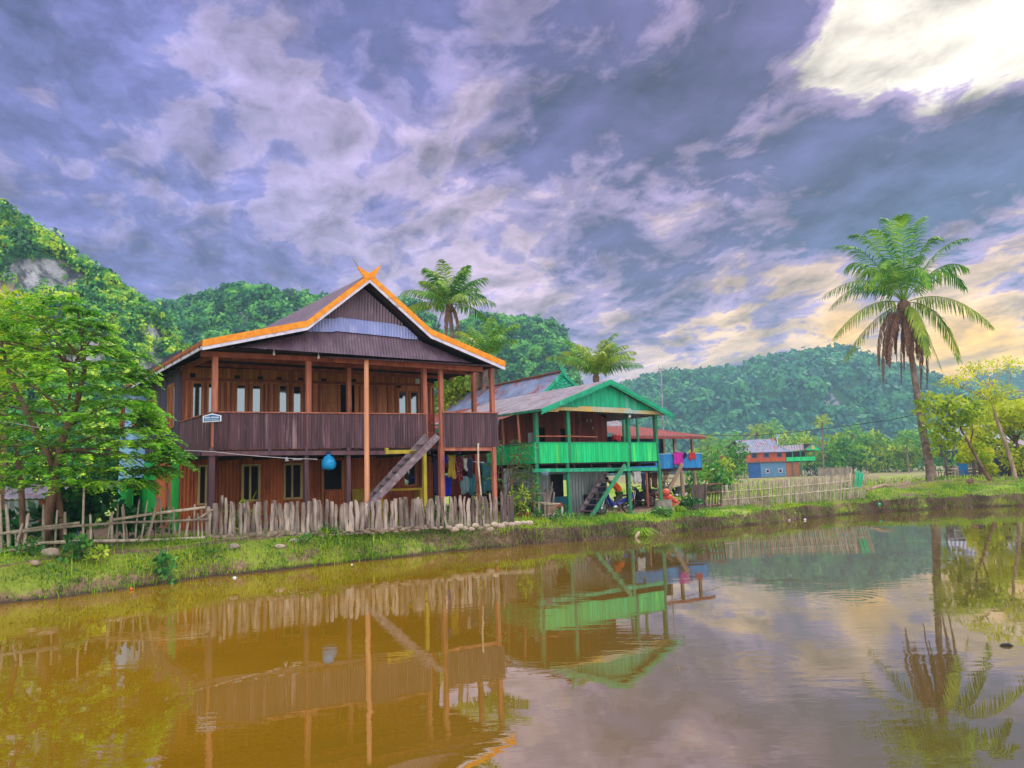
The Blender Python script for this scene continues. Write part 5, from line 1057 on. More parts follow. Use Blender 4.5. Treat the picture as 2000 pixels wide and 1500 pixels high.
def rpalm(label, px, py, d, L, n, seed, trunkpx, r0=.17, dead=0, up=.3, mats=('frond', 'frond_sun'), lw=1.0, nleaf=40, name='coconut_palm', group=None, single=False, lean=(0, 0)):
    r_ = random.Random(seed); C = P(px, py, d); b = P(trunkpx[0], 900, d); b = Vec((b.x, b.y, gh(b.x, b.y)-.1)); root_ = thing(name, label, 'palm tree', b, group)
    mid = P(trunkpx[1], trunkpx[2], d); palm_trunk(root_, [b, mid, C-Z3*.1], r0*1.15, r0*.75)
    one = MB()
    for i in range(n):
        az = i*2.399+r_.uniform(-.3, .3); f = (i+.5)/n; el = math.radians(82-100*f*(1-up*.5)) ; Lr = L*r_.uniform(.85, 1.08); h_ = Vec((math.cos(az), math.sin(az), 0))
        pc = C+(h_*math.cos(el)+Z3*math.sin(el))*(Lr*.62); tip = C+h_*(Lr*(.35+.65*f))+Z3*(Lr*(.86*math.sin(el)-.13-.22*f))
        mb = one if single else MB(); frond(mb, C, pc, tip, nleaf, L*.22*lw, L*.017*lw, .35+.5*f, L*.008)
        if not single: mb.build('frond', mats[1] if r_.random() < .35 else mats[0], root_)
    if single: one.build('crown', mats[0], root_)
    for i in range(dead):
        az = r_.uniform(0, 6.28); h_ = Vec((math.cos(az), math.sin(az), 0)); mb = MB(); frond(mb, C, C+h_*L*.22, C+h_*L*.25-Z3*L*r_.uniform(.5, .85), 26, L*.13, L*.018, 1.2, L*.008, dead=True); mb.build('dead_frond', 'dead_frond', root_)
    mb = MB(); mb.ball(C-Z3*L*.05, (L*.07, L*.07, L*.11), 8, 6, .1); mb.build('crown_base', 'trunk_brown', root_)
    return root_
rpalm('coconut palm rising behind the right slope of the brown house roof', 878, 596, 46, 3.5, 26, 3, (902, 888, 700), .17, dead=4, up=.6)
rpalm('palm with brown dead fronds down its trunk, behind the right eave of the brown house', 948, 700, 42, 3.1, 13, 4, (946, 947, 760), .2, dead=9, up=1.2)
rpalm('coconut palm with arching fronds behind the green house gables', 1164, 735, 52, 3.8, 22, 8, (1172, 1168, 800), .18, mats=('frond_sun', 'frond'), up=1.15)
# a few fallen-forward fronds of the palm behind the house
# ---------------------------------------------------------------- the big leafy tree on the left
def limb(mb, a, b, r0, r1, sag=.12, n=6):
    a, b = Vec(a), Vec(b); k = Vec((RR.uniform(-1, 1), RR.uniform(-1, 1), RR.uniform(-.3, 1)))*((b-a).length*sag); mb.tube([a.lerp(b, i/n)+k*math.sin(math.pi*i/n) for i in range(n+1)], list(np.linspace(r0, r1, n+1)), 7, cap=False)
TD = 19.6; tb = GP(88, 1060, TD)
tr = thing('leafy_tree', 'large spreading tree with layered feathery bright green leaves left of the brown house', 'tree', tb)
tk = MB(); f0 = P(118, 850, TD)
tk.tube([P(86, 1078, TD)-Z3*.1, P(96, 1000, TD), P(108, 930, TD), P(122, 860, TD), P(150, 790, TD+.1), P(165, 720, TD+.2), P(160, 650, TD+.2), P(150, 600, TD+.2)], [.12, .11, .10, .09, .075, .055, .04, .025], 10, jit=.05)
tk.tube([P(128, 1085, TD+.3)-Z3*.1, P(122, 1020, TD+.3), P(112, 965, TD+.2), P(100, 900, TD), P(60, 820, TD-.2), P(20, 740, TD-.2), P(0, 660, TD-.2)], [.10, .09, .09, .085, .07, .05, .03], 9, jit=.05)
tk.tube([P(46, 1075, TD-.2)-Z3*.1, P(44, 1000, TD-.2), P(40, 930, TD), P(30, 860, TD+.2)], [.08, .075, .07, .05], 8, jit=.05)
spr = []   # sprays: start, horizontal direction, length
env = [(575, 20, 150), (610, -60, 205), (650, -120, 225), (700, -160, 262), (740, -180, 285), (780, -190, 300), (820, -200, 318), (860, -200, 335), (900, -200, 350), (935, -190, 300)]
cen = np.array(P(120, 800, TD))
LV = MB(); sticks = MB(); rng = np.random.default_rng(5)
def spray(p, az, L, drop, nleaf, lsz):
    h = np.array([math.cos(az), math.sin(az), 0.]); u_ = np.linspace(0, 1, nleaf)[:, None]; C = p+h*L*u_+np.array([0, 0, 1.])*(L*(.22*np.sin(u_*2.2)-drop*u_**2)); C = C+rng.normal(size=C.shape)*.008
    sticks.tube([Vec(C[i]) for i in (0, nleaf//3, 2*nleaf//3, nleaf-1)], [.010, .008, .006, .003], 4, cap=False)
    S = np.array([-h[1], h[0], 0.]); out = []
    for sg in (-1, 1):
        sd_ = sg*S*(.95+.2*rng.random((nleaf, 1)))+h*(.45+.3*u_)+np.array([0, 0, 1.])*(rng.normal(size=(nleaf, 1))*.22-.28-.2*u_)
        out.append(leafq(C, sd_, np.array([0, 0, 1.])+rng.normal(size=(nleaf, 3))*.3, lsz*(.75+.5*rng.random(nleaf))*(1-.35*u_[:, 0]), lsz*.36*(.8+.4*rng.random(nleaf))))
    return np.concatenate(out)
acc = []
for i in range(1150):
    y = 575+375*rng.random()**.85; x0 = np.interp(y, [e[0] for e in env], [e[1] for e in env]); x1 = np.interp(y, [e[0] for e in env], [e[2] for e in env])
    f = rng.random(); f = f if rng.random() < .5 else (1-(1-f)**2.2); layer = 26; y = y+(round(y/layer)*layer-y)*.55
    x = x0+(x1-x0)*f; hw = (x1-x0)/2/75.0; dep = TD+.1+rng.uniform(-1, 1)*hw*.75*math.sqrt(max(.05, 1-((x-(x0+x1)/2)/((x1-x0)/2))**2))
    p = np.array(P(x, y+10, dep)); o = p-cen; az = math.atan2(o[1], o[0])+rng.normal()*.45; L = rng.uniform(.45, .85)
    p = p-np.array([math.cos(az), math.sin(az), 0])*L*.75
    acc.append(spray(p, az, L, rng.uniform(.22, .55), 20, .150))
for (y, xs0, xs1) in ((700, 225, 300), (738, 250, 318), (812, 260, 322), (836, 260, 330), (868, 290, 350), (890, 300, 372), (905, 300, 378), (925, 250, 310)):
    for k in range(9):
        p = np.array(P(xs0+rng.uniform(-10, 12), y+rng.uniform(-8, 8), TD+rng.uniform(-.5, .4))); L = (xs1-xs0)/75.0*rng.uniform(.8, 1.15); acc.append(spray(p, rng.normal()*.28, L, rng.uniform(.2, .38), 24, .15))
LV.quads(np.concatenate(acc)); LV.build('crown', 'leaf_tree', tr)
for i in range(30):
    y = RR.uniform(600, 930); x0 = np.interp(y, [e[0] for e in env], [e[1] for e in env]); x1 = np.interp(y, [e[0] for e in env], [e[2] for e in env]); q = P(RR.uniform(x0+10, x1-25), y, TD+RR.uniform(-1.2, 1.4))
    ym = min(y+RR.uniform(40, 130), 880); a_ = P(np.interp(ym, [650, 850, 1000], [158, 122, 96]), ym, TD+.1); limb(tk, a_, q, .034, .010)
tk.build('trunk', 'trunk_brown', tr, smooth=True); sticks.build('twigs', 'trunk_brown', tr)
# ---------------------------------------------------------------- generic trees and shrubs
def tree(name, label, base_, clumps, leafm, L, W, trunk=(), tm='trunk_brown', cat='tree', group=None, n=120):
    """clumps: (point, (rx, ry, rz), leaves)"""
    root_ = thing(name, label, cat, base_, group); mb = MB(); mb.quads(np.concatenate([clump(c, r, k or n, L, W) for c, r, k in clumps])); mb.build('crown' if cat == 'tree' else 'foliage', leafm, root_)
    t_ = MB()
    if trunk:
        for pts, ra in trunk: t_.tube(pts, ra, 8, cap=False, jit=.04)
        top_ = trunk[0][0][-1]
    else:
        c = Vec(np.mean([np.array(c_[0]) for c_ in clumps], axis=0)); b = Vec(base_); L_ = (c-b).length; t_.tube([b-Z3*.1, b.lerp(c, .5)+Vec((L_*.03, 0, 0)), c], [L_*.035, L_*.028, L_*.015], 7, cap=False); top_ = b.lerp(c, .6)
    for c_, r, k in clumps[:14]:
        s0 = Vec(top_) if not trunk else min((Vec(p) for pts, ra in trunk for p in pts[1:]), key=lambda p: (p-Vec(c_)).length+(0 if p.z < c_[2] else 5))
        limb(t_, s0, Vec(c_), .3*min(.12, r[0]*.12)+.012, .012, .08)
    t_.build('trunk' if cat == 'tree' else 'stem', tm, root_, smooth=True); return root_
# yellow-green tree at the left edge
D2_ = 23.5; b = GP(-5, 940, D2_); cl = [(P(x, y, D2_+RR.uniform(-.7, .7)), (.8, .8, .55), 420) for x, y in ((-60, 660), (-20, 610), (20, 600), (-40, 720), (10, 680), (45, 640), (-80, 620), (-10, 760), (40, 720))]
tree('leafy_tree', 'yellow-green tree at the left edge behind the large feathery tree', b, cl, 'leaf_yellow', .17, .09)
# trees between the houses and the hills
for i, (px, py, d, r, lm, lb) in enumerate([(885, 770, 44, 1.7, 'leaf_olive', 'small yellow-green tree seen past the right end of the brown veranda'), (1058, 640, 0, 0, '', ''), (262, 930, 36, 2.2, 'leaf_dark', 'dark bush between the green side wall and the karst hill'), (60, 930, 34, 2.8, 'leaf_dark', 'dark broad tree behind the large feathery tree trunk'), (-120, 900, 33, 3.4, 'leaf_dark', 'dark tree outside the left edge behind the bamboo fence'), (1030, 880, 42, 2.0, 'leaf_olive', 'small tree glimpsed between the brown and the green house')]):
    if not r: continue
    c = P(px, py, d); b = Vec((c.x, c.y, gh(c.x, c.y))); cl = [(c+Vec((RR.uniform(-1, 1)*r*.7, RR.uniform(-1, 1)*r*.6, RR.uniform(-.8, .7)*r)), (r*.5, r*.5, r*.38), 260) for _ in range(11)]
    tree('bushy_tree', lb, b, cl, lm, .26, .16)
# tall thin-leaved tree and broad-leaved tree by the far bank
DT = 47.0; b = GP(1985, 940, DT); pt = lambda x, y, dd=0: P(x, y, DT+dd)
trk = [([b-Z3*.1, pt(1975, 900), pt(1962, 860), pt(1945, 815), pt(1937, 780), pt(1932, 740)], [.14, .12, .11, .09, .075, .04]), ([pt(1938, 785), pt(1905, 768), pt(1880, 757), pt(1852, 745)], [.07, .05, .035, .015]), ([pt(1934, 760), pt(1945, 740), pt(1965, 720), pt(1975, 712)], [.06, .045, .03, .012]),
       ([pt(1932, 750), pt(1915, 742), pt(1898, 730), pt(1885, 712)], [.05, .035, .025, .012]), ([pt(1937, 782), pt(1970, 768), pt(2010, 760), pt(2040, 757)], [.06, .045, .035, .02]), ([pt(1940, 790), pt(1965, 755), pt(1975, 740)], [.04, .03, .02])]
cl = [(pt(x, y, RR.uniform(-.8, .8)), (.75, .75, .2), 75) for x, y in ((1862, 742), (1880, 735), (1850, 748), (1895, 720), (1915, 712), (1905, 725), (1960, 705), (1975, 712), (1968, 722), (1925, 722), (1885, 748), (1930, 765), (1945, 775), (1935, 750), (1918, 790), (1955, 790))]
cl += [(pt(x, y, RR.uniform(-1, 1)), (.9, .9, .45), 200) for x, y in ((1925, 775), (1955, 765), (1975, 780), (1900, 790), (1915, 800))]
tree('thin_leaved_tree', 'tall thin tree with bare forking branches and sparse leaves at the right edge', b, cl, 'leaf_gold', .20, .085, trk, 'trunk_pale')
DT2 = 44.5; b = GP(1938, 940, DT2); pt = lambda x, y, dd=0: P(x, y, DT2+dd)
trk = [([b-Z3*.1, pt(1925, 925), pt(1908, 895), pt(1892, 865), pt(1876, 838)], [.13, .11, .09, .07, .05]), ([pt(1890, 862), pt(1868, 845), pt(1845, 840), pt(1838, 812)], [.06, .045, .035, .02]), ([pt(1880, 845), pt(1872, 815), pt(1858, 795)], [.05, .035, .02]), ([pt(1895, 868), pt(1900, 840), pt(1895, 800)], [.05, .04, .02])]
cl = [(pt(x, y, RR.uniform(-.9, .9)), (.62, .6, .36), 62) for x, y in ((1812, 783), (1828, 790), (1808, 800), (1856, 782), (1868, 790), (1848, 800), (1880, 800), (1893, 790), (1835, 822), (1858, 822), (1878, 818), (1900, 812), (1822, 840), (1850, 850), (1838, 860), (1870, 835), (1905, 830), (1915, 800), (1862, 862), (1842, 875))]
tree('broad_leaved_tree', 'slanting tree with clusters of broad leaves right of the tall palm', b, cl, 'leaf_olive', .36, .17, trk, 'trunk_brown')
for i, (px, py, d, r, k, lb) in enumerate([(1925, 838, 56, 1.9, 9, 'rounded yellow-green bush behind the slanting tree'), (1985, 835, 58, 2.3, 13, 'tall golden bush behind the thin bare-branched tree'), (2040, 840, 56, 3.0, 16, 'golden tree cut by the right edge'), (1912, 890, 54, 1.1, 5, 'low green bush beside the dark blue house')]):
    c = P(px, py, d); b = Vec((c.x, c.y, gh(c.x, c.y))); cl = [(c+Vec((RR.uniform(-1, 1)*r*.8, RR.uniform(-1, 1)*r*.6, RR.uniform(-.9, .75)*r)), (r*.36, r*.4, r*.26), 210) for _ in range(k)]
    tree('golden_bush', lb, b, cl, 'leaf_gold', .30, .16)
# the tree line across the fields, one object per tree
ords = ['first', 'second', 'third', 'fourth', 'fifth', 'sixth', 'seventh', 'eighth', 'ninth', 'tenth', 'eleventh', 'twelfth', 'thirteenth', 'fourteenth', 'fifteenth', 'sixteenth', 'seventeenth', 'eighteenth', 'nineteenth', 'twentieth', 'twenty-first', 'twenty-second', 'twenty-third', 'twenty-fourth', 'twenty-fifth', 'twenty-sixth']
lst = sorted([(1372+i*25.5+RR.uniform(-7, 7)) for i in range(26)])
for i, px in enumerate(lst):
    d = RR.uniform(165, 215); g_ = P(px, 900, d); b = Vec((g_.x, g_.y, gh(g_.x, g_.y))); H_ = RR.uniform(6.5, 11.5)*(d/190); r = H_*.5; ty = 'far_tree_yellow' if RR.random() < .4 else 'far_tree'
    cl = [(b+Vec((RR.uniform(-1, 1)*r, RR.uniform(-1, 1)*r*.6, H_*RR.uniform(.12, .88))), (r*.36, r*.36, r*.27), 70) for _ in range(19)]
    tree('field_tree', f'{ords[i]} leafy tree from the left in the tree line beyond the fields', b, cl, ty, .8, .5, group='trees beyond the fields')
fp = [(1383, 868, 150, 3.4), (1402, 880, 140, 3.0), (1432, 862, 170, 3.4), (1478, 846, 175, 3.4), (1507, 842, 175, 3.6), (1560, 858, 185, 3.2), (1606, 826, 150, 2.6), (1664, 848, 170, 3.6), (1690, 862, 170, 3.2), (1748, 872, 180, 3.4), (1772, 858, 160, 3.2)]
for i, (px, py, d, L) in enumerate(fp):
    lb = f'{ords[i]} small palm from the left in the tree line beyond the fields' if i != 6 else 'slender palm with a tall bare trunk right of the distant orange house'
    rpalm(lb, px, py, d, L, 13, 60+i, (px+1, px, py+30), .16, mats=('far_tree' if i % 3 else 'far_tree_yellow',)*2, lw=1.7, nleaf=14, group='palms beyond the fields', single=True, name='field_palm')
# shrubs and plants
def shrub(name, label, px, py, w_, h_, leafm, n, L, W, d=None, lift=0.0, k=6, group=None):
    p = GP(px, py) if d is None else P(px, py, d)
    if d is not None: p = Vec((p.x, p.y, min(p.z, gh(p.x, p.y)+lift)))
    cl = [(p+Vec((RR.uniform(-1, 1)*w_*.34, RR.uniform(-.7, .7)*w_*.3, h_*RR.uniform(.28, .78))), (w_*.26, w_*.24, h_*.24), n//k) for _ in range(k)]
    return tree(name, label, p, cl, leafm, L, W, cat='plant', group=group)
shrub('shrub', 'round green shrub against the middle of the driftwood fence', 848, 1036, .85, .75, 'leaf_bank', 340, .13, .08, k=9)
for px, py, w_, h_, m_, n, L, W, lb in [(147, 1100, .75, .7, 'leaf_bank', 130, .17, .12, 'bright green leafy plant at the foot of the tall bamboo stake'), (199, 1095, .5, .5, 'leaf_lime', 110, .13, .07, 'yellow variegated plant by the bamboo fence'), (324, 1084, .4, .85, 'leaf_bank', 100, .17, .12, 'upright green plant between the bamboo fence stakes near the driftwood fence'), (30, 1106, .9, .4, 'leaf_bank', 160, .10, .06, 'low dark weeds at the left end of the bamboo fence'), (70, 1100, .6, .35, 'leaf_olive', 120, .08, .04, 'low yellow weeds below the tan rock'),
      (1048, 1046, .5, .35, 'leaf_bank', 120, .10, .05, 'small weed clump on the bank below the pale row of stones'), (1108, 1052, 1.0, .5, 'leaf_bank', 200, .13, .05, 'leafy clump hanging over the bank below the green house'), (1292, 1040, .9, .45, 'leaf_bank', 190, .13, .08, 'broad-leaved creeper on the bank left of the dark bank hollow'), (1352, 1034, 1.0, .6, 'leaf_dark', 240, .14, .09, 'dark green bush on the bank below the lattice gate'), (1480, 1020, 1.2, .5, 'leaf_olive', 220, .16, .06, 'scrubby bush on the bank below the left half of the picket fence'), (1600, 1008, 1.5, .55, 'leaf_olive', 260, .16, .06, 'scrubby bush on the bank below the right half of the picket fence'), (1655, 1000, 1.2, .5, 'leaf_bank', 200, .16, .06, 'green weeds at the right end of the picket fence'), (1840, 985, .8, .4, 'leaf_bank', 120, .14, .07, 'small green plant on the bare bank below the tall palm'), (1690, 996, 1.0, .35, 'leaf_olive', 150, .14, .06, 'thin weeds on the brown bank left of the tall palm'),
      (640, 1048, .8, .35, 'leaf_bank', 150, .10, .05, 'leafy weeds below the driftwood fence near the brown staircase foot'), (590, 1052, .5, .3, 'leaf_bank', 90, .10, .05, 'weed tuft on the rubble footing below the blue bag')]:
    shrub('bank_plant', lb, px, py, w_, h_, m_, n, L, W, k=5)
for px, py, d, w_, h_, m_, n, L, W, lb in [(100, 1050, 20.3, 1.6, 1.3, 'leaf_dark', 220, .30, .2, 'dark big-leaved plant behind the bamboo fence next to the tree trunk'), (185, 1050, 20.6, 1.7, 1.7, 'leaf_dark', 240, .32, .2, 'tall dark big-leaved plant behind the tall bamboo stake'), (250, 1050, 20.6, 1.2, 1.2, 'leaf_dark', 160, .26, .16, 'dark big-leaved plant in front of the green side wall'), (20, 1050, 20.5, 1.6, .9, 'leaf_dark', 160, .26, .16, 'dark undergrowth behind the left bamboo stakes'), (300, 1030, 21.5, .9, .9, 'leaf_bank', 90, .22, .12, 'green plant in front of the rusty side sheet'),
      (470, 1010, 23.3, .8, .9, 'leaf_olive', 70, .38, .05, 'spiky long-leaved plant behind the driftwood fence at the left windows'), (940, 990, 26.6, .55, 1.0, 'leaf_lime', 110, .2, .06, 'pale yellow-green plant behind the driftwood fence under the laundry'), (850, 985, 26.2, .6, .8, 'leaf_dark', 80, .2, .1, 'dark plant behind the driftwood fence left of the laundry'), (1015, 1005, 28.0, .7, 1.15, 'leaf_lime', 150, .22, .06, 'spiky lime green plant between the brown and green houses'), (1042, 985, 29.0, .9, 1.5, 'leaf_olive', 110, .16, .07, 'thin yellow-leaved plant in front of the grey zinc wall')]:
    shrub('garden_plant', lb, px, py, w_, h_, m_, n, L, W, d=d, k=6)
# feathery green shrub between the houses
DB = 28.6; b = GP(985, 940, DB); rt_ = thing('feathery_shrub', 'tall feathery green shrub between the brown house and the green house', 'shrub', b); mb = MB(); st = MB(); out = []; sticks = st; rng = np.random.default_rng(9)
for i in range(120):
    x, y = RR.uniform(958, 1020), RR.uniform(862, 1000); y = y if x < 1012 else RR.uniform(862, 960); p = np.array(P(x, y, DB+RR.uniform(-.6, .6))); out.append(spray(p, RR.uniform(-.9, .9) if x > 985 else RR.uniform(1.5, 4.5), RR.uniform(.45, .9), RR.uniform(.1, .6), 16, .12))
for i in range(9): st.tube([b+Vec((RR.uniform(-.2, .2), RR.uniform(-.2, .2), -.1)), P(RR.uniform(970, 1010), 930, DB), P(RR.uniform(962, 1025), RR.uniform(865, 900), DB+RR.uniform(-.5, .5))], [.025, .02, .008], 5)
mb.quads(np.concatenate(out)); mb.build('foliage', 'leaf_bank', rt_); st.build('stems', 'trunk_brown', rt_)
# hedge-like clump of palm saplings right of the blue house
for i, (px, py, d, r, m_, lb) in enumerate([(1395, 935, 62, 1.6, 'leaf_olive', 'yellow-green bush in the field behind the lattice gate'), (1420, 905, 75, 2.4, 'leaf_bank', 'green bush left of the distant orange house'), (1375, 960, 48, 1.3, 'leaf_bank', 'green bush behind the blue house staircase')]):
    c = P(px, py, d); b = Vec((c.x, c.y, gh(c.x, c.y))); c.z = max(c.z, b.z+r*.5); cl = [(c+Vec((RR.uniform(-1, 1)*r*.8, RR.uniform(-1, 1)*r*.6, RR.uniform(-.5, .7)*r)), (r*.4, r*.4, r*.3), 120) for _ in range(9)]; tree('field_bush', lb, b, cl, m_, .34, .16)
# ---------------------------------------------------------------- grass
def grass(n, name, mt, x0, x1, s0, s1, h0, h1, w_, lean=.5, mask=None, hang=False, seed=1):
    r = np.random.default_rng(seed); x = x0+(x1-x0)*r.random(n); s = s0+(s1-s0)*r.random(n)**1.3; y = ys(x)+s
    d = snoise(x, y, 0, 77, 3, .9); keep = d+r.random(n)*1.5 > .55
    if mask is not None: keep &= mask(x, s, r)
    x, y, s = x[keep], y[keep], s[keep]; n = len(x); z = gz(x, y)-.01; h = h0+(h1-h0)*r.random(n)**2*(1+.5*np.clip(snoise(x, y, 0, 5, 3, 2.), -1, 1))
    a = r.random(n)*6.28; dx_, dy_ = np.cos(a), np.sin(a); W = w_*(.6+.8*r.random(n)); b = np.stack([x, y, z], -1); sd_ = np.stack([-dy_, dx_, 0*x], -1)*W[:, None]/2
    ln = lean*(.3+r.random(n)); up = np.stack([dx_*ln*.4, dy_*ln*.4-.15*(hang), np.full(n, .75 if not hang else .25)], -1)*h[:, None]; tp = np.stack([dx_*ln*1.1, dy_*ln*1.1-(.7 if hang else 0), np.full(n, 1.0 if not hang else -.5)], -1)*h[:, None]
    Q1 = np.stack([b-sd_, b+sd_, b+up+sd_*.8, b+up-sd_*.8], 1); Q2 = np.stack([b+up-sd_*.8, b+up+sd_*.8, b+tp+sd_*.1, b+tp-sd_*.1], 1); mb = MB(); mb.quads(np.concatenate([Q1, Q2])); mb.build(name, mt, loc=(0, 0, 0), kind='stuff')
_fx = [P(a_[0], a_[1], b_[1]).x for a_, b_ in zip(fb, fd)]; _fy = [P(a_[0], a_[1], b_[1]).y for a_, b_ in zip(fb, fd)]
path = lambda x, s, r: ~((x > _fx[0]-.2) & (x < _fx[1]+.4) & (ys(x)+s > np.interp(x, _fx, _fy)-.42)) & ~((np.abs(s-1.75-.2*np.sin(x)) < .3) & (x < -3) & (r.random(len(x)) < .8)) & ~((x > 0) & (x < 12) & (s > 2.6) & (r.random(len(x)) < .93)) & ~((x > 17) & (r.random(len(x)) < .35))
grass(170000, 'bank_grass', 'grass', -17, 42, .02, 5.5, .04, .15, .02, mask=path, seed=2)
grass(16000, 'tall_bank_grass', 'grass', -17, 40, -.05, 1.2, .12, .42, .018, .8, mask=lambda x, s, r: (snoise(x, x*0, 0, 31, 3, 1.4)+r.random(len(x))*.7 > .45), seed=3)
grass(60000, 'dry_bank_grass', 'grass_dry', -1.5, 36, .0, .42, .10, .34, .014, .5, mask=lambda x, s, r: (snoise(x, x*0, 0, 13, 3, .8)+r.random(len(x)) > .1), hang=True, seed=4)
grass(7000, 'dry_bank_litter', 'grass_dry', -16, 0, .0, .8, .05, .16, .014, .9, mask=lambda x, s, r: r.random(len(x)) < .5, seed=6)
grass(30000, 'field_grass', 'grass', 8, 60, 6, 45, .1, .32, .05, .6, seed=5)
def weeds(n, x0, x1, s0, s1, mt, name, L, seed):
    r = np.random.default_rng(seed); x = x0+(x1-x0)*r.random(n); s = s0+(s1-s0)*r.random(n); k = snoise(x, x*0+s*2, 0, seed, 3, 1.9)+r.random(n)*.5 > .55; x, s = x[k], s[k]; y = ys(x)+s; n = len(x); z = gz(x, y)+.02+.10*r.random(n)
    d = r.normal(size=(n, 3)); d[:, 2] = np.abs(d[:, 2])*.5; q = r.normal(size=(n, 3))*.5; q[:, 2] += 1; mb = MB(); mb.quads(leafq(np.stack([x, y, z], -1), d, q, L*(.5+r.random(n)), L*.55*(.6+.6*r.random(n)))); mb.build(name, mt, loc=(0, 0, 0), kind='stuff')
weeds(26000, -17, 36, .0, 3.0, 'leaf_bank', 'bank_weeds', .075, 41); weeds(9000, -17, 40, -.05, .8, 'leaf_dark', 'dark_bank_weeds', .09, 43); weeds(9000, -17, 5, .3, 5.0, 'leaf_olive', 'yellow_bank_weeds', .06, 44)
def tuft(label, px, py, n, h, m_='grass', spread=.16):
    p = GP(px, py); mb = MB(); a = NR.random(n)*6.28; l_ = .25+.9*NR.random(n); hh = h*(.6+.6*NR.random(n))*1.15; C = np.array(p)+np.stack([np.cos(a)*spread*NR.random(n), np.sin(a)*spread*NR.random(n), 0*a], -1); Dd = np.stack([np.cos(a)*l_*.5, np.sin(a)*l_*.5, 1+0*a], -1); mid = C+Dd*(hh*.6)[:, None]; D2 = np.stack([np.cos(a)*l_*1.4, np.sin(a)*l_*1.4, .25-l_*.9], -1); tip = mid+D2*(hh*.5)[:, None]
    S = np.stack([-np.sin(a), np.cos(a), 0*a], -1)*.009; mb.quads(np.stack([C-S, C+S, mid+S, mid-S], 1)); mb.quads(np.stack([mid-S, mid+S, tip+S*.1, tip-S*.1], 1)); mb.build('grass_tuft', m_, loc=tuple(p), label=label, cat='grass tuft')
for a in [('long drooping grass tuft on the bank below the stone footing', 470, 1118, 420, .62), ('grass tuft at the water edge below the green house front post', 1096, 1062, 300, .55), ('tall grass tuft on the bank below the blue motorcycle', 1252, 1030, 380, .62), ('grass tuft on the bank at the left edge of the photo', 20, 1150, 260, .4), ('grass tuft at the foot of the driftwood fence by the staircase', 640, 1046, 160, .38), ('grass tuft on the bank below the picket fence gate end', 1440, 1020, 300, .5), ('grass tuft below the middle of the picket fence', 1555, 1010, 300, .5), ('grass tuft on the bank below the shrub', 770, 1085, 240, .38), ('grass tuft overhanging the water right of the rotten stick', 1330, 1036, 260, .4)]: tuft(*a)
# ---------------------------------------------------------------- far houses
def stilt_far(label, name, pA, pB, d0_, d1_, zb_px, zt_px, zr_px, wallm, roofm, lowm, depth_, trimm='green_bright', windows=(), low_split=None):
    """simple gabled stilt house seen from its long side: pixel corners left/right, heights from pixel rows at the left corner"""
    a_, b_ = P(pA, zb_px, d0_), P(pB, zb_px, d1_); u_ = Vec((b_.x-a_.x, b_.y-a_.y, 0)).normalized(); F_ = Fr((a_.x, a_.y), (u_.x, u_.y), (-u_.y, u_.x)); W_ = (Vec((b_.x, b_.y, 0))-Vec((a_.x, a_.y, 0))).length
    zb_, zt_, zr_ = (P(pA, q, d0_).z for q in (zb_px, zt_px, zr_px)); g_ = gh(a_.x, a_.y)
    r_ = thing(name, label, 'house', F_.pt(0, 0, g_))
    mb = MB(); planks(mb, F_, 0, W_, 0, zb_, zt_, .45, .08, jit=.01); planks(mb, F_, 0, depth_, 0, zb_, zt_, .45, .08, axis='b', jit=.01); planks(mb, F_, 0, depth_, W_, zb_, zt_, .45, .08, axis='b'); planks(mb, F_, 0, W_, depth_, zb_, zt_, .45, .08); mb.build('wall', wallm, r_)
    return r_, F_, W_, zb_, zt_, zr_, g_
r_, F_, W_, zb_, zt_, zr_, g_ = stilt_far('distant orange stilt house with a grey-blue roof and blue panels below', 'orange_house', 1438, 1535, 150, 152, 904, 884, 860, 'far_orange', 'roof_zinc_blue', 'far_blue', 7)
mb = MB(); ov = .7
mb.corr([F_.pt(-ov, -ov, zt_-.1), F_.pt(W_+1.5, -ov, zt_-.1)], [F_.pt(1.4, 1.9, zt_+1.1), F_.pt(W_-.2, 1.9, zt_+1.1)], .5, .05, Z3, 1); mb.corr([F_.pt(1.4, 1.9, zt_+1.1), F_.pt(W_-.2, 1.9, zt_+1.1)], [F_.pt(1.9, 3.5, zr_+.1), F_.pt(W_+.3, 3.5, zr_+.35)], .5, .05, Z3, 1)
mb.corr([F_.pt(-ov, 7+ov, zt_-.1), F_.pt(W_+1.5, 7+ov, zt_-.1)], [F_.pt(1.9, 3.5, zr_+.1), F_.pt(W_+.3, 3.5, zr_+.35)], .5, .05, Z3, 1); rf = mb.build('roof', 'roof_zinc_blue', r_)
mb = MB(); mb.beam(F_.pt(W_+.3, 3.5, zr_+.3), F_.pt(W_+1.0, 3.3, zr_+1.1), .12, .16); mb.beam(F_.pt(W_+1.0, 3.5, zr_+.3), F_.pt(W_+.3, 3.3, zr_+1.3), .12, .16); mb.beam(F_.pt(W_+.4, 3.4, zr_+.5), F_.pt(W_-.4, 1.9, zt_+1.2), .1, .22); mb.build('crossed_finial', 'blue_pale', rf)
mb = MB(); mb.prism([F_.pt(W_-.2, 2, zt_+.7), F_.pt(W_+.2, 3.5, zr_+.2), F_.pt(W_-.2, 5, zt_+.7)], F_.u*.05); mb.build('gable', 'far_orange', rf)
for x in (1448, 1473, 1497, 1522):
    a = F_.hit(x, 892, 0)[0]; window(r_, F_, a-.42, a+.42, 0, zb_+.95, zt_-.35, 'blue_dark', mull=(.5,), glass=False, fw=.16, out=-.1)
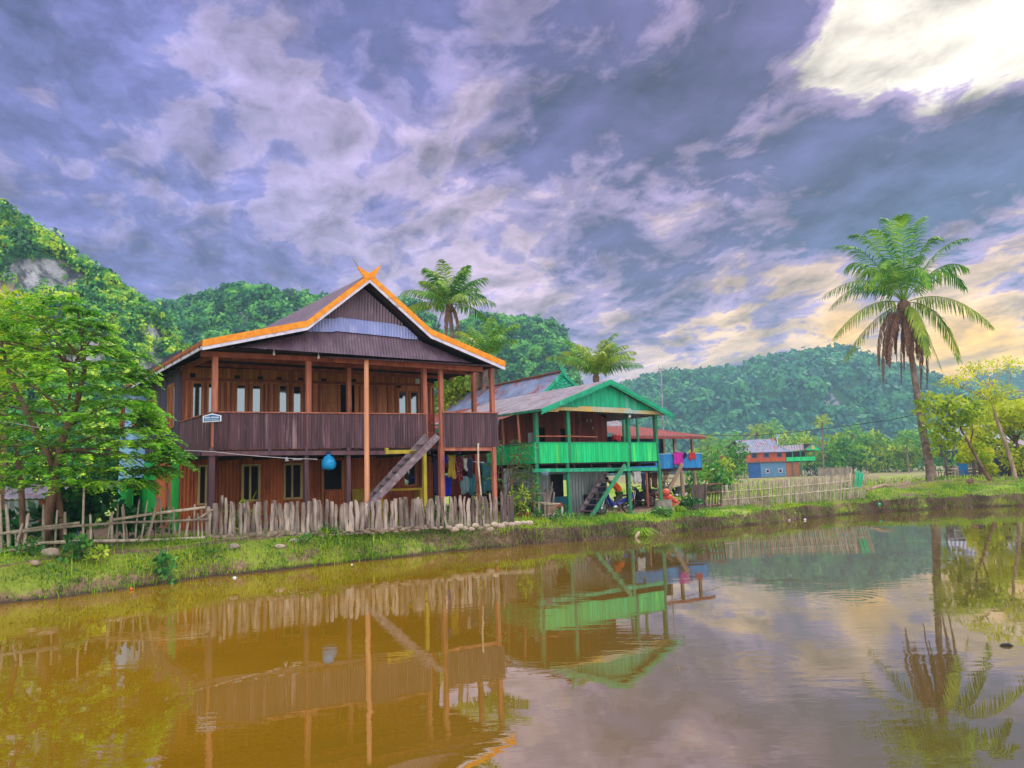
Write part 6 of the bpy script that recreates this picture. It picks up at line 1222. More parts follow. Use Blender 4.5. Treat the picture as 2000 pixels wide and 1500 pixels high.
mb = MB(); a1 = F_.hit(1462, 910, 0)[0]; a2 = F_.hit(1486, 910, 0)[0]; mb.prism([F_.pt(a1, .1, g_-.2), F_.pt(a2, .1, g_-.2), F_.pt(a2, .1, zb_-.1), F_.pt(a1, .1, zb_-.1)], F_.v*.1); mb.build('lower_wall_blue', 'far_blue', r_)
mb = MB(); mb.prism([F_.pt(a2, .12, g_+.1), F_.pt(W_, .12, g_+.1), F_.pt(W_, .12, zb_-.1), F_.pt(a2, .12, zb_-.1)], F_.v*.1); mb.build('lower_wall_grey', 'far_bluegrey', r_)
for x in (1499, 1524): a = F_.hit(x, 911, 0)[0]; window(r_, F_, a-.35, a+.35, .12, g_+.9, g_+1.6, 'trim_white', glass=False, fw=.12, out=-.1)
mb = MB(); mb.beam(F_.pt(-.1, -.1, zb_), F_.pt(W_+.1, -.1, zb_), .2, .2)
for a in (.3, 2.2, 4.5, 7, W_-.3): mb.beam(F_.pt(a, 1.2, g_-.3), F_.pt(a, 1.2, zb_), .2, .2)
mb.build('stilts', 'trunk_brown', r_)
aV = F_.hit(1592, 896, 0)[0]; vz = F_.hit(1540, 901, -.2)[1]; vt = F_.hit(1540, 893, -.2)[1]
mb = MB(); planks(mb, F_, W_+.1, aV, -.2, vz, vt, .4, .06); planks(mb, F_, -.2, 4, aV, vz, vt, .4, .06, axis='b'); mb.build('veranda_parapet', 'green_bright', r_)
mb = MB(); mb.prism([F_.pt(W_, -.1, vz), F_.pt(aV, -.1, vz), F_.pt(aV, 6, vz), F_.pt(W_, 6, vz)], (0, 0, -.15)); planks(mb, F_, W_, aV, 3.5, vz, zt_, .4, .06); mb.build('veranda_floor', 'soffit', r_)
for a in (W_+1.5, (W_+aV)/2, aV-.1): mb = MB(); mb.beam(F_.pt(a, -.1, g_-.2), F_.pt(a, -.1, zt_-.1), .2, .2); mb.build('veranda_post', 'green_post', r_)
gp_ = [F_.hit(x, y, -.6) for x, y in ((1570, 879), (1588, 866), (1606, 880))]; mb = MB(); mb.prism([F_.pt(a, -.6, z) for a, z in gp_], F_.v*.1); mb.build('veranda_gable', 'green_bright', r_)
mb = MB(); mb.prism([F_.h3(1584, 877, -.7), F_.h3(1592, 877, -.7), F_.h3(1590, 870, -.7), F_.h3(1585, 870, -.7)], F_.v*.08); mb.build('gable_ornament', 'band_yellow', r_)
mb = MB(); (x0, z0), (x1, z1), (x2, z2) = gp_; mb.corr([F_.pt(x0, -.7, z0), F_.pt(W_-1.2, 2.0, zt_)], [F_.pt(x1, -.7, z1), F_.pt(W_+1.2, 3.5, zt_+1.2)], .5, .04, Z3, 1); mb.corr([F_.pt(x2+.3, -.7, z2-.1), F_.pt(x2+.3, 6, z2-.1)], [F_.pt(x1, -.7, z1), F_.pt(x1, 6, z1)], .5, .04, Z3, 1); mb.beam(F_.pt(x1, -.75, z1+.05), F_.pt(x2+.3, -.75, z2), .1, .2); mb.beam(F_.pt(x1, -.75, z1+.05), F_.pt(x0, -.75, z0), .1, .2); mb.build('veranda_roof', 'roof_pale', r_)
mb = MB(); planks(mb, F_, W_+.1, W_+3.0, .2, g_, vz-.1, .5, .06); mb.build('lower_wall_brown', 'brick_orange', r_)
q = F_.pt(W_+5.3, -.6, g_); mb = MB()
for i in range(14): mb.tube([q+Vec((RR.uniform(-1.2, 1.2), 0, 0)), q+Vec((RR.uniform(-1.5, 1.5), .1, RR.uniform(1.3, 1.9)))], .06, 5)
mb.build('firewood_stack', 'cloth_purple', loc=tuple(q), label='stack of purplish sticks under the green veranda of the distant orange house', cat='firewood')
mb = MB(); q0, q1 = P(1598, 922, 145), P(1662, 921, 145)
for i in range(46): x = q0.lerp(q1, i/45); mb.tube([Vec((x.x, x.y, gh(x.x, x.y)-.1)), Vec((x.x, x.y, gh(x.x, x.y)+RR.uniform(1.3, 1.8)))], .09, 4)
mb.build('far_fence', 'bamboo', label='far brown stick fence right of the distant orange house', cat='fence')
# field fences (posts and wire rails) on the far right
def postrail(label, name, pts, d, h, n, m_='driftwood_dark', r=.05, rails=2):
    A0 = P(pts[0], 930, d[0]); A1 = P(pts[1], 930, d[1]); b = Vec((A0.x, A0.y, gh(A0.x, A0.y))); r_ = thing(name, label, 'fence', b); tp = []
    for i in range(n):
        x = A0.lerp(A1, i/(n-1)); g_ = gh(x.x, x.y); hh = h*RR.uniform(.85, 1.1); mb = MB(); mb.tube([Vec((x.x, x.y, g_-.1)), Vec((x.x+RR.uniform(-.06, .06), x.y, g_+hh))], r, 5); mb.build('post', m_, r_); tp.append(Vec((x.x, x.y, g_)))
    for k in range(rails): mb = MB(); mb.tube([p+Z3*(h*(.45+.4*k)+RR.uniform(-.04, .04)) for p in tp], r*.6, 5); mb.build('rail', m_, r_)
postrail('field fence of thin sticks right of the tall palm trunk', 'field_fence', (1828, 1905), (62, 60), .9, 14, 'driftwood_dark', .03)
postrail('dark post fence behind the slanting tree at the right', 'field_fence', (1915, 2060), (60, 58), 1.6, 11, 'driftwood_dark', .11, 1)
postrail('thin field fence beyond the lattice gate', 'field_fence', (1385, 1500), (70, 76), .8, 12, 'bamboo', .03, 1)
# dark blue house behind the trees
a_ = P(1841, 895, 64); u_ = Vec((.90, -.44, 0)).normalized(); F_ = Fr((a_.x, a_.y), (u_.x, u_.y), (-u_.y, u_.x)); W_ = 4.3; g_ = gh(a_.x, a_.y); z0 = P(1822, 892, 64).z; z1 = P(1822, 862, 64).z
r_ = thing('blue_shed_house', 'dark blue plank house half hidden behind the slanting tree', 'house', F_.pt(0, 0, g_)); ws = F_.hit(1856, 872, 0)[0]
mb = MB(); planks(mb, F_, 0, W_, 0, z0, z1, .35, .05, [(ws-.3, ws+.35, z0+.5, z1-.25)]); planks(mb, F_, 0, 5, W_, z0, z1, .35, .05, axis='b'); planks(mb, F_, 0, W_, 5, z0, z1, .35, .05); mb.build('wall', 'blue_dark', r_)
mb = MB(); planks(mb, F_, 0, 5, 0, z0, z1, .35, .05, axis='b'); mb.build('wall_purple', 'post_purple', r_)
window(r_, F_, ws-.3, ws+.35, 0, z0+.5, z1-.25, 'trim_white', glass=True, fw=.1)
mb = MB(); mb.corr([F_.pt(-.3, -.6, z1), F_.pt(W_+.5, -.6, z1)], [F_.pt(.2, 2.5, z1+1.4), F_.pt(W_-.2, 2.5, z1+1.4)], .3, .03, Z3, 1); mb.corr([F_.pt(-.3, 5.6, z1), F_.pt(W_+.5, 5.6, z1)], [F_.pt(.2, 2.5, z1+1.4), F_.pt(W_-.2, 2.5, z1+1.4)], .3, .03, Z3, 1); mb.build('roof', 'roof_zinc_blue', r_)
mb = MB(); mb.prism([F_.pt(.9, 2.2, z1+1.45), F_.pt(1.9, 2.4, z1+1.5), F_.pt(.8, 2.4, z1+2.9)], F_.v*.1); mb.build('roof_gable', 'roof_pale', r_)
bx = F_.hit(1881, 905, .3); mb = MB(); mb.prism([F_.pt(bx[0]-.35, .3, g_-.1), F_.pt(bx[0]+.3, .3, g_-.1), F_.pt(bx[0]+.3, .3, z0-.05), F_.pt(bx[0]-.35, .3, z0-.05)], F_.v*1.2); mb.build('blue_panel', 'blue_wall', r_)
mb = MB()
for k in range(5): mb.box(F_.pt(1.6, .35, g_+.15+.27*k), (3.0, .06, .2), (F_.u, F_.v, Z3))
mb.build('lower_boards', 'driftwood', r_)
for a in (.2, 2.2, W_-.2): mb = MB(); mb.beam(F_.pt(a, .1, g_-.2), F_.pt(a, .1, z0+.05), .16, .16); mb.build('stilt', 'driftwood_dark', r_)
a_ = P(1988, 895, 66); g_ = gh(a_.x, a_.y); F_ = Fr((a_.x, a_.y), (1, .1), (-.1, 1)); zA, zB, zC = (P(1990, q, 66).z for q in (888, 872, 868))
r_ = thing('blue_hut', 'low dark blue building with a pale roof cut by the right edge', 'house', (a_.x, a_.y, g_)); mb = MB(); planks(mb, F_, 0, 8, 0, g_, zB, .3, .05); planks(mb, F_, 0, 5, 0, g_, zB, .3, .05, axis='b'); mb.build('wall', 'blue_dark', r_); mb = MB(); mb.corr([F_.pt(-.5, -.6, zB), F_.pt(9, -.6, zB)], [F_.pt(-.5, 3, zB+.9), F_.pt(9, 3, zB+.9)], .3, .03, Z3, 1); mb.build('roof', 'roof_pale', r_)
window(r_, F_, .8, 2.2, 0, g_+1.1, zB-.4, 'trim_white', glass=False, fw=.12)
# grey zinc fence and clutter behind the bamboo fence at the left
p0 = P(-30, 1010, 25.5); p1 = P(75, 1008, 25.8); mb = MB(); mb.corr([Vec((p0.x, p0.y, gh(p0.x, p0.y)-.1)), Vec((p1.x, p1.y, gh(p1.x, p1.y)-.1))], [Vec((p0.x, p0.y, 2.0)), Vec((p1.x, p1.y, 2.0))], .2, .03, (0, 1, 0), 1); mb.build('zinc_fence', 'zinc_grey', label='low grey zinc sheet fence behind the trunks of the feathery tree', cat='fence')
F_ = Fr((P(20, 1000, 27.5).x, 27.5), (1, .1), (-.1, 1)); r_ = thing('open_shed', 'low shed with an orange wall and pale roof edge behind the leafy tree', 'shed', F_.pt(0, 0, gh(F_.o.x, 27.5))); mb = MB(); planks(mb, F_, -2, 2.4, 0, .5, 2.0, .25, .03); mb.build('wall', 'brick_orange', r_); mb = MB(); mb.corr([F_.pt(-2.4, -.8, 2.05), F_.pt(3, -.8, 2.05)], [F_.pt(-2.4, 2.5, 2.6), F_.pt(3, 2.5, 2.6)], .2, .02, Z3, 1); mb.build('roof', 'roof_pale', r_)
for a in (-2, 2.3): mb = MB(); mb.beam(F_.pt(a, -.6, .5), F_.pt(a, -.6, 2.05), .1, .1); mb.build('post', 'driftwood', r_)
def barrel(px, py, d, r, h, m_, name, label, lid='black_plastic', cat='barrel'):
    p = P(px, py, d); p.z = gh(p.x, p.y); t_ = thing(name, label, cat, p); mb = MB(); mb.lathe(p, [(r*.92, 0), (r, h*.08), (r*.97, h*.3), (r*1.03, h*.33), (r*.97, h*.36), (r*.97, h*.64), (r*1.03, h*.67), (r*.97, h*.7), (r, h*.94), (r*.94, h)], 18); mb.build('body', m_, t_, smooth=False); mb = MB(); mb.lathe(p+Z3*(h+.002), [(r*.88, 0), (r*.88, .02)], 18); mb.build('lid', lid, t_)
barrel(113, 1050, 21.2, .3, .95, 'cloth_blue', 'barrel', 'dark blue barrel behind the bamboo fence beside the tree trunk'); barrel(132, 1050, 21.8, .27, 1.25, 'bag_blue', 'water_drum', 'light blue drum behind the dark blue barrel'); 
p = P(109, 985, 21.3); mb = MB(); mb.prism([p, p+Vec((.42, .05, -.02)), p+Vec((.44, .05, .33)), p+Vec((.02, 0, .36))], (0, .06, 0)); mb.build('yellow_sack', 'cloth_yellow', label='yellow sack on the barrels behind the bamboo fence', cat='sack')
p = P(62, 1065, 20.4); t_ = thing('concrete_trough', 'grey concrete trough on the ground behind the left bamboo rails', 'trough', (p.x, p.y, gh(p.x, p.y))); mb = MB(); g_ = gh(p.x, p.y); mb.prism([Vec((p.x-.35, p.y, g_)), Vec((p.x+.35, p.y, g_)), Vec((p.x+.45, p.y, g_+.32)), Vec((p.x-.42, p.y, g_+.32))], (0, .5, 0)); mb.build('basin', 'concrete', t_); mb = MB(); mb.box((p.x+.01, p.y+.25, g_+.33), (.9, .56, .03)); mb.build('rim', 'concrete', t_)
# ---------------------------------------------------------------- laundry under the brown house
bl = 1.35; l0, l1 = H.h3(846, 888, bl), H.h3(945, 903, bl); mb = MB(); mb.tube([l0.lerp(l1, k/8)+Z3*(-.06*math.sin(math.pi*k/8)) for k in range(9)], .012, 5); mb.build('clothesline', 'wire_pale', label='clothesline strung under the right end of the brown house', cat='clothesline')
for a in [(845, 861, 891, 968, 'curtain', 'cloth_purple', 'long dark purple cloth hanging left of the right stilts'), (864, 873, 886, 906, 'blue_cloth', 'cloth_blue', 'small bright blue cloth at the top left of the clothesline'), (873, 888, 889, 934, 'yellow_towel', 'cloth_yellow', 'mustard yellow towel on the clothesline'), (889, 903, 892, 937, 'floral_dress', 'cloth_floral', 'dark red flower-patterned dress on the clothesline'),
          (904, 911, 896, 918, 'pale_cloth', 'cloth_white', 'small pale cloth on the clothesline right of the floral dress'), (911, 922, 896, 932, 'navy_trousers', 'cloth_navy', 'navy trousers on the clothesline')]: towel(a[0], a[1], a[2], a[3], H, bl, a[4], a[5], a[6], 'laundry', group='laundry on the clothesline')
for a in [(864, 880, 930, 968, 'blue_sheet', 'cloth_blue', 'deep blue sheet hanging low behind the clothesline'), (899, 914, 932, 964, 'grey_towel', 'cloth_grey', 'grey-blue towel hanging low left of the brown stilt'), (914, 927, 928, 966, 'teal_cloth', 'cloth_teal', 'dark teal cloth hanging low beside the brown stilt'), (940, 958, 905, 962, 'teal_sheet', 'cloth_teal', 'teal sheet hanging behind the rightmost stilt'), (868, 906, 886, 905, 'green_tarp', 'cloth_green', 'dark green tarp stretched above the laundry')]: towel(a[0], a[1], a[2], a[3], H, bl+.7, a[4], a[5], a[6], 'laundry')
mb = MB(); mb.tube([H.h3(934, 866, -.2), H.h3(934, 905, -.25), H.h3(939, 960, -.3), H.h3(941, 1010, -.3)], [.035, .03, .028, .028], 6); mb.build('bamboo_pole', 'bamboo', label='thin pale pole leaning against the stair-head parapet', cat='pole')
# ---------------------------------------------------------------- motorcycles
def motorcycle(label, pos, ang, col, sc=1.0, lean=.06):
    t_ = thing('motorcycle', label, 'motorcycle', pos); p0 = Vec(pos); X = Vec((math.cos(ang), math.sin(ang), 0)); Yv = Vec((-math.sin(ang), math.cos(ang), 0)); Z = (Z3+Yv*lean).normalized()
    q = lambda x, z, y=0.0: p0+(X*x+Z*z+Yv*y)*sc
    Rw = .28
    for nm, cx_ in (('front_wheel', .62), ('rear_wheel', -.60)):
        mb = MB(); mb.torus(q(cx_, Rw), (Rw-.035)*sc, .038*sc, (X, Z)); wh = mb.build(nm, 'black_rubber', t_, smooth=True)
        mb = MB(); mb.torus(q(cx_, Rw), (Rw-.072)*sc, .012*sc, (X, Z), 24, 6)
        for k in range(14): a = math.pi*2*k/14; mb.tube([q(cx_, Rw, .02 if k % 2 else -.02), q(cx_+math.cos(a)*(Rw-.07), Rw+math.sin(a)*(Rw-.07))], .0035*sc, 4, cap=False)
        mb.tube([q(cx_, Rw, -.07), q(cx_, Rw, .07)], .045*sc, 10); mb.build('spokes', 'chrome', wh)
    mb = MB()
    for s in (-.055, .055): mb.tube([q(.62, Rw, s), q(.47, .68, s), q(.40, .86, s*.6)], .018*sc, 6)
    mb.build('fork', 'chrome', t_)
    mb = MB(); mb.prism([q(.50, .92, -.06), q(.38, .97, -.06), q(.28, .84, -.05), q(.20, .52, -.05), q(.08, .36, -.05), q(-.12, .32, -.05), q(-.12, .38, -.05), q(.06, .44, -.05), q(.24, .60, -.05), q(.36, .70, -.05), q(.46, .84, -.06)], Yv*.11*sc)
    for s in (-1, 1): mb.prism([q(.44, .84, s*.08), q(.34, .82, s*.17), q(.24, .52, s*.16), q(.14, .34, s*.13), q(.22, .36, s*.06), q(.36, .58, s*.07)], Yv*.015*s*sc)
    mb.build('leg_shield', col, t_)
    mb = MB(); mb.prism([q(-.05, .50, -.07), q(-.30, .62, -.08), q(-.80, .78, -.06), q(-.86, .72, -.05), q(-.62, .60, -.08), q(-.40, .48, -.08), q(-.18, .38, -.06)], Yv*.15*sc); mb.build('tail_fairing', col, t_)
    mb = MB(); mb.prism([q(.02, .66, -.11), q(-.2, .70, -.12), q(-.45, .73, -.12), q(-.78, .80, -.08), q(-.78, .84, -.08), q(-.45, .80, -.12), q(-.15, .76, -.12), q(.02, .72, -.09)], Yv*.22*sc); mb.prism([q(0.0, .5, -.07), q(.0, .67, -.07), q(-.35, .70, -.07), q(-.3, .55, -.07)], Yv*.14*sc); mb.build('seat', 'black_plastic', t_)
    mb = MB(); mb.ball(q(.0, .30), (.16*sc, .13*sc, .10*sc), 10, 7); mb.tube([q(.02, .28, -.1), q(.18, .3, -.12), q(.1, .2, -.12), q(-.35, .24, -.13)], .018*sc, 6); mb.tube([q(-.3, .24, -.13), q(-.85, .34, -.14)], [.03*sc, .045*sc], 10); mb.build('engine_exhaust', 'chrome', t_, smooth=True)
    mb = MB(); mb.tube([q(.36, 1.0, -.32), q(.38, .99, -.15), q(.42, .94, 0), q(.38, .99, .15), q(.36, 1.0, .32)], .015*sc, 6)
    for s in (-1, 1): mb.tube([q(.36, 1.0, .22*s), q(.36, 1.0, .33*s)], .022*sc, 8)
    mb.build('handlebar', 'black_plastic', t_)
    for s in (-1, 1): mb = MB(); mb.tube([q(.38, 1.0, .2*s), q(.36, 1.14, .26*s)], .006*sc, 4); mb.ball(q(.35, 1.17, .28*s), (.03*sc, .05*sc, .035*sc), 8, 6); mb.build('mirror', 'black_plastic', t_)
    mb = MB(); mb.ball(q(.50, .91), (.075*sc, .075*sc, .07*sc), 12, 8); mb.build('headlight', 'chrome', t_, smooth=True)
    mb = MB(); a = [math.radians(k) for k in range(20, 165, 18)]
    for i in range(len(a)-1): mb.prism([q(.62+math.cos(a[i])*.33, Rw+math.sin(a[i])*.33, -.05), q(.62+math.cos(a[i+1])*.33, Rw+math.sin(a[i+1])*.33, -.05), q(.62+math.cos(a[i+1])*.33, Rw+math.sin(a[i+1])*.33, .05), q(.62+math.cos(a[i])*.33, Rw+math.sin(a[i])*.33, .05)], Z*.008)
    mb.build('front_fender', col, t_)
    mb = MB(); mb.prism([q(-.78, .72, -.05), q(-.9, .6, -.05), q(-.92, .42, -.05), q(-.9, .42, -.05), q(-.86, .6, -.05), q(-.74, .70, -.05)], Yv*.1*sc); mb.ball(q(-.86, .74), (.03*sc, .05*sc, .03*sc), 8, 6); mb.build('rear_fender', 'bike_red', t_)
    return t_
g1 = G(1187, 1001, .62); g2 = G(1217, 997, .62); d_ = 33.0
def mpos(px, d): p = P(px, 1000, d); return Vec((p.x, p.y, gh(p.x, p.y)))
motorcycle('blue motorcycle parked beside the green house staircase', mpos(1201, 32.6), math.radians(196), 'bike_blue', 1.0)
motorcycle('dark motorcycle parked under the green house behind its right front stilts', mpos(1256, 38.5), math.radians(215), 'bike_black', 1.05, -.06)
motorcycle('reddish motorcycle parked between the green house and the blue house', mpos(1281, 42.5), math.radians(190), 'bike_red', 1.0)
motorcycle('black motorcycle parked under the blue house by its pale stilt', mpos(1322, 43.0), math.radians(205), 'bike_black', 1.05)
# ---------------------------------------------------------------- person bending behind the blue motorcycle
pd = 33.9; gq = P(1208, 990, pd); gq.z = gh(gq.x, gq.y)
per = thing('person', 'person in an orange shirt and green shorts bending forward behind the blue motorcycle', 'person', gq)
def skinned(name, verts, edges, rad, m_, parent, root_i=0, sub=2):
    me = bpy.data.meshes.new(name); me.from_pydata([tuple(v) for v in verts], edges, []); o = bpy.data.objects.new(name, me); COL.objects.link(o); o.parent = parent; ORG[o.name] = ORG[parent.name]; me.materials.append(M[m_])
    md = o.modifiers.new('skin', 'SKIN'); 
    for i, sv_ in enumerate(me.skin_vertices[0].data): r_ = rad[i]; sv_.radius = (r_, r_) if not hasattr(r_, '__len__') else r_; sv_.use_root = (i == root_i)
    md.use_smooth_shade = True; s2 = o.modifiers.new('sub', 'SUBSURF'); s2.levels = sub; s2.render_levels = sub; return o
# facing -x (left in the photo), hips back, trunk bent forward
J = [(0.08, 0, .90), (0.02, 0, 1.05), (-.12, 0, 1.22), (-.26, 0, 1.33), (-.36, 0, 1.38), (-.45, 0, 1.43), (-.50, 0, 1.50)]
R0 = [.14, .13, .135, .13, .06, .085, .075]
E = [(0, 1), (1, 2), (2, 3), (3, 4), (4, 5), (5, 6)]
def add(p, r, par): J.append(p); R0.append(r); E.append((par, len(J)-1)); return len(J)-1
for s in (-1, 1):
    k = add((.06, .10*s, .84), .095, 0); k = add((.02, .12*s, .48), .062, k); k = add((.04, .13*s, .24), .052, k); k = add((.05, .13*s, .09), .036, k); k = add((-.09, .14*s, .04), .035, k)
    a = add((-.24, .17*s, 1.30), .062, 3); a = add((-.34, .21*s, 1.08), .044, a); a = add((-.46, .16*s, .93), .034, a); a = add((-.50, .14*s, .90), .026, a)
    for f in range(4): b_ = add((-.54-.012*abs(f-1.5), .14*s+(f-1.5)*.02, .875), .0095, a); add((-.575+.008*f, .14*s+(f-1.5)*.022, .845), .0085, b_)
    b_ = add((-.515, .14*s-.045*s, .885), .011, a); add((-.545, .14*s-.055*s, .865), .009, b_)
J = [tuple(v) for v in J]
body = skinned('body', J, E, R0, 'skin', per)
mb = MB(); mb.ball(Vec(gq)+Vec((-.47, 0, 1.50)), (.098, .09, .105), 12, 8, .04)
for v_ in mb.v: v_[:, 2] = np.maximum(v_[:, 2], gq.z+1.475+(-.47-(v_[:, 0]-gq.x))*.8)
mb.build('hair', 'hair', per, smooth=True)
skinned('shirt', [(.09, 0, .87), (.02, 0, 1.07), (-.12, 0, 1.23), (-.25, 0, 1.32), (-.31, 0, 1.35), (-.24, .17, 1.30), (-.30, .20, 1.16), (-.24, -.17, 1.30), (-.30, -.20, 1.16)], [(0, 1), (1, 2), (2, 3), (3, 4), (3, 5), (5, 6), (3, 7), (7, 8)], [.178, .165, .165, .155, .09, .085, .075, .085, .075], 'shirt_orange', per)
skinned('shorts', [(.08, 0, .92), (.06, .10, .82), (.03, .12, .54), (.06, -.10, .82), (.03, -.12, .54)], [(0, 1), (1, 2), (0, 3), (3, 4)], [.16, .12, .10, .12, .10], 'shorts_green', per)
for nm, m_, pts in (('eye', 'sign_white', [(-.553, .035, 1.475), (-.553, -.035, 1.475)]), ('ear', 'skin', [(-.46, .088, 1.46), (-.46, -.088, 1.46)]), ('nose', 'skin', [(-.578, 0, 1.455)]), ('mouth', 'shirt_orange', [(-.562, 0, 1.415)])):
    for p in pts: mb = MB(); mb.ball(Vec(gq)+Vec(p), (.012, .014, .012) if nm != 'ear' else (.02, .01, .03), 8, 6); mb.build(nm, m_, per, smooth=True)
# ---------------------------------------------------------------- yard things
p = P(1296, 985, 33.4); p.z = gh(p.x, p.y); t_ = thing('concrete_ring', 'pale concrete ring standing round the foot of the rightmost green stilt', 'concrete ring', p); mb = MB(); mb.lathe(p+Vec((0, 0, -.05)), [(.36, 0), (.37, .03), (.36, .52), (.37, .55), (.30, .55), (.30, .1)], 22); mb.build('ring', 'concrete', t_, smooth=False)
for i, (x, y, r, lb) in enumerate(((1300, 962, .2, 'topmost round coral-coloured gourd of the heap by the concrete ring'), (1294, 970, .22, 'left coral-coloured gourd of the heap by the concrete ring'), (1306, 972, .2, 'middle coral-coloured gourd of the heap by the concrete ring'), (1313, 976, .15, 'right coral-coloured gourd of the heap by the concrete ring'), (1320, 980, .12, 'smallest coral-coloured gourd, lying right of the heap'))):
    p = P(x, y, 36+.25*i); mb = MB(); mb.ball((0, 0, 0), (r, r, r*.9), 14, 9, .05); mb.build('gourd', 'coral', loc=(0, 0, 0), smooth=True, label=lb, cat='gourd').location = (p.x, p.y, max(p.z, gh(p.x, p.y)+r*.7))
mb = MB(); p = P(1308, 982, 36.6); p.z = gh(p.x, p.y); mb.prism([p+Vec((-.7, 0, 0)), p+Vec((.8, .1, 0)), p+Vec((.7, .5, .22)), p+Vec((-.6, .5, .3))], (0, 0, .05)); mb.build('debris_mat', 'brick_orange', label='brown mat under the heap of coral gourds', cat='mat')
# drying rack, basket, stool and red cloth left of the green house stairs
r0 = 29.6
t_ = thing('drying_rack', 'rough rack of thin poles in front of the grey zinc wall', 'rack', GP(1050, 1000, r0))
for (x0, y0, x1, y1) in ((1014, 978, 1052, 981), (1044, 981, 1093, 984), (1030, 964, 1066, 964), (1011, 1002, 1092, 1013), (1055, 1007, 1085, 1003)): mb = MB(); mb.tube([P(x0, y0, r0), P(x1, y1, r0+.2)], .028, 6); mb.build('rail', 'bamboo', t_)
for (x, y0, y1) in ((1014, 1003, 980), (1027, 1002, 985), (1042, 1005, 980), (1052, 1020, 979), (1064, 1012, 985), (1070, 1012, 990)): mb = MB(); mb.tube([P(x+1, y0+4, r0), P(x, y1, r0)], .03, 6); mb.build('post', 'bamboo', t_)
p = GP(1075, 1000, 30.4); t_ = thing('woven_basket', 'brown woven basket beside the small pink stool', 'basket', p); mb = MB(); mb.lathe(p, [(.20, 0), (.30, .12), (.34, .32), (.32, .46), (.35, .48)], 18); mb.build('basket_body', 'trunk_pale', t_); mb = MB(); mb.torus(p+Z3*.48, .335, .025, (Vec((1, 0, 0)), Vec((0, 1, 0))), 20, 6); mb.build('rim', 'bamboo', t_)
p = GP(1089, 1000, 30.3); t_ = thing('stool', 'small pale pink wooden stool in front of the teal half door', 'stool', p); mb = MB(); mb.box(p+Z3*.46, (.42, .36, .13)); mb.build('seat', 'post_pink', t_)
for sx_ in (-1, 1):
    for sy in (-1, 1): mb = MB(); mb.box(p+Vec((sx_*.18, sy*.15, .2)), (.045, .045, .42)); mb.build('leg', 'trim_white', t_)
p = GP(1070, 985, 30.9); mb = MB()
for i in range(9): mb.tube([p+Vec((RR.uniform(-.25, .25), 0, 0)), p+Vec((RR.uniform(-.28, .28), .05, RR.uniform(.9, 1.45)))], RR.uniform(.03, .05), 6)
mb.build('driftwood_bundle', 'driftwood', label='upright bundle of grey driftwood behind the woven basket', cat='firewood')
p = GP(1024, 1000, 29.9); mb = MB(); mb.ball(p+Z3*.25, (.34, .3, .32), 12, 8, .08); mb.build('black_tyre_pot', 'black_rubber', label='black rounded pot under the rack of thin poles', cat='pot')
p = P(1021, 1005, 28.9); mb = MB(); Gd = np.zeros((7, 12, 3))
for i in range(7):
    for j in range(12): Gd[i, j] = p+Vec((-.2+j*.045, -.05+.03*math.sin(j*1.7), .08-i*.055+.03*math.sin(j*.9)))
mb.grid(Gd); o = mb.build('red_rag', 'cloth_red', smooth=True, label='pinkish red rag hung on the lowest pole by the end of the driftwood fence', cat='rag'); o.modifiers.new('thickness', 'SOLIDIFY').thickness = .015
p = P(1064, 925, 29.2); mb = MB(); mb.ball(p, (.16, .14, .11), 10, 7, .15); mb.build('bundle', 'cloth_grey', label='small pale bundle hanging under the left corner of the green veranda', cat='bundle')
towel(1236, 1250, 922, 944, K, 3.5, 'pale_bundle', 'cloth_white', 'pale cloth hanging from the floor of the green house above the dark motorcycle')
towel(1250, 1259, 926, 958, K, 3.6, 'dark_jacket', 'cloth_navy', 'dark jacket hanging right of the pale cloth under the green house')
towel(1270, 1283, 924, 952, K, 4.2, 'brown_cloth', 'dead_frond', 'brown cloth hanging under the green house near its right corner')
barrel(1268, 985, 40.0, .28, .85, 'bike_red', 'red_drum', 'dull red drum under the green house behind the dark motorcycle')
barrel(1243, 985, 39.5, .3, .7, 'cloth_navy', 'black_drum', 'black drum in the shade behind the blue motorcycle')
towel(1166, 1182, 945, 985, K, 1.2, 'dark_cloth', 'cloth_navy', 'dark cloth hanging under the green house left of the staircase'); barrel(1153, 1000, 33.2, .27, .8, 'cloth_navy', 'dark_drum', 'dark drum standing at the zinc wall left of the green staircase')
# ---------------------------------------------------------------- poles, wires, litter
p = P(1298, 980, 41); p.z = gh(p.x, p.y); t_ = thing('antenna_pole', 'tall thin antenna pole rising behind the green house', 'antenna', p); mb = MB(); mb.tube([p, P(1296, 850, 41), P(1291, 722, 41)], [.05, .045, .03], 6); mb.build('pole', 'pole_grey', t_); mb = MB(); q = P(1291, 721, 41); mb.box(q, (.28, .1, .07)); mb.tube([q+Vec((-.12, 0, .05)), q+Vec((-.12, 0, .25))], .01, 4); mb.tube([q+Vec((.1, 0, .05)), q+Vec((.1, 0, .22))], .01, 4); mb.build('antenna_head', 'pole_grey', t_)
def wire(label, pts, r, m_='wire', name='cable'): mb = MB(); mb.tube([Vec(p) for p in pts], r, 5); mb.build(name, m_, label=label, cat='cable')
wire('black cable crossing the distant hills to the tall palm', [P(x, y, d) for x, y, d in ((1290, 842, 41), (1390, 850, 44), (1470, 851, 46), (1560, 843, 47), (1660, 831, 47.5), (1740, 820, 47), (1793, 809, 46.6))], .02)
wire('pale cable running from the leafy tree to the front corner of the brown house', [P(-60, 806, 18.5), P(0, 822, 18.8), P(120, 843, 19.5), P(260, 868, 20.5), P(345, 879, 21.3), P(415, 882, 22.1), P(480, 889, 22.6), P(560, 895, 23.2), P(620, 897, 23.6)], .010, 'wire_pale')
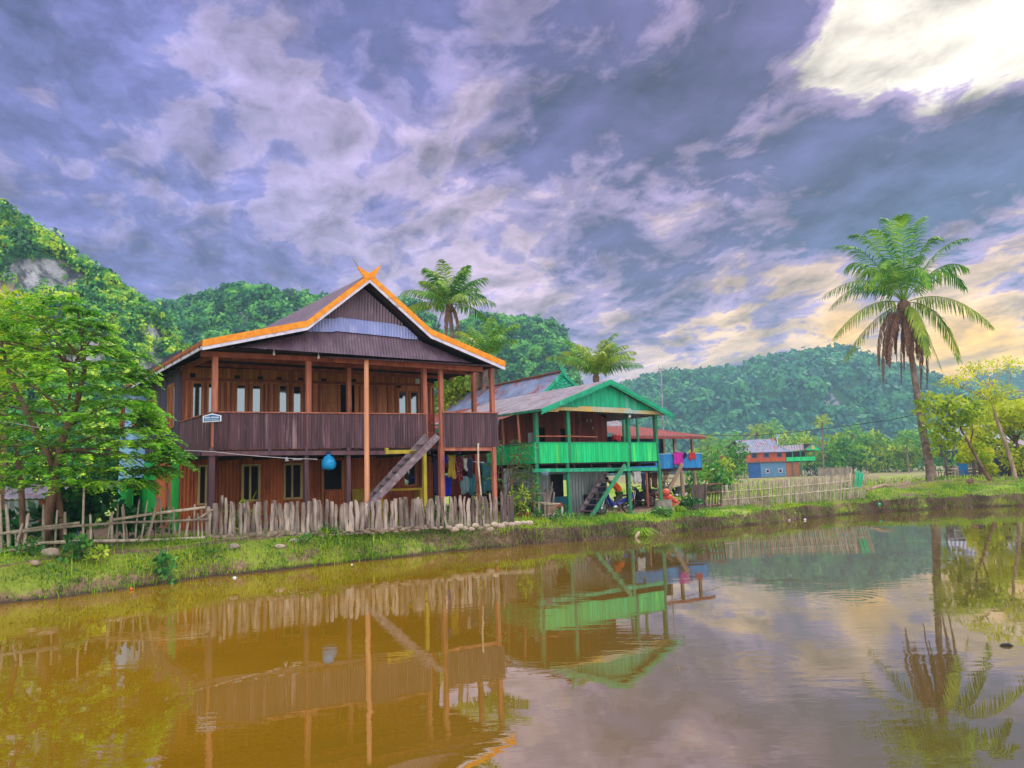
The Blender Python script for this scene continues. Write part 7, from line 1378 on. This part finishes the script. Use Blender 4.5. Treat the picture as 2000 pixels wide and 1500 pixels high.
wire('thin black cable above the slanting tree at the right edge', [P(1945, 775, 46), P(1975, 780, 46), P(2050, 768, 46)], .015)
def log(name, label, pts, rad, m_, cat='driftwood'): mb = MB(); mb.tube(pts, rad, 8, jit=.12); mb.build(name, m_, label=label, cat=cat, smooth=True)
log('fallen_branch', 'pale curved fallen branch at the right end of the picket fence', [P(1692, 958, 41), P(1712, 951, 41.3), P(1730, 947, 41.5), P(1742, 951, 41.4)], [.06, .09, .08, .03], 'trunk_pale')
log('exposed_root', 'pale exposed root right of the tall palm base', [P(1845, 950, 44.5), P(1870, 953, 43.8), P(1890, 948, 43.8), P(1905, 943, 44), P(1930, 947, 43.6), P(1965, 953, 43)], [.12, .08, .10, .07, .05, .03], 'trunk_pale')
log('rotten_stump', 'dark stump beside the exposed root on the right bank', [P(1893, 950, 43.5), P(1894, 940, 43.5), P(1899, 935, 43.6)], [.22, .17, .08], 'trunk_brown')
log('rotten_stick', 'short rotten pale stick poking out of the water below the green house', [G(1241, 1056, -.1), P(1243, 1047, G(1243, 1050, 0).y), P(1248, 1039, G(1243, 1050, 0).y+.2)], [.07, .06, .045], 'trunk_pale')
p = G(1965, 1262, 0); log('floating_log', 'dark piece of wood floating in the pond at the right edge', [p+Vec((-.085, 0, -.012)), p+Vec((-.03, .015, .01)), p+Vec((.035, 0, .014)), p+Vec((.09, -.015, -.012))], [.012, .022, .026, .012], 'black_rubber')
def litter(px, py, s, m_, name, label, cat='litter', z=.0):
    p = G(px, py, z); mb = MB(); mb.lathe(p, [(s*.5, 0), (s*.62, s*.2), (s*.6, s*.9), (s*.45, s*1.1)], 9, (Vec((0, 0, 1)), Vec((.3, 1, 0)).normalized(), Vec((1, -.3, 0)).normalized())); mb.build(name, m_, label=label, cat=cat)
litter(456, 1129, 0.061, 'sign_white', 'white_cup', 'white cup floating at the water edge below the large grass tuft', 'cup'); litter(414, 1124, 0.033, 'sign_white', 'paper_scrap', 'small white scrap at the water edge left of the white cup')
litter(254, 1150, 0.050, 'coral', 'orange_scrap', 'orange scrap at the water edge below the bamboo fence', 'litter', .03); litter(100, 1163, 0.039, 'stone_pale', 'pale_scrap', 'pale scrap on the muddy water edge at the left'); litter(686, 1103, 0.039, 'sign_white', 'white_scrap', 'white scrap at the water edge below the tall orange post')
litter(1570, 1015, 0.088, 'cloth_white', 'foam_piece', 'white foam piece at the water edge below the picket fence', 'litter', .02); litter(1715, 985, 0.110, 'net_green', 'green_scrap', 'green plastic scrap on the brown bank left of the palm', 'litter', .4); litter(1540, 1016, 0.066, 'cloth_white', 'small_foam', 'small white foam bit left of the larger foam piece', 'litter', .02)
mb = MB(); p = GP(1348, 992, 33.4); mb.ball(p+Z3*.06, (.28, .14, .09), 10, 6, .1); mb.build('black_sandals', 'black_rubber', label='dark lump of rubbish on the ground left of the grey bamboo screen', cat='rubbish')
